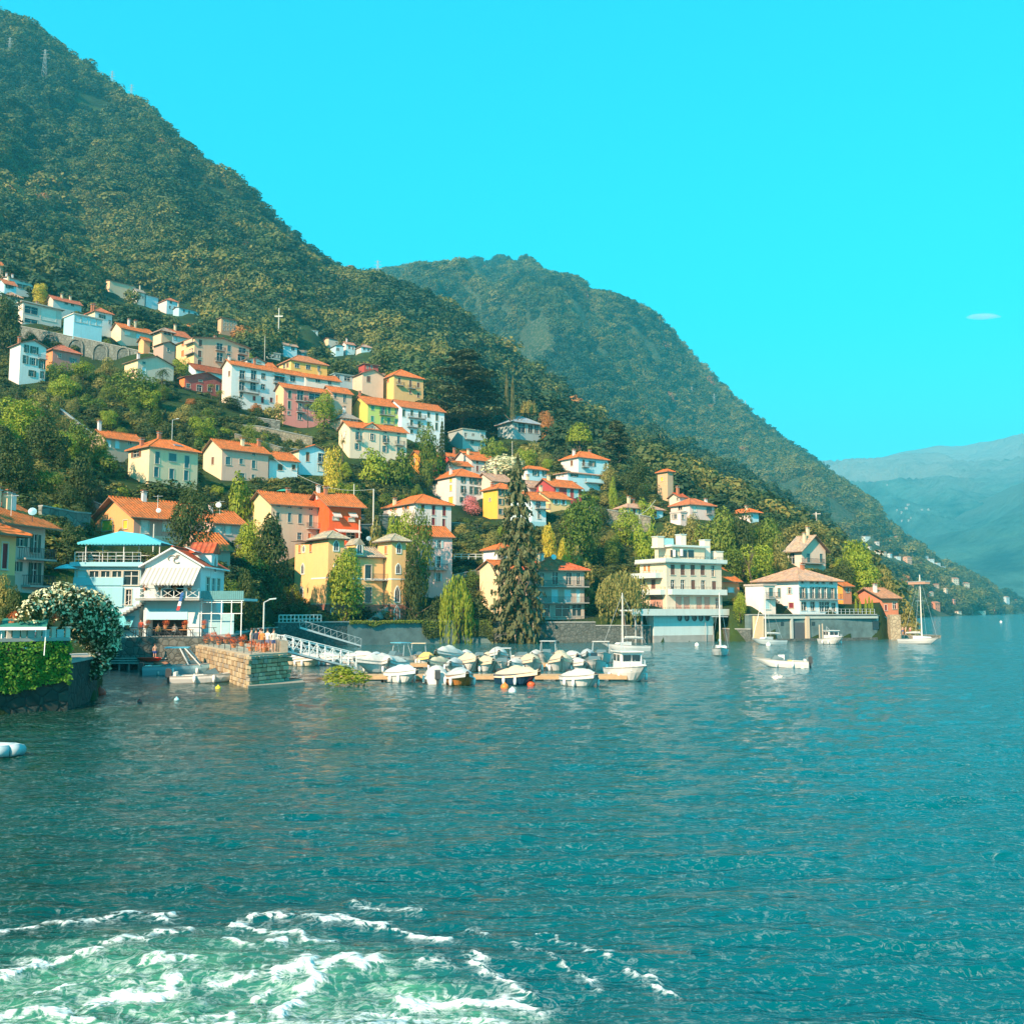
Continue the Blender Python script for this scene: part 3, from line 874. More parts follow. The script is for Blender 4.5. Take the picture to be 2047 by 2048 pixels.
def shutter_mesh(w, h, c):
 key = (round(w * 10), round(h * 5), c)
 if key in SMESH: return SMESH[key]
 m = MB()
 mat = SHUT[c]
 m.box(-w / 2, w / 2, 0, 0.03, -h / 2, h / 2, mat)
 m.box(-w / 2, -w / 2 + 0.07, -0.025, 0.0, -h / 2, h / 2, mat)
 m.box(w / 2 - 0.07, w / 2, -0.025, 0.0, -h / 2, h / 2, mat)
 k = max(3, int(h / 0.28))
 for i in range(k + 1):
  z = -h / 2 + (h - 0.06) * i / k
  m.box(-w / 2 + 0.07, w / 2 - 0.07, -0.022, 0.0, z, z + 0.06, mat)
 SMESH[key] = m.mesh('shutter')
 return SMESH[key]
def wall_panel(mb, org, du, W, z0, z1, holes, nin, mat, depth=0.15):
 """a wall from org along du, W wide, with rectangular openings (x0,x1,z0,z1) and their reveals"""
 org, du, nin = Vector(org), Vector(du), Vector(nin)
 pt = lambda x, z, d=0: org + du * x + Vector((0, 0, z)) + nin * d
 hs = []
 for h in holes:
  x0, x1, a, b = max(0.12, h[0]), min(W - 0.12, h[1]), max(z0 + 0.1, h[2]), min(z1 - 0.1, h[3])
  if x1 - x0 > 0.1 and b - a > 0.1: hs.append((x0, x1, a, b))
 xs = sorted({0.0, W, *[h[0] for h in hs], *[h[1] for h in hs]})
 zs = sorted({z0, z1, *[h[2] for h in hs], *[h[3] for h in hs]})
 for i in range(len(xs) - 1):
  j0 = 0
  while j0 < len(zs) - 1:
   cx = (xs[i] + xs[i + 1]) / 2
   ins = lambda j: any(h[0] < cx < h[1] and h[2] < (zs[j] + zs[j + 1]) / 2 < h[3] for h in hs)
   if ins(j0): j0 += 1; continue
   j1 = j0
   while j1 < len(zs) - 1 and not ins(j1): j1 += 1
   mb.face([pt(xs[i], zs[j0]), pt(xs[i + 1], zs[j0]), pt(xs[i + 1], zs[j1]), pt(xs[i], zs[j1])], mat)
   j0 = j1
 for x0, x1, a, b in hs:
  mb.face([pt(x0, a), pt(x0, b), pt(x0, b, depth), pt(x0, a, depth)], mat)
  mb.face([pt(x1, a, depth), pt(x1, b, depth), pt(x1, b), pt(x1, a)], mat)
  mb.face([pt(x0, b), pt(x1, b), pt(x1, b, depth), pt(x0, b, depth)], mat)
  mb.face([pt(x0, a, depth), pt(x1, a, depth), pt(x1, a), pt(x0, a)], mat)
def roof_geo(kind, L, W, H, pitch, o, mat, axis, soffit):
 """a tiled roof 0.16 thick; kind gx / gy (ridge along x / y), hip, shed, flat"""
 m = MB()
 th = 0.16
 def slab(pts):
  a = [Vector(p) for p in pts]
  m.raw(a + [p - Vector((0, 0, th)) for p in a], [tuple(range(len(a)))], mat)
  n = len(a)
  m.raw(a + [p - Vector((0, 0, th)) for p in a], [tuple(range(n, 2 * n))[::-1]] + [(i, n + i, n + (i + 1) % n, (i + 1) % n) for i in range(n)], soffit)
 z0 = H - o * pitch + th
 if kind == 'gx':
  r = H + pitch * W / 2 + th
  slab([(-o, -o, z0), (L + o, -o, z0), (L + o, W / 2, r), (-o, W / 2, r)])
  slab([(L + o, W + o, z0), (-o, W + o, z0), (-o, W / 2, r), (L + o, W / 2, r)])
  m.bar((-o, W / 2, r + 0.02), (L + o, W / 2, r + 0.02), 0.12, mat, 6)
 elif kind == 'gy':
  r = H + pitch * L / 2 + th
  slab([(-o, W + o, z0), (-o, -o, z0), (L / 2, -o, r), (L / 2, W + o, r)])
  slab([(L + o, -o, z0), (L + o, W + o, z0), (L / 2, W + o, r), (L / 2, -o, r)])
  m.bar((L / 2, -o, r + 0.02), (L / 2, W + o, r + 0.02), 0.12, mat, 6)
 elif kind == 'hip':
  s = min(L, W) / 2
  r = H + pitch * s + th
  if L >= W: A, B = Vector((s, W / 2, r)), Vector((L - s, W / 2, r))
  else: A, B = Vector((L / 2, s, r)), Vector((L / 2, W - s, r))
  c = [Vector((-o, -o, z0)), Vector((L + o, -o, z0)), Vector((L + o, W + o, z0)), Vector((-o, W + o, z0))]
  if L >= W: fs = [(c[0], c[1], B, A), (c[1], c[2], B), (c[2], c[3], A, B), (c[3], c[0], A)]
  else: fs = [(c[0], c[1], A), (c[1], c[2], B, A), (c[2], c[3], B), (c[3], c[0], A, B)]
  for f in fs: slab(f)
  hips = [(c[0], A), (c[1], B if L >= W else A), (c[2], B), (c[3], A if L >= W else B), (A, B)]
  for a, b in hips: m.bar(a, b, 0.12, mat, 6)
 elif kind == 'shed':
  r = H + pitch * W + th
  slab([(-o, -o, z0), (L + o, -o, z0), (L + o, W + o, r), (-o, W + o, r)])
 else:
  m.box(-o, L + o, -o, W + o, H + 0.003, H + 0.35, mat)
 return m
HOUSES = {}
class House: pass
def solve(t, xL, xC, xR, yE, yB, Y=None, yaw=None, W=None, dz=0.0):
 h = House()
 uC, vE = T(t, xC, yE)
 vB = T(t, xC, yB)[1]
 uL, uR = T(t, xL, yE)[0], T(t, xR, yE)[0]
 if Y is None:
  p = hit(uC, vB)
  Y = p.y if p else 200
 b = P(uC, vB, Y)
 e = P(uC, vE, Y)
 if yaw is None: yaw = 35 + min(1, max(0, (650 - uC) / 350)) * 13
 a = R(yaw)
 d1, d2 = Vector((math.cos(a), math.sin(a))), Vector((-math.sin(a), math.cos(a)))
 C = Vector((e.x, Y))
 tR, tL = azel(uR, vE)[0], azel(uL, vE)[0]
 L = (tR * C.y - C.x) / (d1.x - tR * d1.y)
 Wd = (tL * C.y - C.x) / (d2.x - tL * d2.y) if uC - uL > 1.5 else 8.0
 if W: Wd = W
 h.L, h.W = max(2.0, L), min(26, max(2.5, Wd))
 h.H, h.z, h.C, h.yaw, h.t, h.xC, h.d1, h.d2 = e.z - b.z, b.z, C, a, t, xC, d1, d2
 if not (0 < L < 60) or Wd <= 0 or Wd > 30: print('ODD house', t, xC, round(L, 1), round(Wd, 1))
 return h
def on_face(h, t, x, y, side=False, off=0.0):
 """where pixel (x, y) of tile t meets the front (y=0) or side (x=0) wall, as (along, height)"""
 d = ray(*T(t, x, y))
 n = h.d1 if side else h.d2
 k = (h.C.x * n.x + h.C.y * n.y + off) / (d.x * n.x + d.y * n.y)
 p = d * k
 q = Vector((p.x, p.y)) - h.C
 return (q.dot(h.d2) if side else q.dot(h.d1)), p.z + HC - h.z
def win_rect(h, t, w, side):
 x, y, ww, hh = w[:4]
 a0, _ = on_face(h, t, x - ww / 2, y, side)
 a1, _ = on_face(h, t, x + ww / 2, y, side)
 _, b0 = on_face(h, t, x, y + hh / 2, side)
 _, b1 = on_face(h, t, x, y - hh / 2, side)
 return min(a0, a1), max(a0, a1), b0, b1
def balcony(root, x0, x1, z, dep, side=False, solid=None, rail=0.95, y_off=0.0):
 m, r = MB(), MB()
 A = (lambda a, b, c, d, e, f, mb, mt: mb.box(a, b, c, d, e, f, mt)) if not side else (lambda a, b, c, d, e, f, mb, mt: mb.box(c, d, a, b, e, f, mt))
 A(x0, x1, -dep, -0.003, z - 0.18, z, m, CONC)
 b = m.build('balcony', root)
 if solid:
  A(x0, x1, -dep - 0.02, -dep + 0.06, z + 0.004, z + rail, r, solid)
 else:
  n = max(3, int((x1 - x0) / 0.22))
  for i in range(n + 1):
   x = x0 + 0.03 + (x1 - x0 - 0.06) * i / n
   A(x - 0.018, x + 0.018, -dep + 0.03, -dep + 0.066, z, z + rail, r, METAL)
  for k in range(1, int(dep / 0.25)):
   for xx in (x0 + 0.03, x1 - 0.03): A(xx - 0.018, xx + 0.018, -dep + k * 0.25, -dep + k * 0.25 + 0.036, z, z + rail, r, METAL)
  A(x0, x1, -dep + 0.02, -dep + 0.08, z + rail, z + rail + 0.05, r, METAL)
  A(x0, x0 + 0.06, -dep + 0.08, -0.01, z + rail, z + rail + 0.05, r, METAL)
  A(x1 - 0.06, x1, -dep + 0.08, -0.01, z + rail, z + rail + 0.05, r, METAL)
 r.build('railing', b)
 return b
def chimney(roof, x, y, z, h=1.5, w=0.6, mat=None):
 m = MB()
 mat = mat or [plaster(CREAM), BRICKR, plaster(WHITE)][int(abs(x * 7 + y)) % 3]
 m.box(x - w / 2, x + w / 2, y - w / 2, y + w / 2, z - 1.2, z + h, mat)
 m.box(x - w / 2 - 0.1, x + w / 2 + 0.1, y - w / 2 - 0.1, y + w / 2 + 0.1, z + h, z + h + 0.12, CONC)
 for dx in (-0.18, 0.18): m.box(x + dx - 0.07, x + dx + 0.07, y - 0.2, y + 0.2, z + h + 0.12, z + h + 0.34, mat)
 m.box(x - w / 2 - 0.12, x + w / 2 + 0.12, y - w / 2 - 0.12, y + w / 2 + 0.12, z + h + 0.34, z + h + 0.42, BRICKR)
 m.build('chimney', roof)
def house(name, label, g, roof, wall, front=(), side=(), pitch=0.36, o=0.55, rcol=ROOF, scol=None, plinth=None, balc=(), chim=(), cat='house', group='houses of the hillside village', wt=None, foot=5.0, **kw):
 """g = (tile, xL, xC, xR, yE, yB); windows (x, y, w, h, shutter[, open]) read in tile pixels"""
 h = solve(*g, **kw)
 if roof in ('gx', 'hip') and 0.21 < pitch: pitch = max(pitch, 0.42 + 0.8 * (h.z + h.H - HC) / h.C.y)
 wt = wt or g[0]
 root = empty(name, (h.C.x, h.C.y, h.z), h.yaw, label, cat, group)
 L, W, H = h.L, h.W, h.H
 wm, sm = plaster(wall), plaster(scol or wall)  # scol often puts sunlight into the colour of the sunny end
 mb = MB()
 items = []
 holes = {0: [], 1: []}
 for sd, lst in ((0, front), (1, side)):
  for w_ in lst:
   x0, x1, z0, z1 = win_rect(h, wt, w_, sd)
   W_ = W if sd else L
   if x1 - x0 < 0.45: c_ = (x0 + x1) / 2; x0, x1 = c_ - 0.3, c_ + 0.3
   x0, x1 = max(0.25, x0), min(W_ - 0.25, x1)
   z1 = min(z1, H - 0.25)
   if x1 - x0 < 0.3 or z1 - z0 < 0.3: continue
   holes[sd].append((x0, x1, z0, z1))
   items.append((sd, x0, x1, z0, z1, w_[4] if len(w_) > 4 else None, len(w_) > 5))
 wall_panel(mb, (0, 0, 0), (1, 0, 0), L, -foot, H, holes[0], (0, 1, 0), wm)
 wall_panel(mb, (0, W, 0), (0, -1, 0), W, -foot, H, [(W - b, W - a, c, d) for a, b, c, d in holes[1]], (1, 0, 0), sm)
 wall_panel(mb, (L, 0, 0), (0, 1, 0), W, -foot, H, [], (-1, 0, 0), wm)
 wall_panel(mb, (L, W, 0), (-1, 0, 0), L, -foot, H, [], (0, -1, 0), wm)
 if roof == 'gx':
  r = H + pitch * W / 2
  for x in (0, L): mb.face([(x, 0, H), (x, W, H), (x, W / 2, r)], sm if x == 0 else wm)
 if roof == 'gy':
  r = H + pitch * L / 2
  for y in (0, W): mb.face([(0, y, H), (L, y, H), (L / 2, y, r)], wm)
 if roof == 'shed':
  r = H + pitch * W
  for x in (0, L): mb.face([(x, 0, H), (x, W, H), (x, W, r)], sm if x == 0 else wm)
  mb.face([(0, W, H), (L, W, H), (L, W, r), (0, W, r)], wm)
 if roof == 'hip' or roof == 'flat': mb.face([(0, 0, H), (L, 0, H), (L, W, H), (0, W, H)], wm)
 mb.build('wall', root)
 axis = 0 if roof in ('gx', 'shed') else 1
 rm = tiles(rcol, axis) if roof != 'flat' else plain('flat_roof_felt', rcol, 0.9)
 ro = roof_geo(roof, L, W, H, pitch, o, rm, axis, plain('eaves_board', (0.24, 0.15, 0.10), 0.8)).build('roof', root)
 for cx, cy, ch in chim:
  zr = {'gx': H + pitch * (W / 2 - abs(cy * W - W / 2)), 'gy': H + pitch * (L / 2 - abs(cx * L - L / 2)), 'hip': H + pitch * min(cx * L, L - cx * L, cy * W, W - cy * W), 'shed': H + pitch * cy * W}.get(roof, H + 0.3)
  chimney(ro, cx * L, cy * W, zr, ch)
 for sd, x0, x1, z0, z1, c, op in items:
  ww, hh = x1 - x0, z1 - z0
  rot = (0, 0, 0) if not sd else (0, 0, -math.pi / 2)
  loc = ((x0 + x1) / 2, 0, (z0 + z1) / 2) if not sd else (0, (x0 + x1) / 2, (z0 + z1) / 2)
  if op:                         # a bare opening seen as a dark recess
   pass
  fm, pm = window_meshes(ww, hh)
  fo = link('window', fm, root, loc, rot, (ww / (round(ww * 5) / 5 or ww), 1, hh / (round(hh * 5) / 5 or hh)))
  link('pane', pm, fo)
  if c and c.isupper():          # closed leaves or a lowered blind
   s = link('shutter', shutter_mesh(round(ww * 10) / 10, round(hh * 5) / 5, c.lower()), fo, (0, 0.05, 0))
  elif c:
   lw = ww * 0.5
   if ww > 1.25: lw = 0.55
   for k in (-1, 1):
    link('shutter', shutter_mesh(round(lw * 10) / 10, round(hh * 5) / 5, c), fo, (k * (ww / 2 + lw / 2 + 0.06), -0.10, 0))
 for bl in balc:
  x, y, ww = bl[:3]
  sd = len(bl) > 3 and bl[3] == 's'
  a0, z = on_face(h, wt, x - ww / 2, y, sd)
  a1, _ = on_face(h, wt, x + ww / 2, y, sd)
  balcony(root, min(a0, a1), max(a0, a1), z, 1.0, sd, solid=(wm if len(bl) > 4 else None))
 if plinth:
  fr_, col = plinth
  m = MB()
  z = H * fr_
  pm = plaster(col)
  m.box(-0.04, L + 0.04, -0.04, W + 0.04, -foot, z, pm)
  m.build('plinth', root)
 h.root, h.roof = root, ro
 for a, b in ((0, 0), (1, 0), (0.5, 0.5), (0, 0.8), (1, 0.8)):
  q = h.C + h.d1 * (a * L) + h.d2 * (b * W)
  add_pad(q.x, q.y, h.z + (0.0 if b < 0.3 else 0.8 * b), 4.5)
 HOUSES[name + str(len(HOUSES))] = h
 return h
FARBOX = []
def far_house(name, label, u, v, wpx, hpx, fn, roof, wall, rcol, y0, y1, cat='house', group='houses of the far shore village', pitch=0.4, yaw=30, foot=6):
 p = hit(u, v, y0, y1, fn)
 if not p: print('no ground', label); return
 k = p.y / F
 FARBOX.append((u - wpx * .55, u + wpx * .55, v - hpx * 1.5, v + 1, p.y))
 L, H = wpx * k * 0.8, hpx * k
 W = L * 0.7
 root = empty(name, p, R(yaw), label, cat, group)
 m = MB()
 wm = plain('pale_house_wall', wall, 0.9)
 m.box(-L / 2, L / 2, 0, W, -foot, H, wm)
 if roof == 'gx':
  for x in (-L / 2, L / 2): m.face([(x, 0, H), (x, W, H), (x, W / 2, H + pitch * W / 2)], wm)
 m.build('wall', root)
 ro = roof_geo(roof, L, W, H, pitch, 0.5, plain('far_tile_roof', rcol, 0.9), 0, wm).build('roof', root, (-L / 2, 0, 0))
 nw, nf = max(2, int(L / 3.2)), max(1, int(H / 3.0))
 if hpx > 5:
  wb = MB()
  wb.box(-0.5, 0.5, -0.04, 0.05, -0.7, 0.7, GLASS)
  me = wb.mesh('window')
  for j in range(nf):
   for i in range(nw):
    link('window', me, root, (-L / 2 + L * (i + 0.5) / nw, 0, H * (j + 0.55) / nf))
  for j in range(nf): link('window', me, root, (-L / 2, W / 2, H * (j + 0.55) / nf), (0, 0, -math.pi / 2))
 return root
# ------------------------------------------------------------------ the village, from left to right and bottom to top
house('ochre_house', 'ochre lakeside house cut off by the left edge, arched doorway over a creeper covered base', (10, -330, -230, 215, 500, 1330), 'hip', OCHRE, front=[(60, 850, 70, 320, 'R')], pitch=0.32, Y=76, yaw=76, W=7, o=0.8, plinth=(0.30, (0.30, 0.25, 0.14)))
house('grey_house', 'weathered grey house with tall dark shutters rising behind the ochre house at far left', (10, -60, 60, 590, 380, 1480), 'gx', (0.52, 0.5, 0.45), pitch=0.34, Y=97, yaw=78, W=9, o=1.2,
      front=[(270, 650, 70, 150, 'g'), (450, 690, 55, 230, 'g'), (225, 985, 50, 120, 'g'), (440, 1065, 70, 260, 'g'), (350, 1375, 150, 190, 'L')], balc=[(420, 870, 400), (440, 1225, 330)], chim=[(.45, .35, 1.6), (.6, .3, 1.6), (.72, .3, 1.5)])
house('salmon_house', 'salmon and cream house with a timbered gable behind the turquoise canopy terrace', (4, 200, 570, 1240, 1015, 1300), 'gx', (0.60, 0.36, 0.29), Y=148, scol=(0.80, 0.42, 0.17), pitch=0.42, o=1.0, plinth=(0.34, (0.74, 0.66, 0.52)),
      front=[(675, 1130, 75, 130, 'W'), (885, 1125, 80, 100, 'W'), (655, 1275, 80, 60, 'N'), (830, 1290, 70, 60, 'N')], side=[(312, 1115, 100, 95, 'Y'), (487, 1105, 40, 80, 'Y'), (325, 1265, 80, 45, 'N'), (430, 1262, 60, 40, 'N')], chim=[(.38, .45, 1.4)])
house('pinkish_house', 'low pinkish house with white blinds behind the dark round tree', (4, 1310, 1345, 1640, 1085, 1215), 'gx', (0.62, 0.47, 0.42), pitch=0.45, front=[(1385, 1160, 55, 80, 'W'), (1480, 1160, 60, 85, 'W')], chim=[(.2, .4, 1.4)], W=9, Y=165)
house('small_tiled_house', 'small tiled outbuilding just behind the red roofed restaurant', (4, 1245, 1265, 1500, 1340, 1420), 'gx', (0.45, 0.36, 0.3), pitch=0.55, W=9, Y=146)
house('cream_house', 'broad cream house with six dark teal windows and a solar panel on its roof', (4, 520, 720, 1190, 345, 700), 'hip', CREAM, Y=186, scol=(0.80, 0.70, 0.44),
      front=[(795, 460, 45, 120, 'T'), (943, 458, 70, 75, 'T'), (1080, 500, 45, 115, 'T'), (785, 598, 45, 100, 'T'), (932, 617, 45, 95, 'T'), (1073, 632, 45, 100, 'T')], side=[(592, 425, 60, 60, 'b')], chim=[(.05, .5, 1.3), (.4, .5, 1.1)])
house('long_house', 'long grey beige house with white closed shutters behind the cream house', (4, 150, 285, 640, 262, 450), 'gx', (0.5, 0.41, 0.31), pitch=0.4, front=[(322, 320, 45, 75, 'C'), (408, 330, 45, 80, 'C'), (530, 320, 30, 30)], chim=[(.04, .5, 1.8)], Y=205)
house('gabled_house', 'pinkish gabled house with cream end wall and teal shutters right of the cream house', (4, 1240, 1420, 1870, 370, 640), 'gx', (0.66, 0.48, 0.38), Y=205, scol=CREAM, front=[(1478, 490, 50, 75, 'T'), (1605, 495, 35, 55, 'T'), (1725, 525, 35, 80, 'T'), (1490, 390, 30, 24), (1608, 400, 30, 30), (1725, 427, 30, 24), (1610, 630, 50, 45, 'T'), (1718, 650, 30, 50, 'T')],
      side=[(1338, 365, 25, 40), (1330, 490, 25, 70, 'B')], chim=[(.55, .3, 1.3), (.95, .4, 1.3)])
house('low_white_house', 'low white house with two brown windows joined to the pinkish gabled house', (5, 195, 212, 525, 95, 232), 'gx', (0.7, 0.78, 0.8), front=[(333, 190, 50, 65, 'B'), (480, 190, 40, 55, 'B')], W=7.5, Y=213)
house('light_blue_house', 'light blue gabled house with a brown shutter and two balconies', (5, 465, 540, 860, -2, 245), 'gy', BLUEW_SHADE, front=[(635, 75, 35, 100, 'B'), (795, 80, 85, 100), (795, 200, 90, 75, 'W')], balc=[(800, 145, 120)], pitch=0.36, scol=CREAM, Y=222)
house('old_beige_house', 'old weathered beige house with five vents under the eaves and a long iron balcony', (5, -15, 235, 870, 585, 1000), 'gx', BEIGE, Y=184, scol=(0.80, 0.66, 0.36), pitch=0.45, o=0.7,
      front=[(308, 725, 40, 75, 'G'), (435, 745, 40, 100, 'T'), (553, 757, 45, 100, 'T'), (670, 780, 40, 130, 'T'), (780, 785, 55, 110, 'T'), (545, 950, 45, 80), (655, 950, 40, 60, 'O'), (313, 620, 36, 20), (437, 632, 36, 20), (555, 642, 36, 20), (672, 653, 36, 20), (795, 665, 36, 20)], balc=[(715, 862, 190)], chim=[(.1, .75, 1.5), (.5, .55, 1.1)])
ORH = house('orange_house', 'vivid orange red house with two striped awnings over white windows', (5, 866, 875, 1225, 600, 1010), 'gx', ORANGE, Y=186, W=10, pitch=0.42, o=0.9, front=[(945, 755, 65, 36, 'W', 1), (1120, 770, 65, 36, 'W', 1), (1110, 955, 90, 90)], chim=[(.0, .5, 1.2), (.2, .45, 1.2)])
house('white_hip_house', 'white house with orange shutters and dark red windows behind the villa tower', (6, 95, 440, 840, 800, 1090), 'hip', WHITE, Y=214, pitch=0.42, side=[(205, 860, 36, 50, 'o'), (340, 850, 36, 50, 'o'), (190, 1000, 35, 60, 'R')],
      front=[(525, 850, 35, 55, 'R'), (643, 885, 35, 105, 'R'), (760, 895, 35, 105, 'R'), (640, 1010, 40, 80, 'R'), (757, 1035, 30, 110, 'R')], chim=[(.05, .7, 1.3)])
house('pale_pink_house', 'pale pink house with pale blue shutters and one balcony below the white house', (6, 480, 500, 850, 1165, 1780), 'gx', PALEP, Y=190, W=8, yaw=28, pitch=0.5, front=[(705, 1260, 40, 85, 'l'), (700, 1455, 40, 120, 'l'), (695, 1625, 40, 90, 'l'), (550, 1622, 40, 90, 'l'), (560, 1450, 40, 110, 'l')], balc=[(650, 1535, 270)])
house('tall_white_house', 'tall white house with yellow shutters on its sunny end and green ones in front', (6, 550, 890, 1220, 500, 940), 'hip', WHITE, Y=262, pitch=0.42, side=[(835, 540, 25, 70, 'Y'), (835, 640, 25, 65, 'Y'), (660, 560, 60, 80), (655, 645, 30, 60, 'W'), (835, 780, 45, 80, 'Y'), (585, 545, 20, 25)],
      front=[(970, 545, 26, 75, 'g'), (1070, 555, 28, 80, 'g'), (1135, 565, 28, 80, 'g'), (968, 655, 26, 80, 'g'), (1070, 665, 28, 85, 'g'), (1135, 670, 28, 80, 'g'), (965, 770, 30, 60, 'g'), (1075, 775, 28, 70, 'g')], balc=[(968, 695, 40)], chim=[(.15, .3, 1.6)])
house('grey_white_house', 'greyish white house with dark red shutters rising behind the tall white house', (6, 1060, 1066, 1345, 325, 600), 'gx', (0.62, 0.6, 0.58), W=11, pitch=0.3, front=[(1125, 352, 22, 35, 'R'), (1213, 362, 22, 35, 'R'), (1127, 425, 24, 60, 'R'), (1213, 432, 24, 60, 'R'), (1300, 440, 24, 60, 'R'), (1213, 552, 20, 50, 'R')], Y=288, chim=[(.1, .3, 1.4), (.8, .6, 1.4)])
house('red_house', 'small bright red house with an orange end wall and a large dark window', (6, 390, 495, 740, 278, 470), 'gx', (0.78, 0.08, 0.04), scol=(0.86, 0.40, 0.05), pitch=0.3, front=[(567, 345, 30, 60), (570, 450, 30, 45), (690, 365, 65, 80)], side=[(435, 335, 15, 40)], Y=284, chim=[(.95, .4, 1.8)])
house('crimson_back_house', 'crimson house with a low roof half hidden behind the white lean-to house', (6, 715, 800, 990, 290, 380), 'gx', (0.62, 0.06, 0.04), pitch=0.4, Y=306, chim=[(.6, .5, 1.6)])
house('white_lean_to_house', 'small white house with a sloping tiled roof between the red and the greyish houses', (6, 770, 880, 1062, 386, 470), 'gx', (0.76, 0.72, 0.66), pitch=0.4, front=[(985, 415, 30, 30)], Y=278, chim=[(.05, .5, .9)])
house('yellow_tower_house', 'golden yellow house with white framed windows half behind the tall spruce', (6, 1190, 1350, 1570, 640, 1000), 'hip', OCHRE, scol=(0.84, 0.50, 0.07), Y=238, pitch=0.38, front=[(1388, 690, 30, 70, 'g'), (1470, 690, 30, 70, 'g'), (1388, 790, 30, 65, 'g'), (1470, 790, 30, 65, 'g'), (1390, 900, 30, 60, 'g')], side=[(1265, 770, 15, 30)], chim=[(.1, .5, 1.0)])
house('pale_roof_house', 'house with a pale pink tiled roof behind the golden yellow house', (6, 1270, 1300, 1520, 560, 640), 'gx', (0.66, 0.6, 0.5), rcol=ROOFP, pitch=0.45, Y=262, W=9, chim=[(.6, .5, 1.6)])
house('blue_hip_house', 'pale blue house with a small hipped orange roof right of the spruce top', (7, 525, 575, 785, 420, 570), 'hip', BLUEW_SHADE, scol=WHITE, front=[(665, 475, 30, 60, 'g'), (762, 475, 22, 65, 'g')], Y=262)
house('blue_white_house', 'highest pale blue house of the right cluster with a white sunny end wall', (7, 945, 1135, 1460, 293, 450), 'hip', BLUEW_SHADE, scol=WHITE, front=[(1195, 360, 25, 65, 'B'), (1288, 370, 36, 55, 'g'), (1440, 390, 30, 60, 'c')], side=[(1065, 365, 25, 60, 'B')], balc=[(1205, 405, 70)], Y=272, pitch=0.32, chim=[(.15, .5, 1.4), (.75, .6, 1.4)])
house('loggia_house', 'white and blue house with four turquoise blinds below the highest pale blue house', (7, 890, 1020, 1400, 470, 640), 'hip', BLUEW_SHADE, scol=WHITE, rcol=ROOFP, pitch=0.2, front=[(1090, 490, 45, 45, 'g'), (1100, 592, 30, 30), (1245, 520, 55, 60, 'C'), (1350, 522, 50, 60, 'C')], side=[(925, 495, 12, 40), (965, 490, 12, 40)], balc=[(1300, 575, 190, 'f', 1)], Y=258)
house('maroon_house', 'crimson house with pale blue shutters above the yellow house', (7, 858, 868, 1170, 620, 765), 'gx', MAROON, W=8, front=[(905, 668, 30, 50, 'L'), (1028, 690, 30, 85, 'L'), (1112, 705, 45, 92, 'L')], Y=242, chim=[(.1, .4, 1.2)])
house('yellow_blue_house', 'small yellow house with light blue shutters beneath the crimson house', (7, 780, 822, 1050, 750, 850), 'gx', (0.82, 0.62, 0.28), front=[(890, 792, 26, 50, 'c'), (970, 797, 30, 55, 'c')], Y=236, W=7, chim=[(.0, .5, 1.2)])
house('balcony_house', 'white narrow house with dark doors and a balcony right beside the spruce', (7, 585, 622, 780, 768, 1040), 'gx', (0.66, 0.76, 0.78), front=[(695, 815, 50, 85), (705, 935, 30, 90)], balc=[(730, 862, 150)], Y=222, W=8, pitch=0.5, plinth=(0.12, (0.35, 0.62, 0.68)))
house('pink_roof_annex', 'low house with a flat pinkish tile roof in front of the loggia house', (7, 580, 600, 860, 632, 720), 'gx', (0.55, 0.5, 0.46), rcol=ROOFP, pitch=0.28, Y=247, W=8, front=[(690, 655, 40, 30), (830, 660, 40, 40, 'c')], chim=[(.4, .6, 1.8)])
house('bright_white_house', 'bright white house with a red hipped roof behind the foot of the spruce', (7, 90, 240, 480, 1312, 1650), 'hip', (0.72, 0.66, 0.55), scol=(0.82, 0.81, 0.79), Y=196, pitch=0.4, front=[(330, 1400, 40, 90, 'T'), (430, 1400, 40, 90, 'T')])
house('cream_annex', 'cream lakeside house with bare cream wall half hidden by the spruce trunk', (7, 205, 250, 470, 1520, 1990), 'gx', (0.78, 0.66, 0.4), scol=(0.8, 0.68, 0.42), Y=186, W=6, pitch=0.3, front=[(340, 1600, 40, 80)])
GRH = house('grey_balcony_house', 'grey lakeside house with a red roof, pale blue blinds and long balconies', (7, 650, 660, 1200, 1525, 2060), 'hip', GREY, Y=181, W=10, yaw=20, pitch=0.45, o=0.9, front=[(735, 1640, 45, 120), (880, 1635, 65, 135, None), (1030, 1640, 65, 135), (1135, 1640, 40, 130), (680, 1820, 70, 130, 'C'), (877, 1830, 76, 145, 'C'), (1020, 1830, 76, 145, 'C'), (1135, 1830, 42, 145, 'C'), (760, 1990, 120, 130, None, 1), (960, 1990, 160, 130, None, 1), (1120, 1990, 100, 130, None, 1)],
      balc=[(930, 1722, 610), (930, 1902, 610)], chim=[(.25, .45, 1.6), (.33, .45, 1.3)], rcol=(0.66, 0.12, 0.04))
house('pink_brown_roof_villa', 'white and pale blue villa under a pink brown hipped roof above a garage', (8, 170, 300, 690, 355, 600), 'hip', BLUEW_SHADE, scol=WHITE, rcol=ROOFP, pitch=0.42, front=[(372, 400, 30, 50, 'R'), (472, 420, 36, 70, 'R'), (605, 425, 30, 70, 'R'), (610, 558, 55, 60, 'N')], side=[(245, 400, 25, 45, 'O'), (200, 405, 18, 40, 'O')], balc=[(480, 488, 95)], Y=246, chim=[(.2, .5, 1.6), (.35, .6, 1.4)])
house('stone_tower', 'square tan stone tower with one small window under a flat tiled roof', (8, 630, 740, 795, -45, 300), 'hip', STONE, scol=(0.6, 0.44, 0.26), pitch=0.35, side=[(680, 45, 25, 50, 'Y')], o=0.5, Y=268, cat='tower')
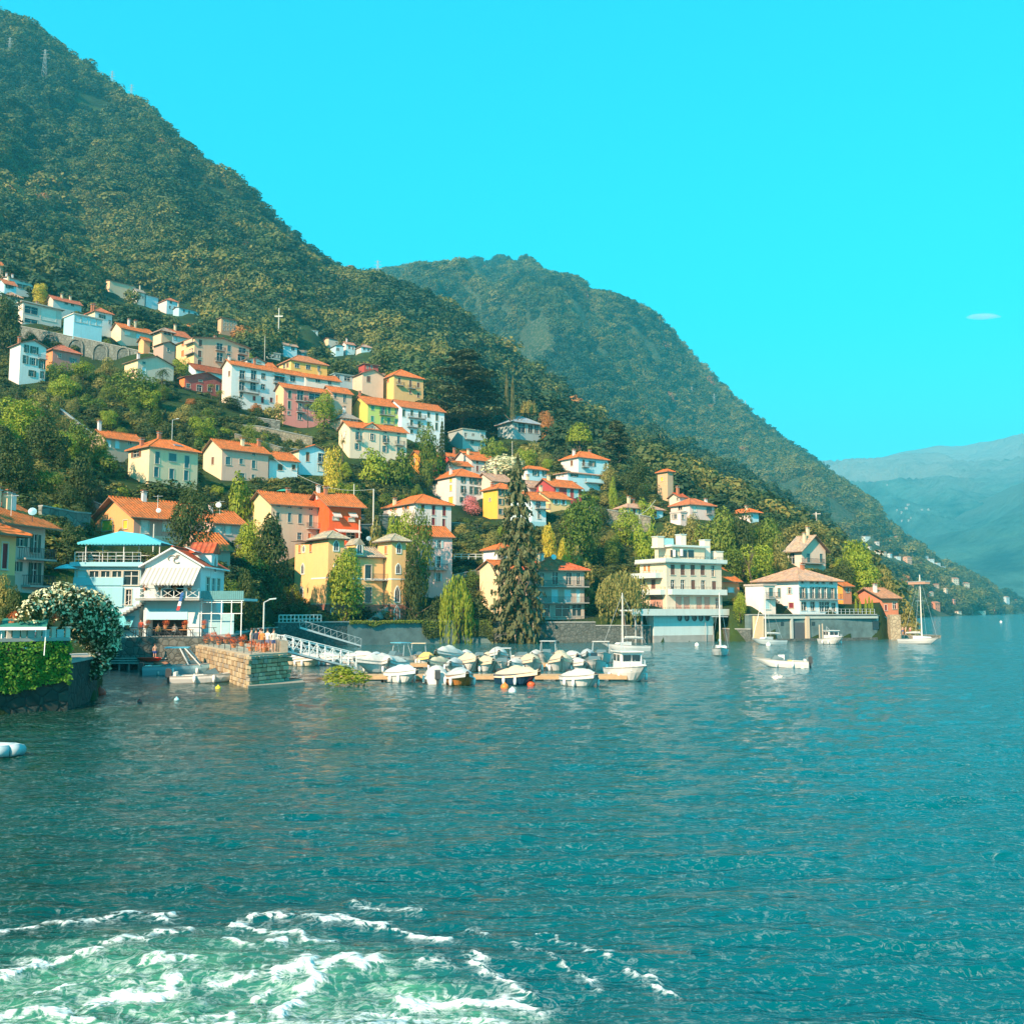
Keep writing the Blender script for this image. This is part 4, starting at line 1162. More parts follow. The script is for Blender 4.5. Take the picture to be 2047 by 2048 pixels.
house('red_roof_cottage', 'small white cottage with a bright red roof at the foot of the stone tower', (8, 760, 870, 950, 238, 310), 'gx', WHITE, scol=(0.8, 0.66, 0.5), rcol=(0.62, 0.10, 0.03), pitch=0.45, Y=258, chim=[(.35, .4, 1.8)], side=[(850, 265, 20, 30)])
house('rose_white_villa', 'pinkish white villa with a small red hipped roof and grey shutters', (8, 775, 985, 1255, 318, 490), 'hip', (0.76, 0.62, 0.57), scol=(0.82, 0.66, 0.58), rcol=(0.60, 0.16, 0.06), pitch=0.3, side=[(880, 360, 45, 50), (935, 365, 30, 60, 'W')], front=[(1040, 372, 40, 60, 'W'), (1200, 385, 60, 70, 'T')], balc=[(1200, 430, 70)], Y=252, chim=[(.9, .3, 1.2)])
house('white_annex', 'small white two window annex in front of the pinkish white villa', (8, 772, 885, 960, 415, 540), 'flat', (0.74, 0.6, 0.55), scol=(0.82, 0.74, 0.68), rcol=(0.5, 0.42, 0.38), side=[(828, 460, 35, 50), (795, 460, 16, 45)], front=[(910, 462, 30, 45)], Y=243, o=0.15)
house('orange_roof_villa', 'white villa with a broad orange roof at the edge of the far slope', (8, 1425, 1655, 1745, 400, 500), 'hip', BLUEW_SHADE, scol=WHITE, pitch=0.34, Y=284, chim=[(.3, .3, 1.0)], o=0.9)
house('terracotta_small_house', 'small orange house with a tall orange chimney just right of the stepped white building', (8, 1335, 1345, 1530, 1165, 1330), 'gx', (0.74, 0.28, 0.12), W=9, Y=196, pitch=0.55, chim=[(.15, .45, 2.0)], front=[(1440, 1270, 60, 50, 'C')])
RV = house('lakeside_villa', 'big white lakeside villa with a tan hipped roof, deep balcony and blue green doors', (9, 300, 705, 1080, 765, 1095), 'hip', (0.68, 0.76, 0.78), scol=(0.82, 0.80, 0.76), Y=191, yaw=30, rcol=(0.60, 0.33, 0.20), pitch=0.44, o=0.9,  # front wall colour holds the blue shade of white plaster
      side=[(622, 875, 30, 62, 'l'), (520, 895, 28, 90, 'T'), (635, 1018, 45, 55, 'R'), (498, 788, 18, 14), (620, 788, 18, 14)], front=[(748, 895, 36, 105, 't'), (845, 895, 30, 105, 't'), (905, 895, 30, 105, 't'), (960, 895, 30, 105, 't'), (1030, 900, 36, 105, 't'), (755, 1025, 50, 80), (840, 1025, 40, 80), (930, 1030, 45, 90), (980, 1030, 45, 90), (1042, 1035, 40, 80), (740, 795, 24, 24), (830, 795, 24, 24), (885, 797, 24, 24), (945, 797, 24, 24), (1020, 800, 24, 24)], balc=[(905, 955, 390)], chim=[(.55, .4, 1.0)])
house('white_box_annex', 'white flat roofed annex with a terrace on the left of the big lakeside villa', (9, 190, 365, 480, 828, 1095), 'flat', (0.8, 0.74, 0.64), scol=(0.82, 0.79, 0.74), rcol=(0.45, 0.38, 0.33), Y=187, yaw=30, front=[(440, 890, 40, 80, 'T'), (400, 1010, 60, 90, 'L')], balc=[(440, 945, 110)], o=0.2)
house('gothic_villa', 'pinkish white villa with steep tan gables and a veranda above the lakeside villa', (9, 600, 735, 965, 475, 660), 'gy', (0.76, 0.62, 0.5), scol=(0.80, 0.66, 0.55), rcol=(0.52, 0.34, 0.22), pitch=0.75, front=[(805, 560, 35, 85, 'T'), (925, 560, 30, 80, 'T')], side=[(640, 565, 55, 100), (640, 430, 30, 30)], balc=[(830, 605, 200)], Y=232, o=0.9, chim=[(.25, .2, 2.0), (.45, .3, 2.2)])
house('terracotta_house', 'terracotta house with an orange sunny end right behind the lakeside villa', (9, 1066, 1132, 1215, 828, 1010), 'gx', TERRA, scol=(0.85, 0.36, 0.06), rcol=ROOF, Y=206, front=[(1178, 868, 25, 40)], pitch=0.4)
house('long_terracotta_house', 'long low terracotta house with a broad tiled roof at the end of the terrace', (9, 1215, 1505, 1665, 940, 1090), 'gx', TERRA, scol=(0.74, 0.24, 0.14), rcol=(0.58, 0.24, 0.12), Y=208, yaw=24, front=[(1632, 1020, 36, 60), (1548, 1040, 22, 55, 'R')], pitch=0.42, o=0.7, chim=[(.1, .25, 1.6)])
# the upper village
house('pale_villa', 'pale three storey villa with dark shutters and a zigzag red roof on the left slope', (1, 100, 200, 450, 800, 1160), 'gy', (0.66, 0.72, 0.72), scol=WHITE, front=[(255, 855, 22, 75, 'g'), (330, 870, 34, 70, 'g'), (245, 960, 24, 80, 'g'), (325, 980, 34, 70, 't'), (405, 1010, 26, 80, 'g'), (310, 1095, 36, 60, 'g'), (415, 1110, 26, 70, 'g')], balc=[(405, 950, 80)], pitch=0.38, Y=256, chim=[(.1, .4, 1.6)], rcol=(0.52, 0.14, 0.07))
house('pink_stone_house', 'dark pink hip roofed house with white window surrounds beside the pale villa', (1, 410, 510, 775, 855, 1010), 'hip', (0.52, 0.25, 0.22), scol=(0.72, 0.28, 0.12), front=[(575, 922, 26, 40), (705, 972, 30, 50, 't')], Y=268, rcol=(0.5, 0.13, 0.07), pitch=0.4)
house('beige_gable_house', 'beige house with a wide dark gable and two teal windows right of the arcaded wall', (1, 1205, 1330, 1680, 960, 1130), 'gy', (0.62, 0.56, 0.46), scol=(0.82, 0.68, 0.4), front=[(1390, 980, 32, 48, 'T'), (1390, 1065, 36, 60, 'C')], side=[(1285, 1090, 24, 60, 'N')], rcol=ROOFD, pitch=0.34, Y=270, chim=[(.12, .3, 1.6)])
house('long_roof_house', 'cream house with a long sagging orange roof at the right end of the arcaded wall', (1, 1075, 1170, 1480, 652, 770), 'gx', (0.58, 0.52, 0.42), scol=(0.82, 0.68, 0.46), front=[(1335, 735, 40, 50, 'C'), (1230, 705, 60, 40, 'W')], pitch=0.3, Y=322, chim=[(.35, .4, 2.2), (.55, .4, 2.0), (.6, .5, 2.0)])
house('loggia_tower', 'small square loggia tower with a brown pyramid roof beside the long orange roof', (1, 1480, 1560, 1665, 672, 800), 'hip', (0.66, 0.48, 0.32), scol=(0.82, 0.62, 0.4), front=[(1615, 700, 70, 50)], side=[(1515, 690, 50, 40, 'R')], rcol=(0.42, 0.26, 0.18), Y=316, pitch=0.36, o=0.9, cat='tower')
house('red_roof_house', 'white house with a long red roof just above the apricot apartment block', (1, 1640, 1662, 1840, 720, 810), 'gx', WHITE, Y=334, W=9, front=[(1690, 755, 30, 30, 'C')], rcol=(0.6, 0.14, 0.05), chim=[(.5, .5, 1.8)])
house('small_orange_house', 'little orange walled house below the loggia tower', (1, 1340, 1390, 1450, 770, 840), 'gx', (0.8, 0.4, 0.2), Y=300, scol=(0.85, 0.45, 0.2), pitch=0.5)
house('grey_gable_house', 'small dark gabled house against the apricot apartment block', (1, 1570, 1580, 1690, 800, 900), 'gy', (0.45, 0.34, 0.28), Y=296, W=6, rcol=ROOFD, front=[(1625, 865, 24, 36)])
house('terrace_house', 'wide off white house with an awning over a deep terrace at upper left', (1, 180, 225, 600, 405, 610), 'flat', (0.62, 0.6, 0.55), scol=(0.78, 0.7, 0.6), rcol=(0.5, 0.42, 0.36), front=[(300, 485, 130, 70), (470, 530, 150, 110, 'W'), (300, 590, 130, 40)], Y=330, chim=[(.4, .4, 1.0)], o=0.8)
house('gallery_house', 'cream house with a glazed gallery left of the wide off white house', (1, 40, 60, 210, 330, 420), 'hip', (0.72, 0.62, 0.48), W=8, front=[(120, 365, 28, 36), (155, 365, 28, 36), (190, 365, 24, 36)], rcol=ROOFP, Y=345, pitch=0.25)
house('upper_white_house', 'long white house near the left edge below the woods', (1, 0, 70, 350, 165, 300), 'gx', (0.62, 0.66, 0.66), scol=WHITE, front=[(205, 195, 30, 30), (255, 208, 30, 30), (305, 220, 30, 30), (190, 250, 24, 40, 'g'), (245, 262, 24, 40, 'g')], rcol=ROOFP, pitch=0.2, Y=390, chim=[(.1, .5, 1.8), (.3, .5, 1.8)])
house('blue_shade_house', 'little pale blue house with a red roof under the long white house', (1, 20, 45, 160, 225, 330), 'gx', BLUEW_SHADE, W=7, front=[(75, 255, 20, 36, 'g'), (110, 255, 20, 36, 'g')], Y=372, rcol=(0.6, 0.16, 0.06), chim=[(.6, .5, 1.6)])
house('edge_house', 'cream house corner peeping in at the left edge under the woods', (1, -60, -20, 36, 45, 130), 'gx', (0.78, 0.62, 0.42), Y=420, W=7)
house('red_row_house', 'grey house with a row of red roof ridges behind the wide off white house', (1, 455, 515, 790, 375, 480), 'gx', (0.5, 0.55, 0.55), scol=(0.7, 0.6, 0.5), rcol=(0.58, 0.13, 0.06), Y=350, front=[(640, 415, 30, 30), (700, 430, 30, 30)], chim=[(.4, .5, 1.2), (.7, .5, 1.2)])
house('cream_corner_house', 'cream ended house with a red eave above the turquoise glass veranda', (1, 800, 918, 1085, 485, 660), 'hip', (0.55, 0.62, 0.62), scol=(0.84, 0.68, 0.42), front=[(985, 545, 30, 36, 'g'), (1060, 600, 20, 40)], Y=322, rcol=(0.58, 0.15, 0.06), pitch=0.35, chim=[(.1, .4, 2.2), (.3, .5, 2.0)])
house('turquoise_veranda', 'turquoise glazed veranda house on the arcaded wall', (1, 620, 715, 990, 520, 650), 'flat', (0.40, 0.68, 0.76), scol=(0.35, 0.7, 0.82), rcol=(0.55, 0.5, 0.45), front=[(750, 565, 55, 70, 'C'), (815, 575, 55, 70, 'C'), (900, 590, 55, 70, 'C'), (955, 600, 45, 70, 'C')], Y=308, o=0.3)
house('ruined_row', 'long pale stone row house on the ridge below the woods', (1, 1000, 1060, 1310, 195, 330), 'gx', (0.6, 0.5, 0.34), scol=(0.8, 0.64, 0.4), rcol=(0.4, 0.32, 0.22), pitch=0.2, Y=585, W=7)
house('stone_block_house', 'narrow pale stone house at the right end of the ridge row', (1, 1312, 1325, 1400, 300, 410), 'gx', (0.5, 0.5, 0.45), Y=590, W=7, front=[(1350, 345, 18, 24), (1380, 360, 16, 24)], rcol=(0.4, 0.3, 0.22), chim=[(.7, .5, 2.5)])
house('cyan_low_house', 'low pale blue house between the ridge row and the white red roofed house', (1, 1398, 1410, 1530, 335, 440), 'gx', BLUEW_SHADE, Y=595, W=7, rcol=(0.4, 0.42, 0.4), pitch=0.2)
house('white_red_roof_house', 'white cube house with a bright red hipped roof below the dark woods', (1, 1530, 1610, 1720, 380, 490), 'hip', BLUEW_SHADE, scol=WHITE, front=[(1650, 405, 20, 30), (1640, 455, 16, 28), (1685, 465, 16, 30)], Y=590, rcol=(0.62, 0.16, 0.06), pitch=0.4)
house('pale_row_house', 'long pale blue row house stepping down right of the white cube house', (1, 1715, 1728, 1935, 455, 560), 'gx', BLUEW_SHADE, Y=580, W=7, front=[(1775, 490, 16, 28), (1825, 505, 16, 28), (1885, 525, 24, 28)], rcol=ROOFP, pitch=0.2, chim=[(.1, .5, 2.5)])
house('apricot_block', 'large apricot apartment block with a low wide gable and stacked balconies', (2, 255, 430, 962, 362, 660), 'gy', APRI, scol=(0.86, 0.62, 0.30), Y=308, pitch=0.16, o=0.6, rcol=ROOFD, front=[(485, 415, 35, 70, 'N'), (765, 460, 35, 75, 'T'), (480, 520, 35, 65, 'N'), (760, 550, 35, 70, 'T'), (478, 605, 35, 55, 'N'), (672, 440, 60, 80, None, 1), (672, 550, 60, 80, None, 1), (890, 470, 70, 80, None, 1), (880, 560, 70, 60, None, 1)],
      side=[(318, 415, 25, 60, 'O'), (315, 515, 25, 60, 'O'), (395, 400, 40, 60), (395, 500, 40, 60)], balc=[(672, 480, 90), (668, 588, 90), (890, 515, 90), (395, 435, 80, 's', 1), (395, 535, 80, 's', 1)], chim=[(.5, .4, 1.4)])
house('stone_square_house', 'square brown stone house with many small dark windows above the apricot block', (2, 655, 690, 842, 168, 330), 'hip', (0.42, 0.28, 0.18), scol=(0.6, 0.42, 0.25), Y=420, pitch=0.15, front=[(x_, y_, 14, 20) for y_ in (205, 240, 280) for x_ in (715, 748, 782, 815)], rcol=(0.52, 0.18, 0.10))
house('white_back_house', 'white house with a dark sloping roof between the red villa and the apricot block', (2, 415, 440, 760, 668, 800), 'gx', (0.72, 0.8, 0.82), Y=300, W=8, rcol=ROOFD, pitch=0.25, front=[(530, 690, 24, 40, 'c')])
house('red_villa', 'dark red gabled villa with an arched middle window beside two palms', (2, 285, 335, 748, 738, 900), 'gy', (0.44, 0.10, 0.09), scol=(0.84, 0.26, 0.08), Y=286, pitch=0.34, o=0.5, front=[(488, 762, 30, 50, 'T'), (574, 755, 30, 70, 'T'), (655, 775, 30, 50, 'T'), (370, 828, 36, 40), (475, 850, 50, 60), (575, 850, 36, 60), (650, 852, 30, 60, 'T')], rcol=(0.55, 0.14, 0.05))
house('white_row_house', 'long white apartment house with orange roof, balconies and a turquoise awning', (2, 700, 787, 1492, 618, 1010), 'gx', (0.76, 0.75, 0.74), scol=(0.84, 0.74, 0.58), Y=283, pitch=0.34, front=[(890, 720, 50, 80), (1000, 725, 50, 90), (885, 830, 50, 80), (995, 832, 50, 80), (1093, 735, 40, 55), (1250, 750, 95, 70), (1377, 760, 50, 55), (1090, 837, 40, 50), (1250, 840, 80, 60), (1005, 950, 25, 45, 'R'), (1085, 965, 25, 60, 'R'), (1170, 965, 25, 45, 'R'), (880, 915, 30, 50)], side=[(765, 710, 18, 50, 'B')],
      balc=[(950, 772, 190), (950, 880, 190), (1245, 795, 120)], chim=[(.02, .45, 1.0), (.36, .45, 1.4)])
house('golden_house', 'golden yellow house with wide dark windows under a red hipped roof', (2, 1245, 1360, 1712, 572, 740), 'hip', (0.80, 0.50, 0.13), scol=(0.85, 0.60, 0.22), Y=318, front=[(1420, 632, 42, 42), (1528, 648, 42, 42), (1630, 660, 24, 44), (1420, 588, 22, 16), (1528, 604, 22, 16), (1630, 618, 22, 16)], side=[(1295, 640, 22, 40), (1328, 630, 22, 44, 'B')], rcol=(0.58, 0.18, 0.07))
house('white_gable_house', 'little white gabled house peeping over the long orange roof', (2, 905, 935, 1112, 572, 680), 'gy', (0.78, 0.76, 0.72), Y=312, W=8, rcol=ROOFD, front=[(1055, 590, 40, 40), (960, 585, 36, 36)], pitch=0.3)
house('orange_roof_row', 'low orange roofed house in front of the little white gabled house', (2, 1060, 1075, 1225, 640, 690), 'gx', WHITE, Y=322, W=8, pitch=0.5)
house('lean_white_house', 'low white house with a falling orange roof below the golden house', (2, 1480, 1502, 1835, 740, 870), 'gx', (0.78, 0.7, 0.62), Y=318, W=8, front=[(1620, 780, 40, 30), (1735, 800, 30, 30)], pitch=0.3, chim=[(.5, .4, 1.0)])
house('blue_gable_house', 'pale blue gabled house with one small window under the tall cross', (2, 1255, 1290, 1420, 430, 520), 'gx', BLUEW_SHADE, scol=(0.6, 0.85, 0.9), Y=430, rcol=ROOFP, front=[(1380, 470, 30, 30)], pitch=0.3)
house('grey_garage', 'low grey building with three openings on the slope left of the tall cross', (2, 1130, 1140, 1260, 505, 555), 'flat', (0.4, 0.48, 0.46), Y=380, W=5, rcol=(0.45, 0.45, 0.4), front=[(1165, 530, 22, 26), (1205, 540, 22, 26), (1240, 545, 16, 24)], o=0.2)
house('pink_house', 'pink house with dark shutters, a white round pillar and two balconies', (2, 1213, 1292, 1742, 842, 1190), 'gx', PINK, scol=(0.85, 0.55, 0.3), Y=282, pitch=0.34, front=[(1348, 910, 30, 72, 'G'), (1345, 1013, 30, 74, 'G'), (1450, 920, 60, 90), (1445, 1030, 32, 66), (1590, 935, 120, 60), (1580, 1040, 90, 50), (1445, 1125, 40, 60), (1340, 1090, 26, 30)], side=[(1225, 950, 16, 60, 'O')], balc=[(1445, 970, 90), (1450, 1078, 80), (1600, 975, 220)])
house('beige_row_end', 'beige tiled house joined to the right end of the pink house', (3, 235, 312, 500, 645, 770), 'gx', (0.6, 0.48, 0.36), Y=296, W=8, front=[(340, 685, 25, 45), (430, 710, 30, 72)])
house('yellow_upper_house', 'tall yellow ochre house with brown shutters and two iron balconies under the cedar', (3, 700, 905, 1190, 478, 710), 'hip', (0.72, 0.50, 0.22), scol=(0.86, 0.60, 0.20), Y=338, side=[(755, 545, 20, 42, 'o'), (850, 530, 20, 50, 'O'), (755, 637, 20, 42, 'O')], front=[(957, 535, 22, 50, 'B'), (1065, 565, 22, 64, 'B'), (1140, 580, 22, 52, 'B'), (1063, 648, 22, 30, 'B'), (1140, 677, 22, 42, 'B')], balc=[(960, 578, 72), (1075, 608, 72)], chim=[(.02, .5, 1.4), (.1, .7, 1.4)], pitch=0.3)
house('cream_loggia_house', 'cream gabled house with one brown door behind the yellow ochre house', (3, 585, 602, 805, 462, 610), 'gy', (0.72, 0.54, 0.40), Y=336, W=10, front=[(660, 522, 36, 60, 'N')], pitch=0.4, rcol=(0.5, 0.14, 0.07))
house('dark_red_cottage', 'small dark red cottage above the cream gabled house', (3, 565, 620, 755, 372, 450), 'hip', (0.42, 0.07, 0.06), Y=355, pitch=0.15, front=[(650, 410, 16, 30), (690, 405, 16, 30)], rcol=(0.5, 0.15, 0.1))
house('grey_flat_house', 'low blue grey flat roofed house with white window frames left of the cream gabled house', (3, 325, 335, 585, 470, 570), 'flat', (0.34, 0.46, 0.52), Y=338, W=7, rcol=(0.2, 0.3, 0.3), front=[(358, 505, 50, 44), (455, 517, 60, 44), (540, 537, 40, 50)], o=0.3)
house('blue_cottage', 'pale blue cottage with a dark gable highest on the middle slope', (3, 278, 345, 420, 195, 300), 'gy', BLUEW_SHADE, Y=560, front=[(365, 235, 26, 24)], rcol=(0.35, 0.3, 0.25), pitch=0.3)
house('pale_terrace_cottage', 'pale blue house with a reddish roof and white terrace on the middle slope', (3, 400, 445, 532, 182, 280), 'gx', BLUEW_SHADE, scol=WHITE, Y=565, front=[(475, 215, 18, 26), (510, 225, 14, 26)], rcol=(0.6, 0.25, 0.15), chim=[(.3, .5, 2.0)])
house('pale_square_cottage', 'pale blue square house with a brown roof rightmost of the middle slope', (3, 540, 590, 706, 205, 335), 'hip', BLUEW_SHADE, scol=(0.75, 0.7, 0.6), Y=540, front=[(620, 230, 18, 22), (660, 240, 18, 22), (690, 255, 12, 24)], rcol=(0.5, 0.28, 0.2), pitch=0.25)
house('round_end_cottage', 'pale grey cottage with a cream end wall above the blue cottages', (3, 232, 275, 372, 125, 190), 'gx', (0.5, 0.56, 0.55), scol=(0.82, 0.66, 0.44), Y=590, rcol=(0.5, 0.3, 0.22), pitch=0.2)
house('tall_pale_house', 'tall narrow pale house with three rows of windows high on the slope', (3, -40, 0, 172, 32, 190), 'flat', (0.55, 0.66, 0.68), scol=(0.8, 0.62, 0.42), Y=575, rcol=(0.4, 0.4, 0.36), front=[(x_, y_ + x_ * .1, 14, 24) for y_ in (55, 95, 140) for x_ in (25, 62, 100, 145)], o=0.2)
house('cyan_step_house', 'small pale blue house with a white gable below the tall narrow house', (3, -10, 10, 110, 265, 340), 'gx', BLUEW_SHADE, Y=520, W=7, front=[(50, 295, 20, 18)], rcol=ROOFP)
house('green_house', 'lime green house with emerald shutters and a yellow end wall', (3, 490, 652, 978, 760, 975), 'gx', GREEN, scol=(0.86, 0.60, 0.14), Y=298, front=[(700, 800, 30, 45, 'E'), (800, 828, 26, 70, 'e'), (860, 825, 26, 60, 'E'), (935, 835, 20, 50, 'e'), (698, 905, 30, 52, 'E'), (792, 920, 26, 60, 'E'), (855, 925, 30, 60, 'E'), (927, 932, 26, 50, 'E')], balc=[(835, 862, 145), (850, 955, 100)], pitch=0.32, chim=[(.02, .5, 1.2)])
house('white_long_house', 'long white house with dark shutters and balconies joined to the lime green house', (3, 975, 980, 1392, 787, 1070), 'gx', (0.72, 0.77, 0.80), Y=302, W=9.5, front=[(1000, 850, 25, 66, 'G'), (1078, 848, 25, 50, 'G'), (1155, 865, 25, 60, 'G'), (1240, 867, 25, 46, 'G'), (1320, 888, 25, 70, 'G'), (1075, 943, 25, 50, 'G'), (1150, 962, 25, 65, 'G'), (1237, 962, 25, 50, 'G'), (1317, 980, 25, 70, 'G'), (1075, 1030, 25, 40, 'G')], balc=[(1120, 888, 165), (1085, 980, 110)], pitch=0.34, rcol=(0.66, 0.16, 0.04))
CGH = house('cream_gablet_house', 'big cream house with a small middle gable and teal shuttered tall windows', (3, 375, 480, 1030, 980, 1265), 'gx', (0.74, 0.66, 0.5), scol=(0.86, 0.74, 0.48), Y=255, pitch=0.42, front=[(560, 1070, 26, 80, 't'), (690, 1080, 32, 58, 't'), (823, 1100, 26, 70, 't'), (950, 1110, 26, 70, 'T'), (553, 1172, 26, 58, 't'), (687, 1187, 32, 60, 'T'), (820, 1197, 26, 58, 't'), (948, 1212, 30, 58, 'T'), (560, 1005, 28, 18), (823, 1035, 28, 18), (950, 1048, 28, 18)], side=[(430, 1060, 20, 60, 'W')], balc=[(560, 1110, 50), (823, 1135, 44), (955, 1155, 85)])
house('grey_flat_terrace', 'pale grey flat roofed house with small windows below the cedar', (3, 1430, 1570, 1790, 1005, 1150), 'flat', (0.5, 0.56, 0.55), scol=(0.36, 0.42, 0.42), rcol=(0.3, 0.32, 0.26), front=[(1598, 1058, 24, 34), (1670, 1066, 24, 34), (1755, 1084, 24, 50), (1660, 1125, 30, 40)], balc=[(1690, 1100, 200, 'f', 1)], o=0.3)
house('veranda_villa', 'blue grey villa with a white fretwork veranda in the shade of the cypresses', (17, 838, 850, 1115, 440, 595), 'hip', (0.35, 0.42, 0.44), Y=330, W=9, rcol=(0.32, 0.36, 0.36), pitch=0.25, front=[(870, 500, 24, 50), (930, 510, 70, 90, None, 1), (1015, 520, 40, 80, None, 1), (1075, 525, 40, 80, None, 1)], o=0.9)
CHT = house('bell_turret', 'small church turret with a steep slate roof behind the big cream house', (3, 370, 400, 560, 890, 1000), 'hip', (0.66, 0.5, 0.42), scol=(0.8, 0.6, 0.45), Y=266, W=7, pitch=0.75, rcol=SLATE, front=[(430, 915, 18, 30), (462, 915, 18, 30), (500, 920, 18, 30), (530, 925, 18, 30)], o=0.4, cat='tower', chim=[(.5, .5, 1.6)])
for k_ in range(15):
 u_ = 45 + 20 * k_
 y_ = float(np.interp(u_, (40, 180, 325), (312, 307, 300)))
 add_pad(tu(u_) * (y_ - 9), y_ - 9, 76, 4.5)
 add_pad(tu(u_) * (y_ + 9), y_ + 9, float(np.interp(u_, (40, 325), (92, 80))), 4.5)
# ------------------------------------------------------------------ yellow lakeside villa with two towers
def gothic(w, h, ring=0.16, n=6):
 def outline(g):
  ww, hh = w / 2 + g, h + g
  zs = h * 0.58
  pts = [(-ww, -g), (ww, -g)]
  for k in range(n + 1):
   t = k / n
   pts.append((ww * (1 - t ** 1.8), zs + (hh - zs) * t))
  for k in range(n - 1, -1, -1):
   t = k / n
   pts.append((-ww * (1 - t ** 1.8), zs + (hh - zs) * t))
  return pts
 o_, i_ = outline(ring), outline(0)
 f, p = MB(), MB()
 N = len(o_)
 vs = [(x, -0.10, z) for x, z in o_] + [(x, -0.10, z) for x, z in i_] + [(x, 0.02, z) for x, z in o_] + [(x, 0.02, z) for x, z in i_]
 fs = []
 for k in range(N):
  j = (k + 1) % N
  fs += [(k, j, N + j, N + k), (2 * N + k, 2 * N + j, j, k), (N + k, N + j, 3 * N + j, 3 * N + k)]
 f.raw(vs, fs, WHITEP)
 f.box(-0.03, 0.03, -0.07, -0.035, 0, h * 0.9, FRAME)
 p.raw([(x, -0.03, z) for x, z in i_], [tuple(range(N))], GLASS)
 return f.mesh('window'), p.mesh('pane')
def put_gothic(root, h, t, x, y, wpx, hpx, side, off=0.0, dx=0.0, mat=None):
 a0, _ = on_face(h, t, x - wpx / 2, y, side, off)
 a1, _ = on_face(h, t, x + wpx / 2, y, side, off)
 _, b0 = on_face(h, t, x, y + hpx / 2, side, off)
 _, b1 = on_face(h, t, x, y - hpx / 2, side, off)
 fm, pm = gothic(abs(a1 - a0), b1 - b0)
 if side: fo = link('window', fm, root, (off, (a0 + a1) / 2, b0), (0, 0, -math.pi / 2))
 else: fo = link('window', fm, root, ((a0 + a1) / 2, off, b0))
 link('pane', pm, fo)
BRICK = plain('red_brick_base', (0.42, 0.17, 0.12), 0.9, var=0.25, scale=8)
def villa():
 yw = plaster((0.86, 0.56, 0.24))
 h1 = solve(5, 685, 865, 1040, 965, 1872, Y=170, yaw=36)
 h2 = solve(5, 1410, 1565, 1720, 995, 1882, Y=176.3, yaw=36)
 root = empty('yellow_villa', (h1.C.x, h1.C.y, h1.z), h1.yaw, 'yellow villa with two square towers, pointed windows and a red brick base', 'villa')
 q = h2.C - h1.C
 ox, oy = q.dot(h1.d1), q.dot(h1.d2)
 towers = ((0, 0, h1.L, h1.W, h1.H), (ox, oy, h2.L, h2.W, h2.H + h2.z - h1.z))
 rt = tiles((0.42, 0.35, 0.24), 1)
 for tx, ty, L, W, H in towers:
  m = MB()
  m.box(tx, tx + L, ty, ty + W, -4, H, yw)
  m.box(tx - 0.04, tx + L + 0.04, ty - 0.04, ty + W + 0.04, H * 0.50, H * 0.50 + 0.22, WHITEP)
  m.box(tx - 0.05, tx + L + 0.05, ty - 0.05, ty + W + 0.05, H * 0.185, H * 0.185 + 0.14, STONEFR)
  m.box(tx - 0.35, tx + L + 0.35, ty - 0.35, ty + W + 0.35, H - 0.02, H + 0.22, plaster((0.7, 0.6, 0.42)))
  t = m.build('tower', root)
  b = MB()
  b.box(tx - 0.06, tx + L + 0.06, ty - 0.06, ty + W + 0.06, -4, H * 0.185, BRICK)
  b.build('brick_base', t)
  r = roof_geo('hip', L, W, H + 0.2, 0.62, 0.75, rt, 1, plain('dark_eaves', (0.12, 0.09, 0.07), 0.8))
  r.bar((L / 2, W / 2, H + 0.2 + 0.62 * min(L, W) / 2), (L / 2, W / 2, H + 1.0 + 0.62 * min(L, W) / 2), 0.05, METAL)
  r.build('roof', t, (tx, ty, 0))
 # the body between and behind the towers, and the wing on the left
 _, zb = on_face(h1, 5, 1300, 1175, False, 1.6)
 m = MB()
 y0 = 1.6
 m.box(h1.L - 0.5, ox + 0.5, y0, 9.0, -4, zb, yw)
 m.box(h1.L - 0.3, ox + 0.3, y0 - 0.06, y0 + 0.1, h1.H * 0.50, h1.H * 0.50 + 0.2, WHITEP)
 _, zw = on_face(h1, 5, 580, 1025, True)
 aw = on_face(h1, 5, 478, 1300, True)[0]
 m.box(0.25, h1.L, h1.W - 0.2, aw, -4, zw, yw)
 m.box(h1.L, ox + 0.4 + h2.L, 7.0, aw + 2, -4, zb + 0.6, yw)
 m.build('main_wall', root)
 b = MB()
 b.box(h1.L, ox, y0 - 0.07, y0 + 0.05, -4, h1.H * 0.185, BRICK)
 b.box(0.2, h1.L, h1.W, aw + 0.05, -4, h1.H * 0.185, BRICK)
 b.build('brick_base', root)
 r = roof_geo('gx', ox - h1.L + 1, 8, zb, 0.42, 0.55, tiles((0.5, 0.38, 0.26), 0), 0, plain('dark_eaves', (0.12, 0.09, 0.07), 0.8)).build('roof', root, (h1.L - 0.5, y0, 0))
 roof_geo('shed', h1.L + 0.6, aw - h1.W, zw, 0.05, 0.4, tiles((0.5, 0.3, 0.2), 0), 0, plain('dark_eaves', (0.12, 0.09, 0.07), 0.8)).build('roof', root, (0, h1.W, 0))
 d = MB()
 dx = on_face(h1, 5, 1207, 1080, False, 1.2)[0]
 d.box(dx - 0.85, dx + 0.85, 1.25, 4.5, zb - 0.2, zb + 2.1, yw)
 d.prism([(dx - 1.05, 1.1, zb + 1.9), (dx + 1.05, 1.1, zb + 1.9), (dx, 1.1, zb + 3.1)], (0, 3.6, 0), rt)
 d.build('dormer', root)
 put_gothic(root, h1, 5, 1207, 1085, 50, 120, False, 1.2)
 for x, y, ww, hh in ((948, 1055, 48, 110), (950, 1290, 46, 110), (917, 1800, 52, 150)): put_gothic(root, h1, 5, x, y, ww, hh, False)
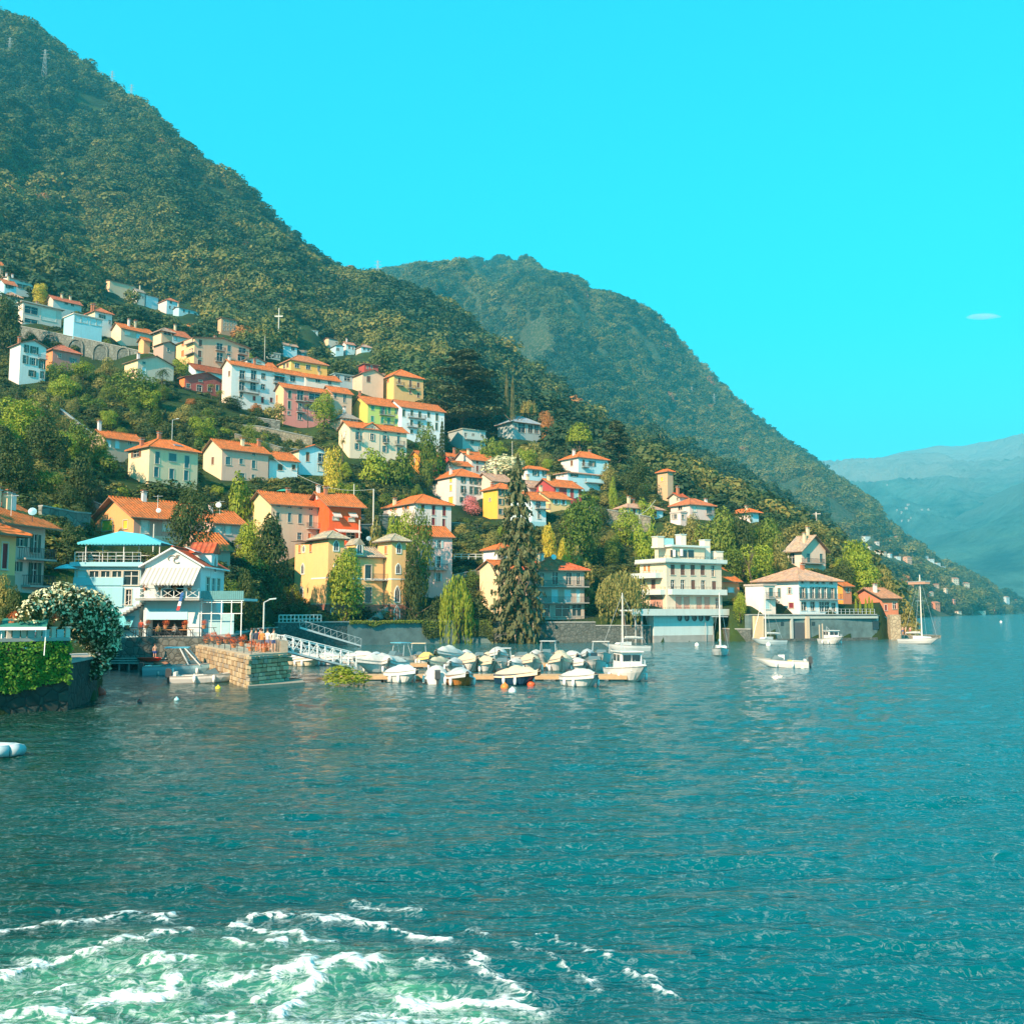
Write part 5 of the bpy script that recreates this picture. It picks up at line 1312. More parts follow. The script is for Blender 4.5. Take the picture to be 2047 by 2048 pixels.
 for x, y, ww, hh in ((1640, 1080, 42, 112), (1632, 1308, 42, 105), (1622, 1590, 48, 170), (1617, 1800, 52, 160)):
  put_gothic(root, h1, 5, x, y, ww, hh, False, oy)
 for x, y, ww, hh, c in ((583, 1310, 28, 110, 0), (570, 1565, 30, 100, 0), (595, 1090, 22, 66, 0)): put_gothic(root, h1, 5, x, y, ww, hh, True, 0.25)
 for x, y, ww, hh, sd, off, c in ((535, 1090, 25, 80, True, 0.25, 'o'), (657, 1080, 25, 80, True, 0.25, 'o'), (1380, 1070, 22, 80, True, h1.L, 'o')):
  w0 = win_rect(h1, 5, (x, y, ww, hh), sd)
  fm, pm = window_meshes(0.8, 1.8)
  fo = link('window', fm, root, (off - 0.05, (w0[0] + w0[1]) / 2, (w0[2] + w0[3]) / 2) if off < 1 else (ox - 0.05, oy + h2.W * 0.4, h1.H - 1.6), (0, 0, -math.pi / 2), (1, 1, 0.8))
  link('shutter', shutter_mesh(0.8, 1.8, c), fo, (0, -0.02, 0))
  link('pane', pm, fo)
 for y in (1350, 1600):
  a0, a1, z0, z1 = win_rect(h1, 5, (1325, y, 60, 130), False)
  fm, pm = window_meshes(1.2, 2.6)
  fo = link('window', fm, root, ((a0 + a1) / 2 + 0.4, y0 - 0.13, (z0 + z1) / 2))
  link('pane', pm, fo, (0, -0.06, 0))
 zc = on_face(h1, 5, 1380, 1432, False, y0)[1]
 balcony(root, ox - 2.6, ox + 0.3, zc, 1.1).location.y = y0
 s = MB()
 for k in range(9): s.box(h1.L + 0.9 + 0.42 * k, ox - 0.1, -0.2, y0 - 0.1, 0.0 + 0.26 * (8 - k) - 0.27, 0.26 * (8 - k), CONC) if False else s.box(ox - 0.4 - 0.45 * k, ox - 0.02, 0.25, y0 - 0.1, 0.26 * (8 - k) - 0.27, 0.26 * (8 - k), CONC)
 s.build('outside_stair', root)
 dp = MB()
 dp.bar((ox - 0.35, y0 - 0.12, 0.2), (ox - 0.35, y0 - 0.12, zb), 0.07, plain('dark_downpipe', (0.08, 0.05, 0.05), 0.6), 6)
 dp.build('downpipe', root)
 for a, b_ in ((0, 0), (ox + h2.L, oy), (ox / 2, 1), (0, aw), (ox, aw)):
  p = h1.C + h1.d1 * a + h1.d2 * b_
  add_pad(p.x, p.y, h1.z, 5.0)
villa()

# ------------------------------------------------------------------ stepped white lakeside building
def stepped():
 wh, sh = (0.64, 0.60, 0.47), (0.80, 0.68, 0.48)  # left side lightened and warmed to carry its sunlight
 h = house('stepped_white_building', 'big stepped white lakeside building with rows of brown blinds and long terraces', (8, 435, 725, 1335, 968, 1482), 'flat', wh, Y=184, yaw=31, scol=sh, rcol=(0.6, 0.58, 0.52), o=0.7, cat='building', group=None,
              front=[(x, 1045, 50, 118, 'N') for x in (797, 907, 1017, 1127)] + [(1240, 1060, 34, 118)] + [(797, 1215, 46, 112), (907, 1215, 46, 112), (1022, 1217, 46, 112, 'N'), (1132, 1220, 46, 112), (1253, 1222, 46, 100, 'N')] + [(862, 1410, 68, 140, 'S'), (950, 1410, 68, 140, 'S'), (1087, 1412, 64, 140, 'S'), (1175, 1412, 66, 140, 'S'), (1290, 1415, 44, 120)],
              side=[(490, 1025, 24, 75, 'O'), (537, 1030, 24, 80, 'O'), (585, 1205, 45, 105, 'N'), (480, 1170, 18, 80, 'N'), (620, 1410, 140, 140, 'S')])
 r = h.root
 L, W, H = h.L, h.W, h.H
 par = plaster((0.56, 0.62, 0.60))
 def slab(name, x0, x1, y0, y1, z, t, rail=True):
  m = MB()
  m.box(x0, x1, y0, y1, z - 0.25, z + t, par)
  o = m.build(name, r)
  if rail:
   q = MB()
   for k in range(int((x1 - x0) / 0.9) + 1): q.bar((x0 + 0.1 + k * 0.9, y0 + 0.08, z + t), (x0 + 0.1 + k * 0.9, y0 + 0.08, z + t + 0.45), 0.025, METAL)
   for zz in (0.25, 0.45): q.bar((x0, y0 + 0.08, z + t + zz), (x1, y0 + 0.08, z + t + zz), 0.025, METAL)
   for k in range(int((y1 - y0) / 0.9)): q.bar((x0 + 0.08, y0 + k * 0.9, z + t), (x0 + 0.08, y0 + k * 0.9, z + t + 0.45), 0.025, METAL)
   q.bar((x0 + 0.08, y0, z + t + 0.45), (x0 + 0.08, y1, z + t + 0.45), 0.025, METAL)
   q.build('railing', o)
  return o
 z2 = on_face(h, 8, 1000, 1290, False)[1]
 slab('balcony', 0.3, L + 0.2, -1.2, -0.004, z2 - 0.3, 0.75)
 zs = on_face(h, 8, 600, 1290, True)[1]
 slab('balcony', -1.2, -0.004, 0.2, W * 0.75, zs - 0.3, 0.7)
 zu = on_face(h, 8, 560, 1108, True)[1]
 slab('balcony', -1.6, -0.006, 1.0, W + 1.0, zu - 0.3, 0.7)
 slab('roof_terrace', -0.75, L + 0.75, -0.8, W + 0.5, H + 0.38, 0.42)
 # penthouse
 a0 = on_face(h, 8, 790, 850, False, 2.2)[0]
 a1 = on_face(h, 8, 1150, 850, False, 2.2)[0]
 zp0, zp1 = H + 0.5, on_face(h, 8, 900, 795, False, 2.2)[1]
 m = MB()
 m.box(a0, a1, 2.2, W - 0.4, zp0, zp1, plaster((0.70, 0.62, 0.44)))
 m.box(a0 - 0.5, a1 + 0.8, 1.6, W, zp1 + 0.003, zp1 + 0.35, par)
 p = m.build('penthouse', r)
 for x, ww in ((895, 70), (1000, 80), (1085, 60)):
  q0, q1, z0, z1 = win_rect(h, 8, (x, 850, ww, 80), False)
  g = MB(); g.box(q0, q1, 2.12, 2.25, z0 - 0.2, z1 - 0.2, GLASS); g.box(q0 - 0.06, q1 + 0.06, 2.15, 2.22, z1 - 0.2, z1 - 0.1, FRAME)
  g.build('window', p)
 g = MB()
 for x, y, ww, hh in ((660, 860, 26, 80), (740, 850, 26, 80)):
  q0, q1, z0, z1 = win_rect(h, 8, (x, y, ww, hh), True)
  g.box(a0 - 0.03, a0 + 0.1, q0, q1, z0, z1, SHUT['w'])
 g.build('shutter', p)
 k = MB()
 wp = plaster((0.80, 0.74, 0.62))
 for x, y0_, y1_, wd in ((645, 685, 780, 1.5), (897, 662, 780, 1.2), (1160, 722, 930, 1.3), (1290, 850, 935, 1.8)):
  q = on_face(h, 8, x, 800, False, 4)[0]
  zt, zb = on_face(h, 8, x, y0_, False, 4)[1], on_face(h, 8, x, y1_, False, 4)[1]
  k.box(q - wd / 2, q + wd / 2, 3.4, 5.0, zb - 0.4, zt, wp)
  k.box(q - wd / 2 - 0.12, q + wd / 2 + 0.12, 3.3, 5.1, zt, zt + 0.14, par)
 k.build('chimney', r)
 g = MB()
 q = on_face(h, 8, 750, 800, False, 4)[0]
 zt, zb = on_face(h, 8, 750, 700, False, 4)[1], on_face(h, 8, 750, 775, False, 4)[1]
 g.box(q - 1.6, q + 0.9, 3.5, 5.0, zb, zt, plain('skylight_glass', (0.35, 0.6, 0.62), 0.2))
 g.build('glass_lantern', r)
 # terrace over the water and the bastion with round openings
 t0, t1 = on_face(h, 8, 345, 1500, False, -2.6)[0], on_face(h, 8, 1415, 1500, False, -2.6)[0]
 slab('lake_terrace', t0, t1, -2.8, 1.0, 0.0, 0.02).location = (0, 0, -0.1)
 m = MB()
 m.box(t0, t1, -2.9, -2.7, -1.1, 0.05, par)
 m.build('terrace_parapet', r)
 b0, b1 = on_face(h, 8, 590, 1650, False, -1.6)[0], on_face(h, 8, 1245, 1650, False, -1.6)[0]
 m = MB()
 m.box(b0, b1, -1.6, 4, -4.6, -0.35, plaster((0.55, 0.66, 0.66)))
 m.box(b0 - 0.1, b1 + 0.1, -1.7, 4.1, -9, -4.6, CONC)
 m.box(b0 - 0.05, b1 + 0.05, -1.66, -1.5, -2.35, -2.2, par)
 m.build('bastion', r)
 for x in (873, 953, 1035, 1107, 1178):
  q, z = on_face(h, 8, x, 1572, False, -1.6)
  d = MB()
  d.lathe([(0.0, 0.0), (0.42, 0.0), (0.42, 0.12), (0.52, 0.12), (0.52, 0.0)], GLASS, 14)
  o = d.build('round_opening', r, (q, -1.61, z), (R(90), 0, 0)); o.scale = (1, 1.35, 1)
 for x in (380, 450):
  q = on_face(h, 8, x, 1560, False, -2)[0]
  d = MB(); d.bar((q, -2.2, -8), (q, -2.2, -0.4), 0.16, CONC, 6); d.build('pillar', r)
 d = MB(); d.bar((b1 - 0.4, -2.0, -9), (b1 - 0.4, -2.0, -3), 0.06, CONC, 5); d.bar((b1 - 2.2, -2.0, -9), (b1 - 2.2, -2.0, -1.6), 0.05, CONC, 5); d.build('mooring_pole', r)
stepped()

# ------------------------------------------------------------------ lakeside walls
YSH = [(225, 97.2), (455, 96.7), (545, 152.4), (700, 164.4), (900, 175.4), (1100, 177.4), (1300, 180.4), (1345, 184.4), (1440, 190.6), (1456, 186.5), (1500, 184.2), (1650, 191.4), (1760, 198.6)]
ysh = lambda u: float(np.interp(u, *zip(*YSH)))
def shore_pt(u, dy=-0.4):
 Y = ysh(u) + dy
 return Vector((tu(u) * Y, Y, 0))
def wall_strip(name, label, pts, zb, zt, thick, mat, cat='wall', cap=True, group=None, parent=None):
 """a wall along ground points pts (x, y), its face towards the camera"""
 root = parent or empty(name, (pts[0][0], pts[0][1], zb), 0, label, cat, group)
 o = Vector((pts[0][0], pts[0][1], zb))
 m, c = MB(), MB()
 zts = zt if isinstance(zt, (list, tuple)) else [zt] * len(pts)
 for (a, b), (z0, z1) in zip(zip(pts[:-1], pts[1:]), zip(zts[:-1], zts[1:])):
  A, B = Vector((a[0], a[1])), Vector((b[0], b[1]))
  n = Vector((-(B - A).y, (B - A).x)).normalized() * thick
  q = [A, B, B + n, A + n]
  vs = [(p.x - o.x, p.y - o.y, 0) for p in q] + [(p.x - o.x, p.y - o.y, z - zb) for p, z in zip(q, (z0, z1, z1, z0))]
  fs = [(0, 3, 2, 1), (4, 5, 6, 7), (0, 1, 5, 4), (1, 2, 6, 5), (2, 3, 7, 6), (3, 0, 4, 7)]
  m.raw(vs, fs, mat)
  if cap:
   n2 = n.normalized() * 0.12
   q = [A - n2, B - n2, B + n + n2, A + n + n2]
   vs = [(p.x - o.x, p.y - o.y, z - zb + 0.004) for p, z in zip(q, (z0, z1, z1, z0))] + [(p.x - o.x, p.y - o.y, z - zb + 0.18) for p, z in zip(q, (z0, z1, z1, z0))]
   c.raw(vs, fs, CONC)
 m.build('wall', root)
 if cap: c.build('coping', root)
 return root
QM = stonemat('damp_quay_stone', (0.09, 0.11, 0.10), (0.20, 0.21, 0.19), 1.9)
QP = plain('stained_quay_render', (0.14, 0.21, 0.21), 0.95, var=0.5, scale=0.5)
def quay(u0, u1, zt, label, mat=QM, n=5, dy=-0.4):
 return wall_strip('quay_wall', label, [shore_pt(u0 + (u1 - u0) * k / n, dy) for k in range(n + 1)], -3, zt, 1.2, mat, group=None)
quay(458, 556, 3.0, 'dark stone quay wall running back from the pier towards the villa', n=6)
quay(556, 695, 3.7, 'dark quay wall with white posts on top below the villa garden')
q2 = quay(695, 985, 3.7, 'pale stained quay wall hung with creepers below the villa and the willow', QP)
quay(985, 1190, 3.5, 'rough quay wall under the terrace of the grey balcony house')
quay(1190, 1300, 2.9, 'low dark quay wall under the weeping beech')
quay(1440, 1500, 2.2, 'low quay wall right of the stepped white building')
quay(1496, 1752, 4.75, 'boathouse quay wall below the big lakeside villa', QP, n=6)
def creepers(root, u0, u1, zt, n, mat, seed, lmin=0.4, lmax=2.4, dy=-0.55):
 rng = np.random.default_rng(seed)
 pts, nr = [], []
 for i in range(n):
  u = rng.uniform(u0, u1)
  p = shore_pt(u, dy)
  ln = (lmin + (lmax - lmin) * max(0, vnoise(np.array(u / 22.0), np.array(3.3)) * 1.5 - 0.45)) * rng.random() ** 0.7
  pts.append((p.x, p.y - rng.uniform(0, 0.35), zt - ln + 0.25)); nr.append((0, -1, 0.3))
 v, f = leaf_cards(np.array(pts), np.array(nr), 0.17, rng)
 v = v - np.array(root.location)
 o = link('creeper', mesh_np('creeper', v, f, [mat]), root)
 o['kind'] = 'stuff'
creepers(q2, 700, 985, 3.7, 2600, LEAF['mid'], 5)
creepers(q2, 924, 985, 3.9, 1900, LEAF['dark'], 9, 2.6, 4.6)
creepers(q2, 845, 885, 3.9, 800, LEAF['dark'], 10, 2.0, 4.0)
# boathouse door, ramp and pillars in the villa quay
def on_quay(name, root, u0, u1, z0, z1, mat, proud=0.08, dy=-0.4):
 a, b = shore_pt(u0, dy), shore_pt(u1, dy)
 d = (b - a).normalized()
 n = Vector((d.y, -d.x, 0))
 o = root.location
 q = [a, b, b + n * proud, a + n * proud]
 m = MB()
 m.raw([(p.x - o.x, p.y - o.y, z0 - o.z) for p in q] + [(p.x - o.x, p.y - o.y, z1 - o.z) for p in q], [(0, 3, 2, 1), (4, 5, 6, 7), (0, 1, 5, 4), (1, 2, 6, 5), (2, 3, 7, 6), (3, 0, 4, 7)], mat)
 return m.build(name, root)
bq = bpy.data.objects['quay_wall.006']
on_quay('boathouse_door', bq, 1583, 1607, 0.3, 3.4, plain('dark_boathouse_door', (0.09, 0.10, 0.11), 0.7), 0.06)
on_quay('pillar', bq, 1608, 1615, -0.5, 4.5, plaster((0.6, 0.5, 0.36)), 0.4)
on_quay('pillar', bq, 1578, 1582, -0.5, 4.5, plaster((0.45, 0.47, 0.43)), 0.4)
on_quay('pillar', bq, 1504, 1523, -0.5, 4.6, plaster((0.76, 0.58, 0.34)), 0.5)
on_quay('ledge', bq, 1523, 1750, 4.1, 4.5, plaster((0.5, 0.52, 0.46)), 0.6)
for u in (1563, 1625): on_quay('round_opening', bq, u - 3, u + 3, 2.8, 3.5, GLASS, 0.05)
on_quay('stone_footing', bq, 1500, 1745, -2, 0.5, QM, 1.0)
on_quay('window', bq, 1765 - 22, 1765 - 10, 2.0, 3.6, GLASS, 0.1)
def posts_fence(name, label, a, b, z, h, n, mat, r=0.05, cat='fence', rails=2, group=None):
 root = empty(name, (a[0], a[1], z), 0, label, cat, group)
 A, B = Vector((0, 0, 0)), Vector((b[0] - a[0], b[1] - a[1], 0))
 for k in range(n + 1):
  m = MB(); p = A.lerp(B, k / n)
  m.bar(p, p + Vector((0, 0, h)), r, mat, 6); m.build('post', root)
 m = MB()
 for k in range(rails):
  zz = h * (k + 1) / rails - 0.03
  m.bar(A + Vector((0, 0, zz)), B + Vector((0, 0, zz)), r * 0.7, mat, 5)
 m.build('rail', root)
 return root
posts_fence('garden_fence', 'row of pale garden posts on the dark quay wall left of the villa', shore_pt(558, 0.2), shore_pt(642, 0.2), 3.7, 1.2, 11, plain('pale_post', (0.5, 0.52, 0.5), 0.8), 0.12)
posts_fence('terrace_railing', 'iron railing along the terrace under the grey balcony house', shore_pt(992, 0.2), shore_pt(1185, 0.2), 3.5, 1.0, 16, METAL, 0.035)
posts_fence('villa_terrace_railing', 'long pale railing on the terrace in front of the big lakeside villa', shore_pt(1612, 0.3), shore_pt(1748, 0.3), 4.9, 1.0, 16, ALU, 0.04)
# planked landing stage with mooring posts
def landing():
 p = shore_pt(600, -3)
 root = empty('landing_ramp', (p.x, p.y, 0), R(25), 'steel ramp with a lattice railing going down the quay left of the creepers', 'ramp')
 m = MB(); m.prism([(0, 0, 3.2), (9.5, 0, 0.3), (9.5, 0, 0.05), (0, 0, 2.9)], (0, 1.4, 0), ALU); m.build('deck', root)
 r = MB()
 for k in range(11):
  x = 9.5 * k / 10; z = 3.2 - 2.9 * k / 10
  r.bar((x, 0.05, z), (x, 0.05, z + 1.0), 0.03, ALU)
  if k < 10: r.bar((x, 0.05, z), (x + 0.95, 0.05, z + 0.71), 0.02, ALU)
 r.bar((0, 0.05, 4.2), (9.5, 0.05, 1.3), 0.04, ALU)
 r.build('railing', root)
landing()
def mooring_posts():
 for u, dy, zt in ((1030, -2.2, 4.0), (1046, -2.4, 4.1), (1057, -2.6, 3.6), (1066, -2.6, 3.5), (1637, -3.0, 3.0), (1643, -3.2, 3.2)):
  p = shore_pt(u, dy)
  m = MB(); m.bar((0, 0, -2), (0, 0, zt), 0.13, plain('grey_timber', (0.42, 0.36, 0.28), 0.9), 7)
  o = m.build('mooring_post', None, (p.x, p.y, 0))
  tag(o, 'wooden mooring post standing in the lake %s' % ('by the foot of the tall spruce' if u < 1100 else 'right of the boathouse door'), 'post', 'mooring posts by the spruce' if u < 1100 else 'mooring posts by the boathouse')
mooring_posts()

# ------------------------------------------------------------------ restaurant on the quay (left)
def quad_prism(m, a, b, c, d, t, mat):
 n = (Vector(b) - Vector(a)).cross(Vector(d) - Vector(a)).normalized() * t
 m.prism([a, b, c, d], n, mat)
TURQ = plaster((0.30, 0.58, 0.66), 0.12)
CANV = plain('turquoise_canvas', (0.10, 0.48, 0.58), 0.8)
def striped(name, c1, c2, scale):
 m, n, b = newmat(name)
 w_ = nd(n, 'TexWave', i_Scale=scale)
 w_.bands_direction = 'X'
 n.links.new(coord(n), w_.inputs['Vector'])
 n.links.new(mixc(n, ramp(n, w_.outputs[1], [(0.48, (0, 0, 0)), (0.52, (1, 1, 1))]), c1, c2), b.inputs['Base Color'])
 b.inputs['Roughness'].default_value = 0.85
 return m
AWN = striped('striped_awning_cloth', (0.60, 0.58, 0.54), (0.34, 0.33, 0.31), 0.75)
AWNR = striped('red_white_awning_cloth', (0.8, 0.75, 0.7), (0.55, 0.25, 0.2), 2.2)
def scallop_awning(parent, x0, x1, ztop, zbot, dep, mat, y=0.0, name='awning'):
 m = MB()
 quad_prism(m, (x0, y, ztop), (x1, y, ztop), (x1, y - dep, zbot), (x0, y - dep, zbot), 0.03, mat)
 n = max(6, int((x1 - x0) / 0.3))
 for k in range(n):
  a, b = x0 + (x1 - x0) * k / n, x0 + (x1 - x0) * (k + 1) / n
  m.raw([(a, y - dep, zbot), (b, y - dep, zbot), (b - 0.02, y - dep, zbot - 0.14), ((a + b) / 2, y - dep, zbot - 0.24), (a + 0.02, y - dep, zbot - 0.14)], [(0, 1, 2, 3, 4)], mat)
 return m.build(name, parent)
def restaurant():
 Y = 104.0
 # block with the roof terrace
 h = house('terrace_restaurant', 'pale turquoise flat roofed restaurant with a ribbon of windows and a roof terrace', (12, 92, 108, 838, 392, 1180), 'flat', (0.46, 0.70, 0.76), Y=Y, yaw=3, W=8, scol=(0.5, 0.6, 0.62), rcol=(0.3, 0.5, 0.55), o=0.25, cat='restaurant', group=None,
              front=[(190, 487, 108, 62, 'C'), (322, 487, 104, 62), (446, 487, 100, 62), (572, 487, 104, 62), (728, 530, 158, 150), (700, 740, 62, 170), (640, 1060, 150, 90, None, 1)])
 r, L, W, H = h.root, h.L, h.W, h.H
 m = MB()
 for y0, y1, p_ in ((525, 612, .14), (632, 850, .18)):
  z1, z0 = on_face(h, 12, 300, y0, False)[1], on_face(h, 12, 300, y1, False)[1]
  x1 = on_face(h, 12, 645, 600, False)[0]
  m.box(-0.05, x1, -p_, -0.004, z0, z1, TURQ)
 m.box(-0.35, L + 0.3, -0.5, -0.26, H - 0.1, H + 0.3, TURQ)
 m.build('cladding_panel', r)
 q = MB()
 for k in range(9):
  x = L * k / 8
  q.bar((x, -0.15, H + 0.35), (x, -0.15, H + 1.35), 0.03, ALU)
  q.bar((0.0, W * k / 8, H + 0.35), (0.0, W * k / 8, H + 1.35), 0.03, ALU)
 for z in (0.65, 0.95, 1.35):
  q.bar((0, -0.15, H + z), (L, -0.15, H + z), 0.025, ALU); q.bar((0, -0.15, H + z), (0, W, H + z), 0.025, ALU)
 q.build('terrace_railing', r)
 z = on_face(h, 12, 640, 950, False)[1]
 x0, x1 = on_face(h, 12, 560, 950, False)[0], on_face(h, 12, 775, 950, False)[0]
 scallop_awning(r, x0, x1, z, z - 0.9, 1.2, plain('ribbed_turquoise_cloth', (0.15, 0.52, 0.6), 0.8))
 st = MB()
 xs0 = on_face(h, 12, 655, 800, False)[0]
 for k in range(7): st.box(xs0 + 0.32 * k, xs0 + 0.34 * (k + 1), -1.4, -0.02, 2.1 + 0.19 * k, 2.3 + 0.19 * k, CONC)
 for k in (0, 1): st.bar((xs0, -1.4, 2.7 + .4 * k), (xs0 + 2.3, -1.4, 4.0 + .4 * k), 0.03, ALU)
 st.build('outside_stair', r)
 # canopy on the terrace
 c = h.C + h.d1 * (0.9) + h.d2 * 0.4
 cr = empty('terrace_canopy', (c.x, c.y, h.z + H + 0.36), h.yaw, 'peaked turquoise canopy on thin poles over the roof terrace', 'canopy')
 cw, cd, ze, zp = L + 1.0, 5.2, 2.0, 3.4
 m = MB()
 pk = [(cw * 0.34, cd / 2, zp), (cw * 0.66, cd / 2, zp * 0.9)]
 cs = [(-0.8, -0.3, ze), (cw, -0.3, ze), (cw, cd, ze), (-0.8, cd, ze)]
 for f in ((cs[0], cs[1], pk[1], pk[0]), (cs[1], cs[2], pk[1]), (cs[2], cs[3], pk[0], pk[1]), (cs[3], cs[0], pk[0])): m.face(f, CANV)
 n = 26
 for k in range(n):
  a, b = -0.8 + (cw + 0.8) * k / n, -0.8 + (cw + 0.8) * (k + 1) / n
  m.raw([(a, -0.3, ze), (b, -0.3, ze), (b, -0.3, ze - 0.16), ((a + b) / 2, -0.3, ze - 0.26), (a, -0.3, ze - 0.16)], [(0, 1, 2, 3, 4)], CANV)
 m.build('cloth', cr)
 for x in (0.0, cw * 0.5, cw - 0.2):
  for y in (0, cd - 0.2):
   p = MB(); p.bar((x, y, 0), (x, y, ze), 0.045, WHITEP, 6); p.build('pole', cr)
 for k in range(5):
  t = empty('terrace_table', tuple(c + h.d1 * (0.8 + 1.25 * k) + h.d2 * (0.8 + 1.1 * (k % 2))) + (h.z + H + 0.36,), 0, 'round terrace table under the turquoise canopy', 'table', 'tables under the turquoise canopy')
  tm, lg = MB(), MB()
  tm.lathe([(0.0, 0.74), (0.45, 0.74), (0.45, 0.70), (0, 0.70)], WHITEP, 12); tm.build('tabletop', t)
  lg.bar((0, 0, 0), (0, 0, 0.7), 0.05, METAL, 6); lg.build('leg', t)
 # gabled house with the big striped awning
 g = solve(12, 880, 884, 1500, 385, 1176, Y=Y - 0.6, yaw=1, W=9)
 rt = empty('gabled_restaurant', (g.C.x, g.C.y, g.z), g.yaw, 'white gabled restaurant with a wide striped awning, flowery balcony and solar panels', 'restaurant')
 wm = plaster((0.60, 0.66, 0.67), 0.15)
 L, W, H = g.L, g.W, g.H
 pt = lambda x, y, off=0.0: on_face(g, 12, x, y, False, off)
 mb = MB()
 zsl = pt(1200, 755)[1]
 o0, o1 = pt(880, 1080)[0], pt(1350, 1080)[0]
 zo = pt(1100, 870)[1]
 b0, b1, zb1 = pt(1075, 600)[0], pt(1310, 600)[0], pt(1100, 600)[1]
 wall_panel(mb, (0, 0, 0), (1, 0, 0), L, -4, H, [(max(.3, o0), o1, 0.02, zo), (b0, b1, zsl + 0.1, zb1)], (0, 1, 0), wm, 2.0)
 sx = [(2.0, 3.3), (4.2, 5.4), (6.3, 7.3)]
 wall_panel(mb, (L, 0, 0), (0, 1, 0), W, -4, H, [(a, b, zsl + 0.2, zsl + 2.2) for a, b in sx], (-1, 0, 0), wm)
 wall_panel(mb, (0, W, 0), (0, -1, 0), W, -4, H, [], (1, 0, 0), wm)
 wall_panel(mb, (L, W, 0), (-1, 0, 0), L, -4, H, [], (0, -1, 0), wm)
 pz = pt(1200, 205)[1]
 pitch = (pz - H) / (L / 2)
 for y in (0, W): mb.face([(0, y, H), (L, y, H), (L / 2, y, pz)], wm)
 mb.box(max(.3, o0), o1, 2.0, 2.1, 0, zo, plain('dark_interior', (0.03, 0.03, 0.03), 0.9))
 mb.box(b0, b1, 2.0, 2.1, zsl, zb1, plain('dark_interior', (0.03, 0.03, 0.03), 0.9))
 mb.build('wall', rt)
 ro = roof_geo('gy', L, W, H, pitch, 0.5, tiles((0.55, 0.09, 0.035), 1), 1, plain('white_verge', (0.7, 0.72, 0.72), 0.7)).build('roof', rt)
 # dormer on the right slope, and the solar panels
 d = MB()
 d.box(L - 1.9, L + 0.06, 3.6, 6.0, H - 1.2, H + 1.5, wm)
 d.prism([(L + 0.3, 3.3, H + 1.4), (L + 0.3, 6.3, H + 1.4), (L + 0.3, 4.8, H + 2.6)], (-2.6, 0, 0), tiles((0.55, 0.09, 0.035), 0))
 d.build('dormer', rt)
 gw, gp = gothic(0.9, 1.7, 0.1)
 fo = link('window', gw, rt, (L + 0.06, 4.8, H - 0.5), (0, 0, math.pi / 2)); link('pane', gp, fo)
 for k in range(2):
  s = MB()
  y0 = 0.9 + k * 1.25
  s.box(-0.6, 0.6, -1.0, 1.0, 0, 0.08, ALU); s.box(-0.55, 0.55, -0.95, 0.95, 0.081, 0.1, plain('solar_cell', (0.05, 0.12, 0.18), 0.15))
  o = s.build('solar_panel', rt, (L * 0.74, 4.4 + 1.4 * k - 2.4, H + pitch * L * 0.26 + 0.75), (0, R(24), 0))
 for a, b in sx:
  fm, pm = window_meshes(b - a, 2.0)
  fo = link('window', fm, rt, (L, (a + b) / 2, zsl + 1.2), (0, 0, math.pi / 2)); link('pane', pm, fo)
 bl = MB()
 bl.box(max(.3, o0), o1, -0.06, -0.004, pt(1100, 990)[1], zo, plaster((0.42, 0.70, 0.78), 0.1))
 bl.build('roller_blind', rt)
 z1, z0 = pt(1200, 415)[1], pt(1100, 588, -2.2)[1]
 scallop_awning(rt, 0.15, L - 0.05, z1, z0, 2.2, AWN)
 br = MB()
 x0, x1 = -0.35, L + 0.35
 br.box(x0, x1 , -1.5, -0.004, zsl - 0.22, zsl, CONC)
 ba = br.build('balcony', rt)
 rl = MB()
 n = 5
 for k in range(n + 1):
  x = x0 + 0.05 + (x1 - x0 - .1) * k / n
  rl.bar((x, -1.45, zsl), (x, -1.45, zsl + 1.0), 0.045, WHITEP)
  if k < n:
   xb = x + (x1 - x0 - .1) / n
   rl.bar((x, -1.45, zsl + 0.1), (xb, -1.45, zsl + 0.9), 0.03, WHITEP); rl.bar((x, -1.45, zsl + 0.9), (xb, -1.45, zsl + 0.1), 0.03, WHITEP)
 for z in (0.08, 0.95): rl.bar((x0, -1.45, zsl + z), (x1, -1.45, zsl + z), 0.04, WHITEP)
 rl.build('railing', ba)
 # carved relief on the gable
 em = MB()
 ex, ez = pt(1215, 330)
 gr = plain('relief_grey', (0.25, 0.22, 0.18), 0.9)
 rng = random.Random(4)
 for c0, c1, rr, ph in ((-0.35, 0.1, 0.5, 0.3), (0.25, -0.1, 0.42, 2.0), (0.05, 0.35, 0.3, 4.0), (0.3, 0.3, 0.22, 1.0)):
  p = None
  for k in range(9):
   t = ph + k * 0.45
   qn = Vector((ex + c0 + rr * (1 - k * .05) * math.cos(t), -0.06, ez + c1 + rr * (1 - k * .05) * 0.8 * math.sin(t)))
   if p: em.bar(p, qn, 0.055, gr, 4)
   p = qn
 em.build('gable_relief', rt)
 fl = MB()
 fx, fz = pt(1340, 690)
 for k, c in enumerate(((0.03, 0.12, 0.35), (0.03, 0.12, 0.35), (0.75, 0.75, 0.75), (0.55, 0.06, 0.06))):
  mt = plain('flag_cloth_%d' % k, c, 0.8)
  fl.raw([(0 - 0.1 * k, -1.6, -0.45 * k), (0.28 - 0.1 * k, -1.62, -0.45 * k - .05), (0.2 - 0.1 * k, -1.66, -0.45 * (k + 1)), (-0.14 - 0.1 * k, -1.62, -0.45 * (k + 1))], [(0, 1, 2, 3)], mt)
 fl.bar((0.15, -1.5, -0.4), (0.2, -1.65, 0.3), 0.025, METAL)
 fo = fl.build('flag', None, (g.C.x + fx, g.C.y, g.z + fz)); tag(fo, 'narrow blue, white and red flag hanging from the flowery balcony', 'flag')
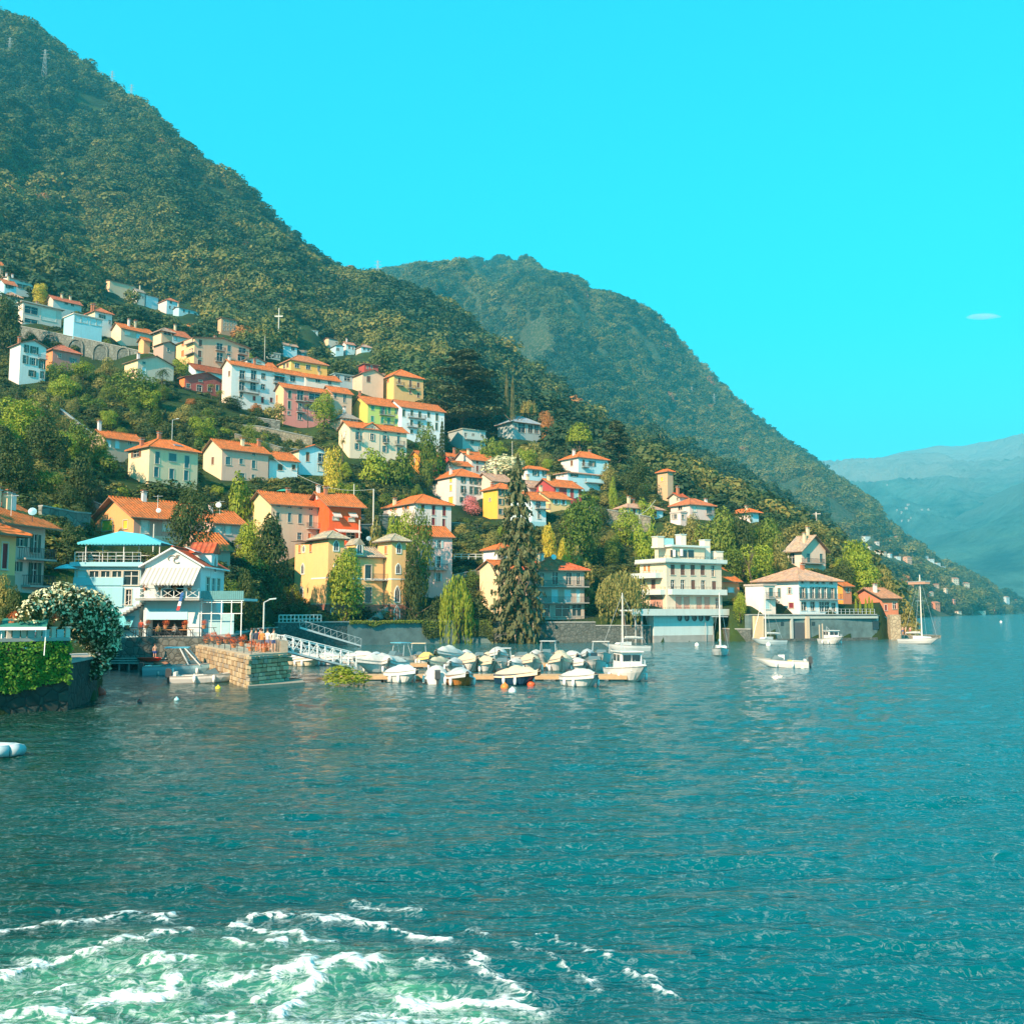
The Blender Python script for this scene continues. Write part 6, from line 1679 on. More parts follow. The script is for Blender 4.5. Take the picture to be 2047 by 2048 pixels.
 # side deck with planters over a glazed porch
 dk = MB()
 dk.box(L + 0.05, L + 4.4, 0.0, 6.0, zsl - 0.25, zsl, plaster((0.45, 0.6, 0.62)))
 dk.build('side_deck', rt)
 pl = MB()
 for k in range(22): pl.box(L + 0.1 + 0.195 * k, L + 0.27 + 0.195 * k, -0.08, -0.02, zsl - 0.1, zsl + 0.75, plain('teal_paling', (0.12, 0.30, 0.32), 0.8))
 pl.build('paling', rt)
 pg = MB()
 for k in range(5): pg.bar((L + 0.2 + k, -0.05, 0), (L + 0.2 + k, -0.05, zsl - 0.25), 0.06, WHITEP)
 for z in (2.3, zsl - 0.4): pg.bar((L, -0.05, z), (L + 4.3, -0.05, z), 0.05, WHITEP)
 pg.box(L + 0.2, L + 3.2, 1.0, 1.06, 0, 2.3, plain('porch_glass', (0.35, 0.55, 0.6), 0.15))
 pg.build('glazed_porch', rt)
 for hh in (h, g):
  for a, b in ((0, 0), (hh.L, 0), (0, hh.W), (hh.L, hh.W)): add_pad(hh.C.x + a, hh.C.y + b, max(hh.z, 1.9), 3.5)
 return h, g
RH, RG = restaurant()
# ------------------------------------------------------------------ ground, mountains, lake
build_near()
hit2, T2G = build_second()
FARB = build_far('far_mountain', [(1150, 960), (1400, 950), (1560, 935), (1632, 927), (1700, 921), (1766, 915), (1810, 903), (1876, 891), (1930, 895), (2000, 889), (2047, 876), (2150, 850), (2300, 840)], 7600, 3200, ((0.05, 0.12, 0.10), (0.10, 0.18, 0.15), (0.36, 0.36, 0.32), 850, 1150), 0.6, 3.1)  # base colours lightened towards blue, haze painted into the land cover
FARA = build_far('far_spur', [(1500, 1160), (1650, 1110), (1750, 1075), (1850, 1040), (1960, 1003), (2047, 962), (2150, 925), (2300, 870)], 4600, 2600, ((0.04, 0.11, 0.085), (0.08, 0.16, 0.12), (0.16, 0.20, 0.15), 600, 900), 0.6, 8.7)  # the spur's colours carry painted haze too
build_lake()

# ------------------------------------------------------------------ what a tree must not hide: the house fronts behind it
BOX = []
for h in HOUSES.values():
 c = h.C
 pts = [PX((*(c + h.d1 * a + h.d2 * b), h.z + z)) for a in (0, h.L) for b in (0, h.W * (1 if True else 0)) for z in (0.08 * h.H, h.H + 0.2 * min(h.L, h.W))]
 us, vs_ = [p[0] for p in pts], [p[1] for p in pts]
 BOX.append((min(us) + 2, max(us) - 2, min(vs_), max(vs_), c.y, c.x, h.L, h.W, h.d1, h.d2))
BOX += [(850, 1000, 705, 838, 332, 0, 1, 1, Vector((1, 0)), Vector((0, 1))), (45, 318, 668, 738, 305, -130, 40, 2, Vector((1, 0)), Vector((0, 1))), (590, 815, 1060, 1235, 160, -28, 10, 6, Vector((1, 0)), Vector((0, 1))), (145, 460, 1085, 1290, 100, -38, 14, 8, Vector((1, 0)), Vector((0, 1)))]
def blocked(x, y, z, h, w, pad=0.0):
 u, v1 = PX((x, y, z))
 _, v0 = PX((x, y, z + h))
 hw = w * 0.5 * F / y
 for b in BOX:
  if y < b[4] + b[7] * 0.3 and u + hw * 0.8 > b[0] and u - hw * 0.8 < b[1] and v0 + pad < b[3] and v1 > b[2]: return True
  q = Vector((x - b[5], y - b[4]))
  a_, c_ = q.dot(b[8]), q.dot(b[9])
  if -w * .5 - 0.4 < a_ < b[6] + w * .5 + .4 and -w * .5 - 0.4 < c_ < b[7] + w * .5 + 0.4: return True
 return False

# ------------------------------------------------------------------ trees one by one
CROWNS, TRUNKS = {}, [trunk_mesh(k) for k in range(4)]
N_LEAF = {'round': 3600, 'oval': 3400, 'bush': 1500, 'spread': 2600, 'conifer': 5600, 'cedar': 8000, 'cypress': 1300, 'umbrella': 2200}
S_LEAF = {'round': 0.028, 'oval': 0.027, 'bush': 0.042, 'spread': 0.032, 'conifer': 0.028, 'cedar': 0.026, 'cypress': 0.045, 'umbrella': 0.034}
TRUNKH = {'round': 0.12, 'oval': 0.05, 'bush': 0.0, 'spread': 0.45, 'conifer': 0.04, 'cedar': 0.10, 'cypress': 0.02, 'umbrella': 0.5, 'willow': 0.02, 'palm': 0.62}
def crown(kind, mat, var=0):
 key = (kind, mat, var)
 if key not in CROWNS:
  seed = len(CROWNS) * 13 + 5
  if kind == 'willow': CROWNS[key] = make_willow(LEAF[mat], seed)
  elif kind == 'palm': CROWNS[key] = make_palm(LEAF[mat], seed)
  else: CROWNS[key] = make_crown(kind, N_LEAF[kind], S_LEAF[kind], LEAF[mat], seed)
 return CROWNS[key]
TREE_N = [0]
def tree_at(name, x, y, z, H, Wd, kind, mat, label, group=None, var=None, cat='tree'):
 TREE_N[0] += 1
 rng = random.Random(TREE_N[0] * 31)
 root = empty(name, (x, y, z), rng.uniform(0, 6.28), label, cat, group)
 tf = TRUNKH[kind]
 zc = H * tf
 if kind != 'bush':
  th = H * (tf + 0.35) if kind not in ('palm', 'willow') else H * (tf + 0.24 if kind == 'palm' else 0.8)
  r = max(0.5, H * (0.55 if kind != 'palm' else 0.35))
  link('trunk', TRUNKS[TREE_N[0] % 4], root, (0, 0, -0.05 * H), (0, 0, rng.uniform(0, 6)), (r, r, th))
 hc = H - zc
 if kind == 'palm': link('crown', crown(kind, mat, 0), root, (0, 0, H * 0.62 - 0.12 * Wd), (0, 0, 0), (Wd, Wd, Wd * 0.95))
 else: link('crown', crown(kind, mat, var if var is not None else TREE_N[0] % 3), root, (0, 0, zc - (0.15 * hc if kind == 'bush' else 0)), (0, 0, 0), (Wd * rng.uniform(.94, 1.06), Wd * rng.uniform(.94, 1.06), hc * (1.15 if kind == 'bush' else 1)))
 return root
def tree(name, u, vt, vb, wpx, kind, mat, label, Y=None, group=None, cat='tree'):
 if Y is None:
  p = hit(u, vb)
  if not p: print('tree off ground', label); return
  x, y = p.x, p.y
 else:
  p = P(u, vt, Y); x, y = p.x, Y
 top = P(u, vt, y)
 z = ground(top.x, y)
 if top.z - z < 0.6: print('tree too low', label, round(top.z - z, 2))
 return tree_at(name, top.x, y, z, max(0.8, top.z - z), wpx * y / F, kind, mat, label, group, cat=cat)
TREES = [
 ('broadleaf_tree', 500, 1046, 1190, 62, 'round', 'lime', 'yellow green tree on the left of the dark pair beside the villa', 160), ('broadleaf_tree', 546, 1036, 1195, 82, 'round', 'dark', 'big dark round tree pressed against the left wing of the villa', 158),
 ('broadleaf_tree', 386, 971, 1095, 90, 'oval', 'dark', 'tall dark egg shaped tree in front of the salmon house', 141), ('maple_tree', 693, 1105, 1238, 90, 'round', 'lime', 'light green maple standing right in front of the two towered villa', 167),
 ('broadleaf_tree', 803, 1028, 1170, 58, 'round', 'lime', 'yellow green tree half hiding the white house with orange shutters', 186), ('broadleaf_tree', 838, 1022, 1180, 54, 'oval', 'mid', 'mid green tree leaning on the pale pink house', 184), ('broadleaf_tree', 826, 1095, 1235, 44, 'oval', 'dark', 'dark tree between the right villa tower and the pale pink house', 176),
 ('spruce_tree', 1035, 918, 1245, 138, 'conifer', 'conifer', 'very tall spruce rising from the lake wall to above the rooftops', 175.5), ('willow_tree', 912, 1156, 1275, 68, 'willow', 'lime', 'bright green weeping willow hanging over the quay wall', 174.5),
 ('weeping_beech', 1245, 1146, 1245, 104, 'willow', 'olive', 'olive weeping tree left of the stepped white building', 180.5), ('broadleaf_tree', 1157, 1000, 1100, 92, 'round', 'mid', 'large fine leaved green tree in the middle of the right slope', 208), ('broadleaf_tree', 1250, 1020, 1088, 60, 'round', 'lime', 'yellow green tree below the pink brown roofed villa', 226),
 ('broadleaf_tree', 1290, 1052, 1125, 48, 'round', 'lime', 'pale green tree touching the roof terrace of the stepped white building', 196), ('shrub', 1332, 1050, 1078, 52, 'bush', 'olive', 'wide yellowish clipped shrub above the stepped white building', 222),
 ('broadleaf_tree', 1388, 1034, 1105, 56, 'round', 'olive', 'olive tree under the rose white villa', 216), ('broadleaf_tree', 1432, 1026, 1130, 80, 'round', 'mid', 'largest rounded tree of the grove behind the stepped white building', 212), ('broadleaf_tree', 1482, 1030, 1130, 62, 'oval', 'dark', 'dark green tree in the middle of the grove', 214),
 ('broadleaf_tree', 1530, 1042, 1130, 74, 'round', 'mid', 'green tree at the right edge of the grove under the orange roofed villa', 216), ('broadleaf_tree', 1557, 1076, 1140, 44, 'round', 'olive', 'yellowish tree beside the steep gabled villa', 212), ('broadleaf_tree', 1515, 1092, 1160, 66, 'round', 'lime', 'light green tree behind the tan roof of the lakeside villa', 206), ('broadleaf_tree', 1460, 1095, 1165, 60, 'round', 'mid', 'green tree above the small orange house', 206), ('broadleaf_tree', 1390, 1090, 1150, 46, 'oval', 'dark', 'dark tree behind the chimneys of the stepped white building', 206),
 ('palm_tree', 1499, 1086, 1145, 20, 'palm', 'olive', 'slender palm in the grove left of the lakeside villa', 202), ('broadleaf_tree', 1604, 1046, 1090, 90, 'spread', 'olive', 'broad pale olive tree crown above the steep gabled villa', 262), ('broadleaf_tree', 1640, 1050, 1100, 50, 'round', 'olive', 'pale olive tree right behind the steep gabled villa', 262),
 ('broadleaf_tree', 1708, 1083, 1150, 60, 'round', 'lime', 'tall light green tree right of the steep gabled villa', 228), ('broadleaf_tree', 1722, 1108, 1180, 76, 'round', 'lime', 'light green tree behind the long terracotta house', 220), ('broadleaf_tree', 1682, 1125, 1180, 58, 'round', 'dark', 'dark tree between the lakeside villa and the light green trees', 216), ('broadleaf_tree', 1767, 1142, 1195, 50, 'round', 'olive', 'round yellow olive tree behind the end of the terracotta roof', 222),
 ('cypress_tree', 925, 696, 852, 176, 'cedar', 'conifer', 'huge dark spreading cedar at the top of the village', 332), ('cypress_tree', 1013, 746, 808, 11, 'cypress', 'conifer', 'left one of two slim cypresses beside the great cedar', 338), ('cypress_tree', 1025, 753, 828, 11, 'cypress', 'conifer', 'right one of two slim cypresses over the veranda villa', 332),
 ('stone_pine', 1158, 843, 905, 50, 'umbrella', 'lime', 'rounded stone pine standing alone above the highest pale blue house', 292), ('stone_pine', 1056, 799, 832, 44, 'umbrella', 'olive', 'flat topped stone pine behind the veranda villa', 345), ('broadleaf_tree', 1094, 824, 856, 30, 'round', 'rust', 'rust red tree beside the roof of the veranda villa', 332),
 ('broadleaf_tree', 648, 789, 890, 58, 'oval', 'lime', 'tall bright green egg shaped tree right of the pink house', 266), ('flowering_tree', 943, 992, 1034, 40, 'round', 'pink', 'pink flowering tree in front of the tall white house', 243), ('palm_tree', 423, 762, 800, 20, 'palm', 'olive', 'left palm in front of the dark red gabled villa', 276), ('palm_tree', 440, 780, 818, 22, 'palm', 'lime', 'right palm in front of the dark red gabled villa', 272), ('palm_tree', 616, 790, 815, 18, 'palm', 'lime', 'palm beside the white pillar of the pink house', 276),
 ('cedar_tree', 1228, 838, 915, 76, 'cedar', 'conifer', 'bluish layered cedar right of the stone pine', 312), ('broadleaf_tree', 1268, 924, 990, 58, 'round', 'dark', 'dark round tree left of the stone tower', 264), ('shrub', 1226, 961, 990, 20, 'oval', 'lime', 'clipped green column shrub below the dark round tree', 252), ('shrub', 1212, 930, 985, 40, 'round', 'olive', 'yellowish garden tree right of the highest pale blue house', 264),
 ('broadleaf_tree', 470, 796, 838, 56, 'round', 'dark', 'dark bushy tree below the long white apartment house', 268), ('broadleaf_tree', 405, 800, 850, 58, 'round', 'mid', 'green tree below the two palms', 264), ('shrub', 551, 809, 836, 46, 'bush', 'olive', 'olive shrub at the foot of the pink house', 272), ('shrub', 517, 818, 852, 40, 'bush', 'dark', 'dark shrub between the pink house and the orange bush', 268), ('shrub', 512, 808, 822, 24, 'bush', 'rust', 'low orange bush under the long white apartment house', 272), ('shrub', 383, 798, 815, 24, 'bush', 'rust', 'reddish brown bush left of the green tree below the palms', 258),
 ('broadleaf_tree', 370, 812, 885, 48, 'oval', 'olive', 'tall olive green tree above the cream house roof', 238), ('broadleaf_tree', 362, 718, 748, 32, 'round', 'lime', 'light green tree at the sunny corner of the apricot block', 292), ('conifer_tree', 313, 806, 866, 32, 'conifer', 'mid', 'small pointed conifer above the cream house', 232),
 ('broadleaf_tree', 12, 598, 690, 78, 'round', 'dark', 'dark tree at the left edge in front of the wide off white house', 300), ('broadleaf_tree', 167, 723, 765, 50, 'spread', 'lime', 'flat topped lime green tree below the arcaded wall', 262), ('broadleaf_tree', 215, 717, 760, 48, 'round', 'olive', 'olive tree below the third arch of the wall', 266), ('broadleaf_tree', 268, 744, 842, 92, 'round', 'mid', 'large green tree in front of the beige gabled house', 244), ('broadleaf_tree', 79, 569, 600, 34, 'round', 'yellow', 'bright yellow tree between the two highest left houses', 352), ('broadleaf_tree', 152, 754, 800, 38, 'round', 'olive', 'greyish olive tree below the flat topped lime tree', 246), ('broadleaf_tree', 120, 728, 790, 56, 'round', 'mid', 'green tree beside the pale villa', 250), ('palm_tree', 326, 730, 765, 34, 'palm', 'dark', 'dark bushy palm beside the beige gabled house', 264),
 ('broadleaf_tree', 40, 800, 900, 86, 'round', 'lime', 'big yellow green tree at the left edge of the middle slope', 178), ('broadleaf_tree', 80, 788, 880, 62, 'round', 'olive', 'yellowish tree behind the big one at the left edge', 192), ('broadleaf_tree', 8, 838, 940, 70, 'round', 'lime', 'yellow green tree cut by the left edge', 168), ('broadleaf_tree', 28, 880, 1000, 86, 'oval', 'dark', 'dark tree cut by the left edge above the grey house', 142), ('broadleaf_tree', 104, 842, 950, 92, 'round', 'dark', 'dark green tree in the shade left of the long house', 166), ('broadleaf_tree', 165, 844, 935, 62, 'round', 'mid', 'green tree touching the end of the long house', 178), ('broadleaf_tree', 200, 873, 930, 44, 'bush', 'mid', 'bushy green tree in front of the two white closed shutters', 184), ('broadleaf_tree', 172, 916, 990, 64, 'round', 'dark', 'dark leafy tree above the stone retaining wall', 156),
 ('broadleaf_tree', 745, 1004, 1060, 44, 'round', 'dark', 'dark tree right of the orange red house', 205), ('shrub', 757, 1047, 1078, 48, 'bush', 'olive', 'olive bush between the villa towers and the white house', 186), ('broadleaf_tree', 853, 852, 905, 46, 'round', 'mid', 'green tree under the long white house', 270), ('conifer_tree', 884, 838, 905, 26, 'conifer', 'dark', 'dark narrow conifer at the corner of the long white house', 282), ('shrub', 858, 888, 912, 54, 'bush', 'lime', 'light green bush above the small bright red house', 280),
 ('broadleaf_tree', 667, 900, 940, 40, 'round', 'yellow', 'yellow green tree right of the light blue house', 212), ('palm_tree', 686, 859, 900, 16, 'palm', 'olive', 'thin palm at the corner of the big cream house', 248), ('palm_tree', 673, 880, 915, 30, 'palm', 'olive', 'bushy palm beside the light blue house', 228), ('shrub', 1098, 1053, 1120, 32, 'oval', 'yellow', 'yellowish narrow tree right of the tall spruce', 194), ('shrub', 1128, 1086, 1120, 30, 'round', 'yellow', 'small yellow bushy tree above the grey balcony house', 192), ('shrub', 1158, 1104, 1128, 54, 'bush', 'olive', 'feathery olive bush behind the roof of the grey balcony house', 194),
 ('shrub', 1478, 1187, 1245, 26, 'oval', 'lime', 'ivy covered column between the stepped building and the lakeside villa', 185.5), ('shrub', 500, 1180, 1255, 70, 'bush', 'dark', 'dark clipped shrub mass left of the villa base', 142), ('shrub', 598, 1200, 1250, 62, 'bush', 'dark', 'dark rounded hedge at the foot of the left villa tower', 166), ('shrub', 480, 1150, 1262, 62, 'round', 'dark', 'dark tree beside the glazed porch of the restaurant', 122),
 ('shrub', 872, 1200, 1290, 52, 'bush', 'dark', 'dark bush on the quay left of the willow', 176.5), ('shrub', 955, 1195, 1290, 60, 'bush', 'dark', 'dark bush between the willow and the spruce', 178), ('palm_tree', 960, 1160, 1205, 22, 'palm', 'olive', 'small palm on the wall right of the willow', 183), ('broadleaf_tree', 115, 1128, 1200, 56, 'round', 'dark', 'dark tree squeezed between the grey house and the restaurant', 118), ('shrub', 10, 1155, 1230, 50, 'round', 'olive', 'sunlit creeper bush at the left edge below the ochre house', 66), ('shrub', 20, 1180, 1270, 48, 'round', 'dark', 'dark shrub behind the green awning at the left edge', 61),
 ('broadleaf_tree', 205, 905, 975, 70, 'bush', 'mid', 'leafy creeper canopy on the shaded left side of the cream house', 181), ('shrub', 310, 962, 1010, 130, 'bush', 'dark', 'long dark hedge under the front wall of the cream house', 174), ('shrub', 482, 952, 985, 62, 'bush', 'lime', 'bright green shrub under the pinkish gabled house', 190), ('shrub', 800, 905, 930, 66, 'bush', 'mid', 'vine covered pergola under the big cream house', 244), ('shrub', 745, 900, 925, 66, 'bush', 'lime', 'leafy green pergola left part under the big cream house', 240), ('shrub', 1188, 1010, 1030, 46, 'bush', 'dark', 'dark hedge beside the maroon house', 238), ('shrub', 1290, 1000, 1018, 40, 'bush', 'lime', 'light green hedge below the dark round tree', 248),
 ('shrub', 1010, 912, 935, 90, 'bush', 'cream', 'pale flowering hedge behind the top of the spruce', 282), ('shrub', 980, 880, 912, 56, 'bush', 'mid', 'green hedge right of the greyish white house', 298), ('shrub', 1060, 890, 912, 70, 'bush', 'olive', 'olive hedge left of the stone pine', 292), ('shrub', 800, 1045, 1075, 40, 'bush', 'dark', 'dark shrub under the orange shutters', 198), ('shrub', 930, 1036, 1062, 60, 'bush', 'dark', 'dark shaded hedge below the pink flowering tree', 228), ('shrub', 1818, 1212, 1255, 36, 'bush', 'olive', 'yellowish shrub on the last quay wall', 208),
]
for a in TREES:
 tree(*a[:8], Y=a[8], cat='palm' if a[0] == 'palm_tree' else 'shrub' if a[0] == 'shrub' else 'tree')
for k, (u, v) in enumerate(((1710.5, 1197), (1719, 1201), (1730, 1196), (1737, 1191), (1743, 1197))):
 tree('columnar_cypress', u, v, 1228, 5.5, 'cypress', 'lime', 'slim bright green cypress in the row on the villa terrace', Y=199, group='slim cypresses on the villa terrace')
for k, (x, y, H_) in enumerate(((-52, 72, 19), (-46, 63, 17), (-57, 82, 20), (-60, 66, 18))):  # unseen trees added to cast shade on the restaurant and deck
 tree_at('lakeside_tree', x, y, ground(x, y), H_, 10 + k % 2, 'round', 'dark', ['tall dark tree by the lane left of the ochre house', 'tall dark tree on the lake wall left of the garden swing', 'tallest dark tree behind the ochre house', 'tall dark tree farthest left by the lane'][k])
# garden trees and shrubs filling the slope between the houses
rng = random.Random(5)
YV = [(-300, 335), (0, 335), (500, 345), (900, 325), (1100, 300), (1300, 272), (1500, 290), (1760, 262)]
taken = []
HC_ = {}
for k, h_ in HOUSES.items():
 c_ = h_.C + h_.d1 * (h_.L / 2)
 HC_[k.rstrip('0123456789').replace('_', ' ')] = PX((c_.x, c_.y, h_.z + h_.H * .4))
HC_['yellow two towered villa'] = (720, 1150)
n_t = n_s = 0
tries = 0
while (n_t < 165 or n_s < 285) and tries < 12000:
 tries += 1
 u = rng.uniform(-120, 1760)
 yv = np.interp(u, *zip(*YV))
 ys = ysh(max(225, u)) if u > 225 else 112
 y = rng.uniform(ys + 12, yv + 10)
 x = tu(u) * y
 small = n_t >= 165 or (n_s < 285 and rng.random() < 0.58)
 Hh = rng.uniform(1.6, 3.4) if small else rng.uniform(3.6, 6.8)
 Wd = Hh * (rng.uniform(1.0, 1.7) if small else rng.uniform(0.7, 1.05))
 z = ground(x, y)
 if blocked(x, y, z, Hh, Wd): continue
 if any((x - a) ** 2 + (y - b) ** 2 < (0.42 * (Wd + c)) ** 2 for a, b, c in taken): continue
 taken.append((x, y, Wd))
 mt = rng.choice(['dark', 'mid', 'mid', 'olive', 'lime', 'dark']) if small else rng.choice(['dark', 'mid', 'mid', 'olive', 'lime'])
 kd = 'bush' if small else rng.choice(['round', 'round', 'oval', 'round', 'conifer'])
 if kd == 'conifer': mt = 'conifer'
 cn = {'dark': 'dark green', 'mid': 'fresh green', 'olive': 'olive', 'lime': 'yellow green', 'conifer': 'pointed'}[mt]
 pu, pv = PX((x, y, z + Hh / 2))
 nm, dx, dy = min(((k, pu - c[0], pv - c[1]) for k, c in HC_.items()), key=lambda q: abs(q[1]) + abs(q[2]))
 rel = ('below' if dy > 0 else 'above') if abs(dy) > 1.3 * abs(dx) else ('right of' if dx > 0 else 'left of') if abs(dx) > 1.3 * abs(dy) else ('lower ' if dy > 0 else 'upper ') + ('right of' if dx > 0 else 'left of')
 lb = f"{'low' if Hh < 2.3 else 'small' if small else 'bushy' if Hh < 6 else 'tall'} {cn} {'shrub' if small else 'conifer' if kd == 'conifer' else 'tree'} {rel} the {nm}"
 if small:
  n_s += 1
  tree_at('garden_shrub', x, y, z, Hh, Wd, 'bush', mt, lb, lb + 's', cat='shrub')
 else:
  n_t += 1
  tree_at('garden_tree', x, y, z, Hh, Wd * (0.6 if kd == 'conifer' else 1), kd, mt, lb, lb + 's')
print('garden trees', n_t, n_s, tries)

# ------------------------------------------------------------------ the woods
def specimen(x, y, kind, n, size, mat, seed, label):
 z = ground(x, y)
 r = empty('woodland_tree', (x, y, z), 0, label, 'tree')
 link('trunk', TRUNKS[seed % 4], r, (0, 0, -0.5), (0, 0, 0), (5, 5, 5))
 return link('crown', make_crown(kind, n, size, LEAF[mat], 900 + seed), r, (0, 0, 1.2), (0, 0, 0), (8, 8, 8))
SPC = [specimen(tu(u) * y, y, kd, 430, 0.075, mt, k, lb) for k, (u, y, kd, mt, lb) in enumerate((
 (520, 372, 'round', 'forest', 'round woodland tree at the lower edge of the woods above the apricot block'), (760, 366, 'round', 'forest', 'woodland tree at the lower edge of the woods left of the cedar'), (1040, 372, 'round', 'darkwood', 'dark woodland tree on the slope behind the veranda villa'),
 (240, 470, 'round', 'goldwood', 'golden green woodland tree under the pale stone ridge row'), (880, 372, 'round', 'forest', 'woodland tree just behind the great cedar'), (640, 640, 'oval', 'rust', 'rusty woodland tree high above the middle slope')))]
def woods():
 r = np.random.default_rng(3)
 pts, sc = [], []
 up, us_ = [], []
 N = 52000
 t = r.uniform(tu(-260), tu(1790), N)
 y = np.sqrt(r.uniform(185 ** 2, 1420 ** 2, N))
 x = t * y
 uu = U0 + F * t
 yv = np.interp(uu, *zip(*YV))
 yr = np.interp(t, [s[0] for s in SK1], [s[2] for s in SK1])
 jit = r.random(N)
 clump = fbm(x / 60, y / 60, 3)
 keep = (y > yv) & (y < yr + 25) & (jit < np.interp(y, [250, 600, 1400], [1.0, 0.92, 0.85])) & (clump > 0.30)
 xs, ys_ = x[keep], y[keep]
 zs = np.array([base_z(a, b) for a, b in zip(xs, ys_)])
 zs = zs + pad_corr(xs, ys_) * (ys_ < 620)
 hh = (4.2 + 6.0 * r.random(len(xs)) ** 1.5 + np.where(r.random(len(xs)) < 0.14, r.uniform(3, 8, len(xs)), 0)) * np.interp(ys_, [250, 420, 700], [0.62, 0.85, 1.0])
 ww = hh * r.uniform(0.95, 1.7, len(xs))
 ok = np.ones(len(xs), bool)
 for i in np.nonzero(ys_ < 640)[0]:
  ok[i] = not blocked(xs[i], ys_[i], zs[i], hh[i] * 0.9, ww[i] * 0.8)
 def species(a, b, q):
  f = fbm(a / 70 + b / 140, b / 190 - a / 400 + q, 4)
  w_ = r.random(len(a))
  pk = np.where(f < 0.48, np.where(w_ < 0.75, 2, 0), np.where(f > 0.585, np.where(w_ < 0.6, 3, 1), np.where(w_ < 0.34, 0, np.where(w_ < 0.68, 1, np.where(w_ < .84, 4, 3)))))
  return np.where(r.random(len(a)) < 0.008, 5, pk)
 p = np.stack([xs, ys_, zs - 0.6], 1)[ok]
 s = np.stack([ww, ww, hh], 1)[ok]
 for b in FARBOX:
  pq = [PX((a_[0], a_[1], a_[2] + c_[2] * .6)) for a_, c_ in zip(p, s)]
  kk = np.array([not (b[0] - 3 < q_[0] < b[1] + 3 and b[2] - 4 < q_[1] < b[3] + 6 and a_[1] < b[4] + 5) for q_, a_ in zip(pq, p)])
  if b[4] < 700: p, s = p[kk], s[kk]
 scatter('hillside_woods', p, s, SPC, 'dense mixed woodland covering the steep hillside above the village', 4, species(p[:, 0], p[:, 1], 0))
 # undergrowth in the village
 N = 34000
 t = r.uniform(tu(-200), tu(1770), N)
 uu = U0 + F * t
 yv = np.interp(uu, *zip(*YV))
 ysv = np.where(uu > 225, np.interp(uu, *zip(*YSH)) + 5, 108)
 y = ysv + (yv + 40 - ysv) * r.random(N) ** 0.8
 x = t * y
 cl = fbm(x / 14 + 9, y / 14, 3)
 k = cl > 0.33
 x, y = x[k], y[k]
 z = np.array([base_z(a, b) for a, b in zip(x, y)]) + pad_corr(x, y)
 hh = r.uniform(0.7, 2.0, len(x)); ww = hh * r.uniform(1.2, 2.2, len(x))
 ok = np.array([not blocked(a, b, c, d, e, 3) for a, b, c, d, e in zip(x, y, z, hh, ww)])
 scatter('undergrowth', np.stack([x, y, z - 0.35], 1)[ok], np.stack([ww, ww, hh], 1)[ok], SPC[:5], 'low green undergrowth and garden plants between the village houses', 6)
 print('woods', len(p), ok.sum())
 # the far mountain
 tg, ysg, yrg = T2G
 N = 60000
 t = r.uniform(tg[0], tg[-1], N)
 ys2, yr2 = np.interp(t, tg, ysg), np.interp(t, tg, yrg)
 y = np.sqrt(r.random(N) * (yr2 * 1.02) ** 2 + (1 - r.random(N)) * 0)
 k = (y > ys2 + 6) & (y > np.interp(U0 + F * t, [560, 1000, 1300, 1500, 1700], [1050, 900, 700, 520, 300]))
 t, y = t[k], y[k]
 x = t * y
 z = np.array([hit2(a, b) for a, b in zip(x, y)])
 hh = (8 + 14 * r.random(len(x)) ** 2) * np.interp(y, [500, 1200], [0.6, 1.0]); ww = hh * r.uniform(0.9, 1.4, len(x))
 k = (fbm(x / 120, y / 120, 3) > 0.33)
 um, vm_ = U0 + F * x / (y * CP + (z - HC) * SP), V0 - F * (-y * SP + (z - HC) * CP) / (y * CP + (z - HC) * SP)
 k &= ~((um > 945) & (um < 1062) & (vm_ < 526 + 10 * np.sin(um / 9)))
 dp_ = y * CP + (z - HC) * SP
 pu, p0, p1 = U0 + F * x / dp_, V0 - F * (-y * SP + (z - HC + hh * .95) * CP) / dp_, V0 - F * (-y * SP + (z - HC) * CP) / dp_
 mg = ww * .5 * F / y
 for b in FARBOX: k &= ~((pu + mg > b[0]) & (pu - mg < b[1]) & (p1 > b[2]) & (p0 < b[3] - 2) & (y < b[4] + 14))
 scatter('mountain_woods', np.stack([x, y, z - 1.5], 1)[k], np.stack([ww, ww, hh], 1)[k], SPC, 'unbroken woodland on the big mountain behind the village', 9, species(x[k] / 2, y[k] / 2, 5))
 print('mountain', k.sum())
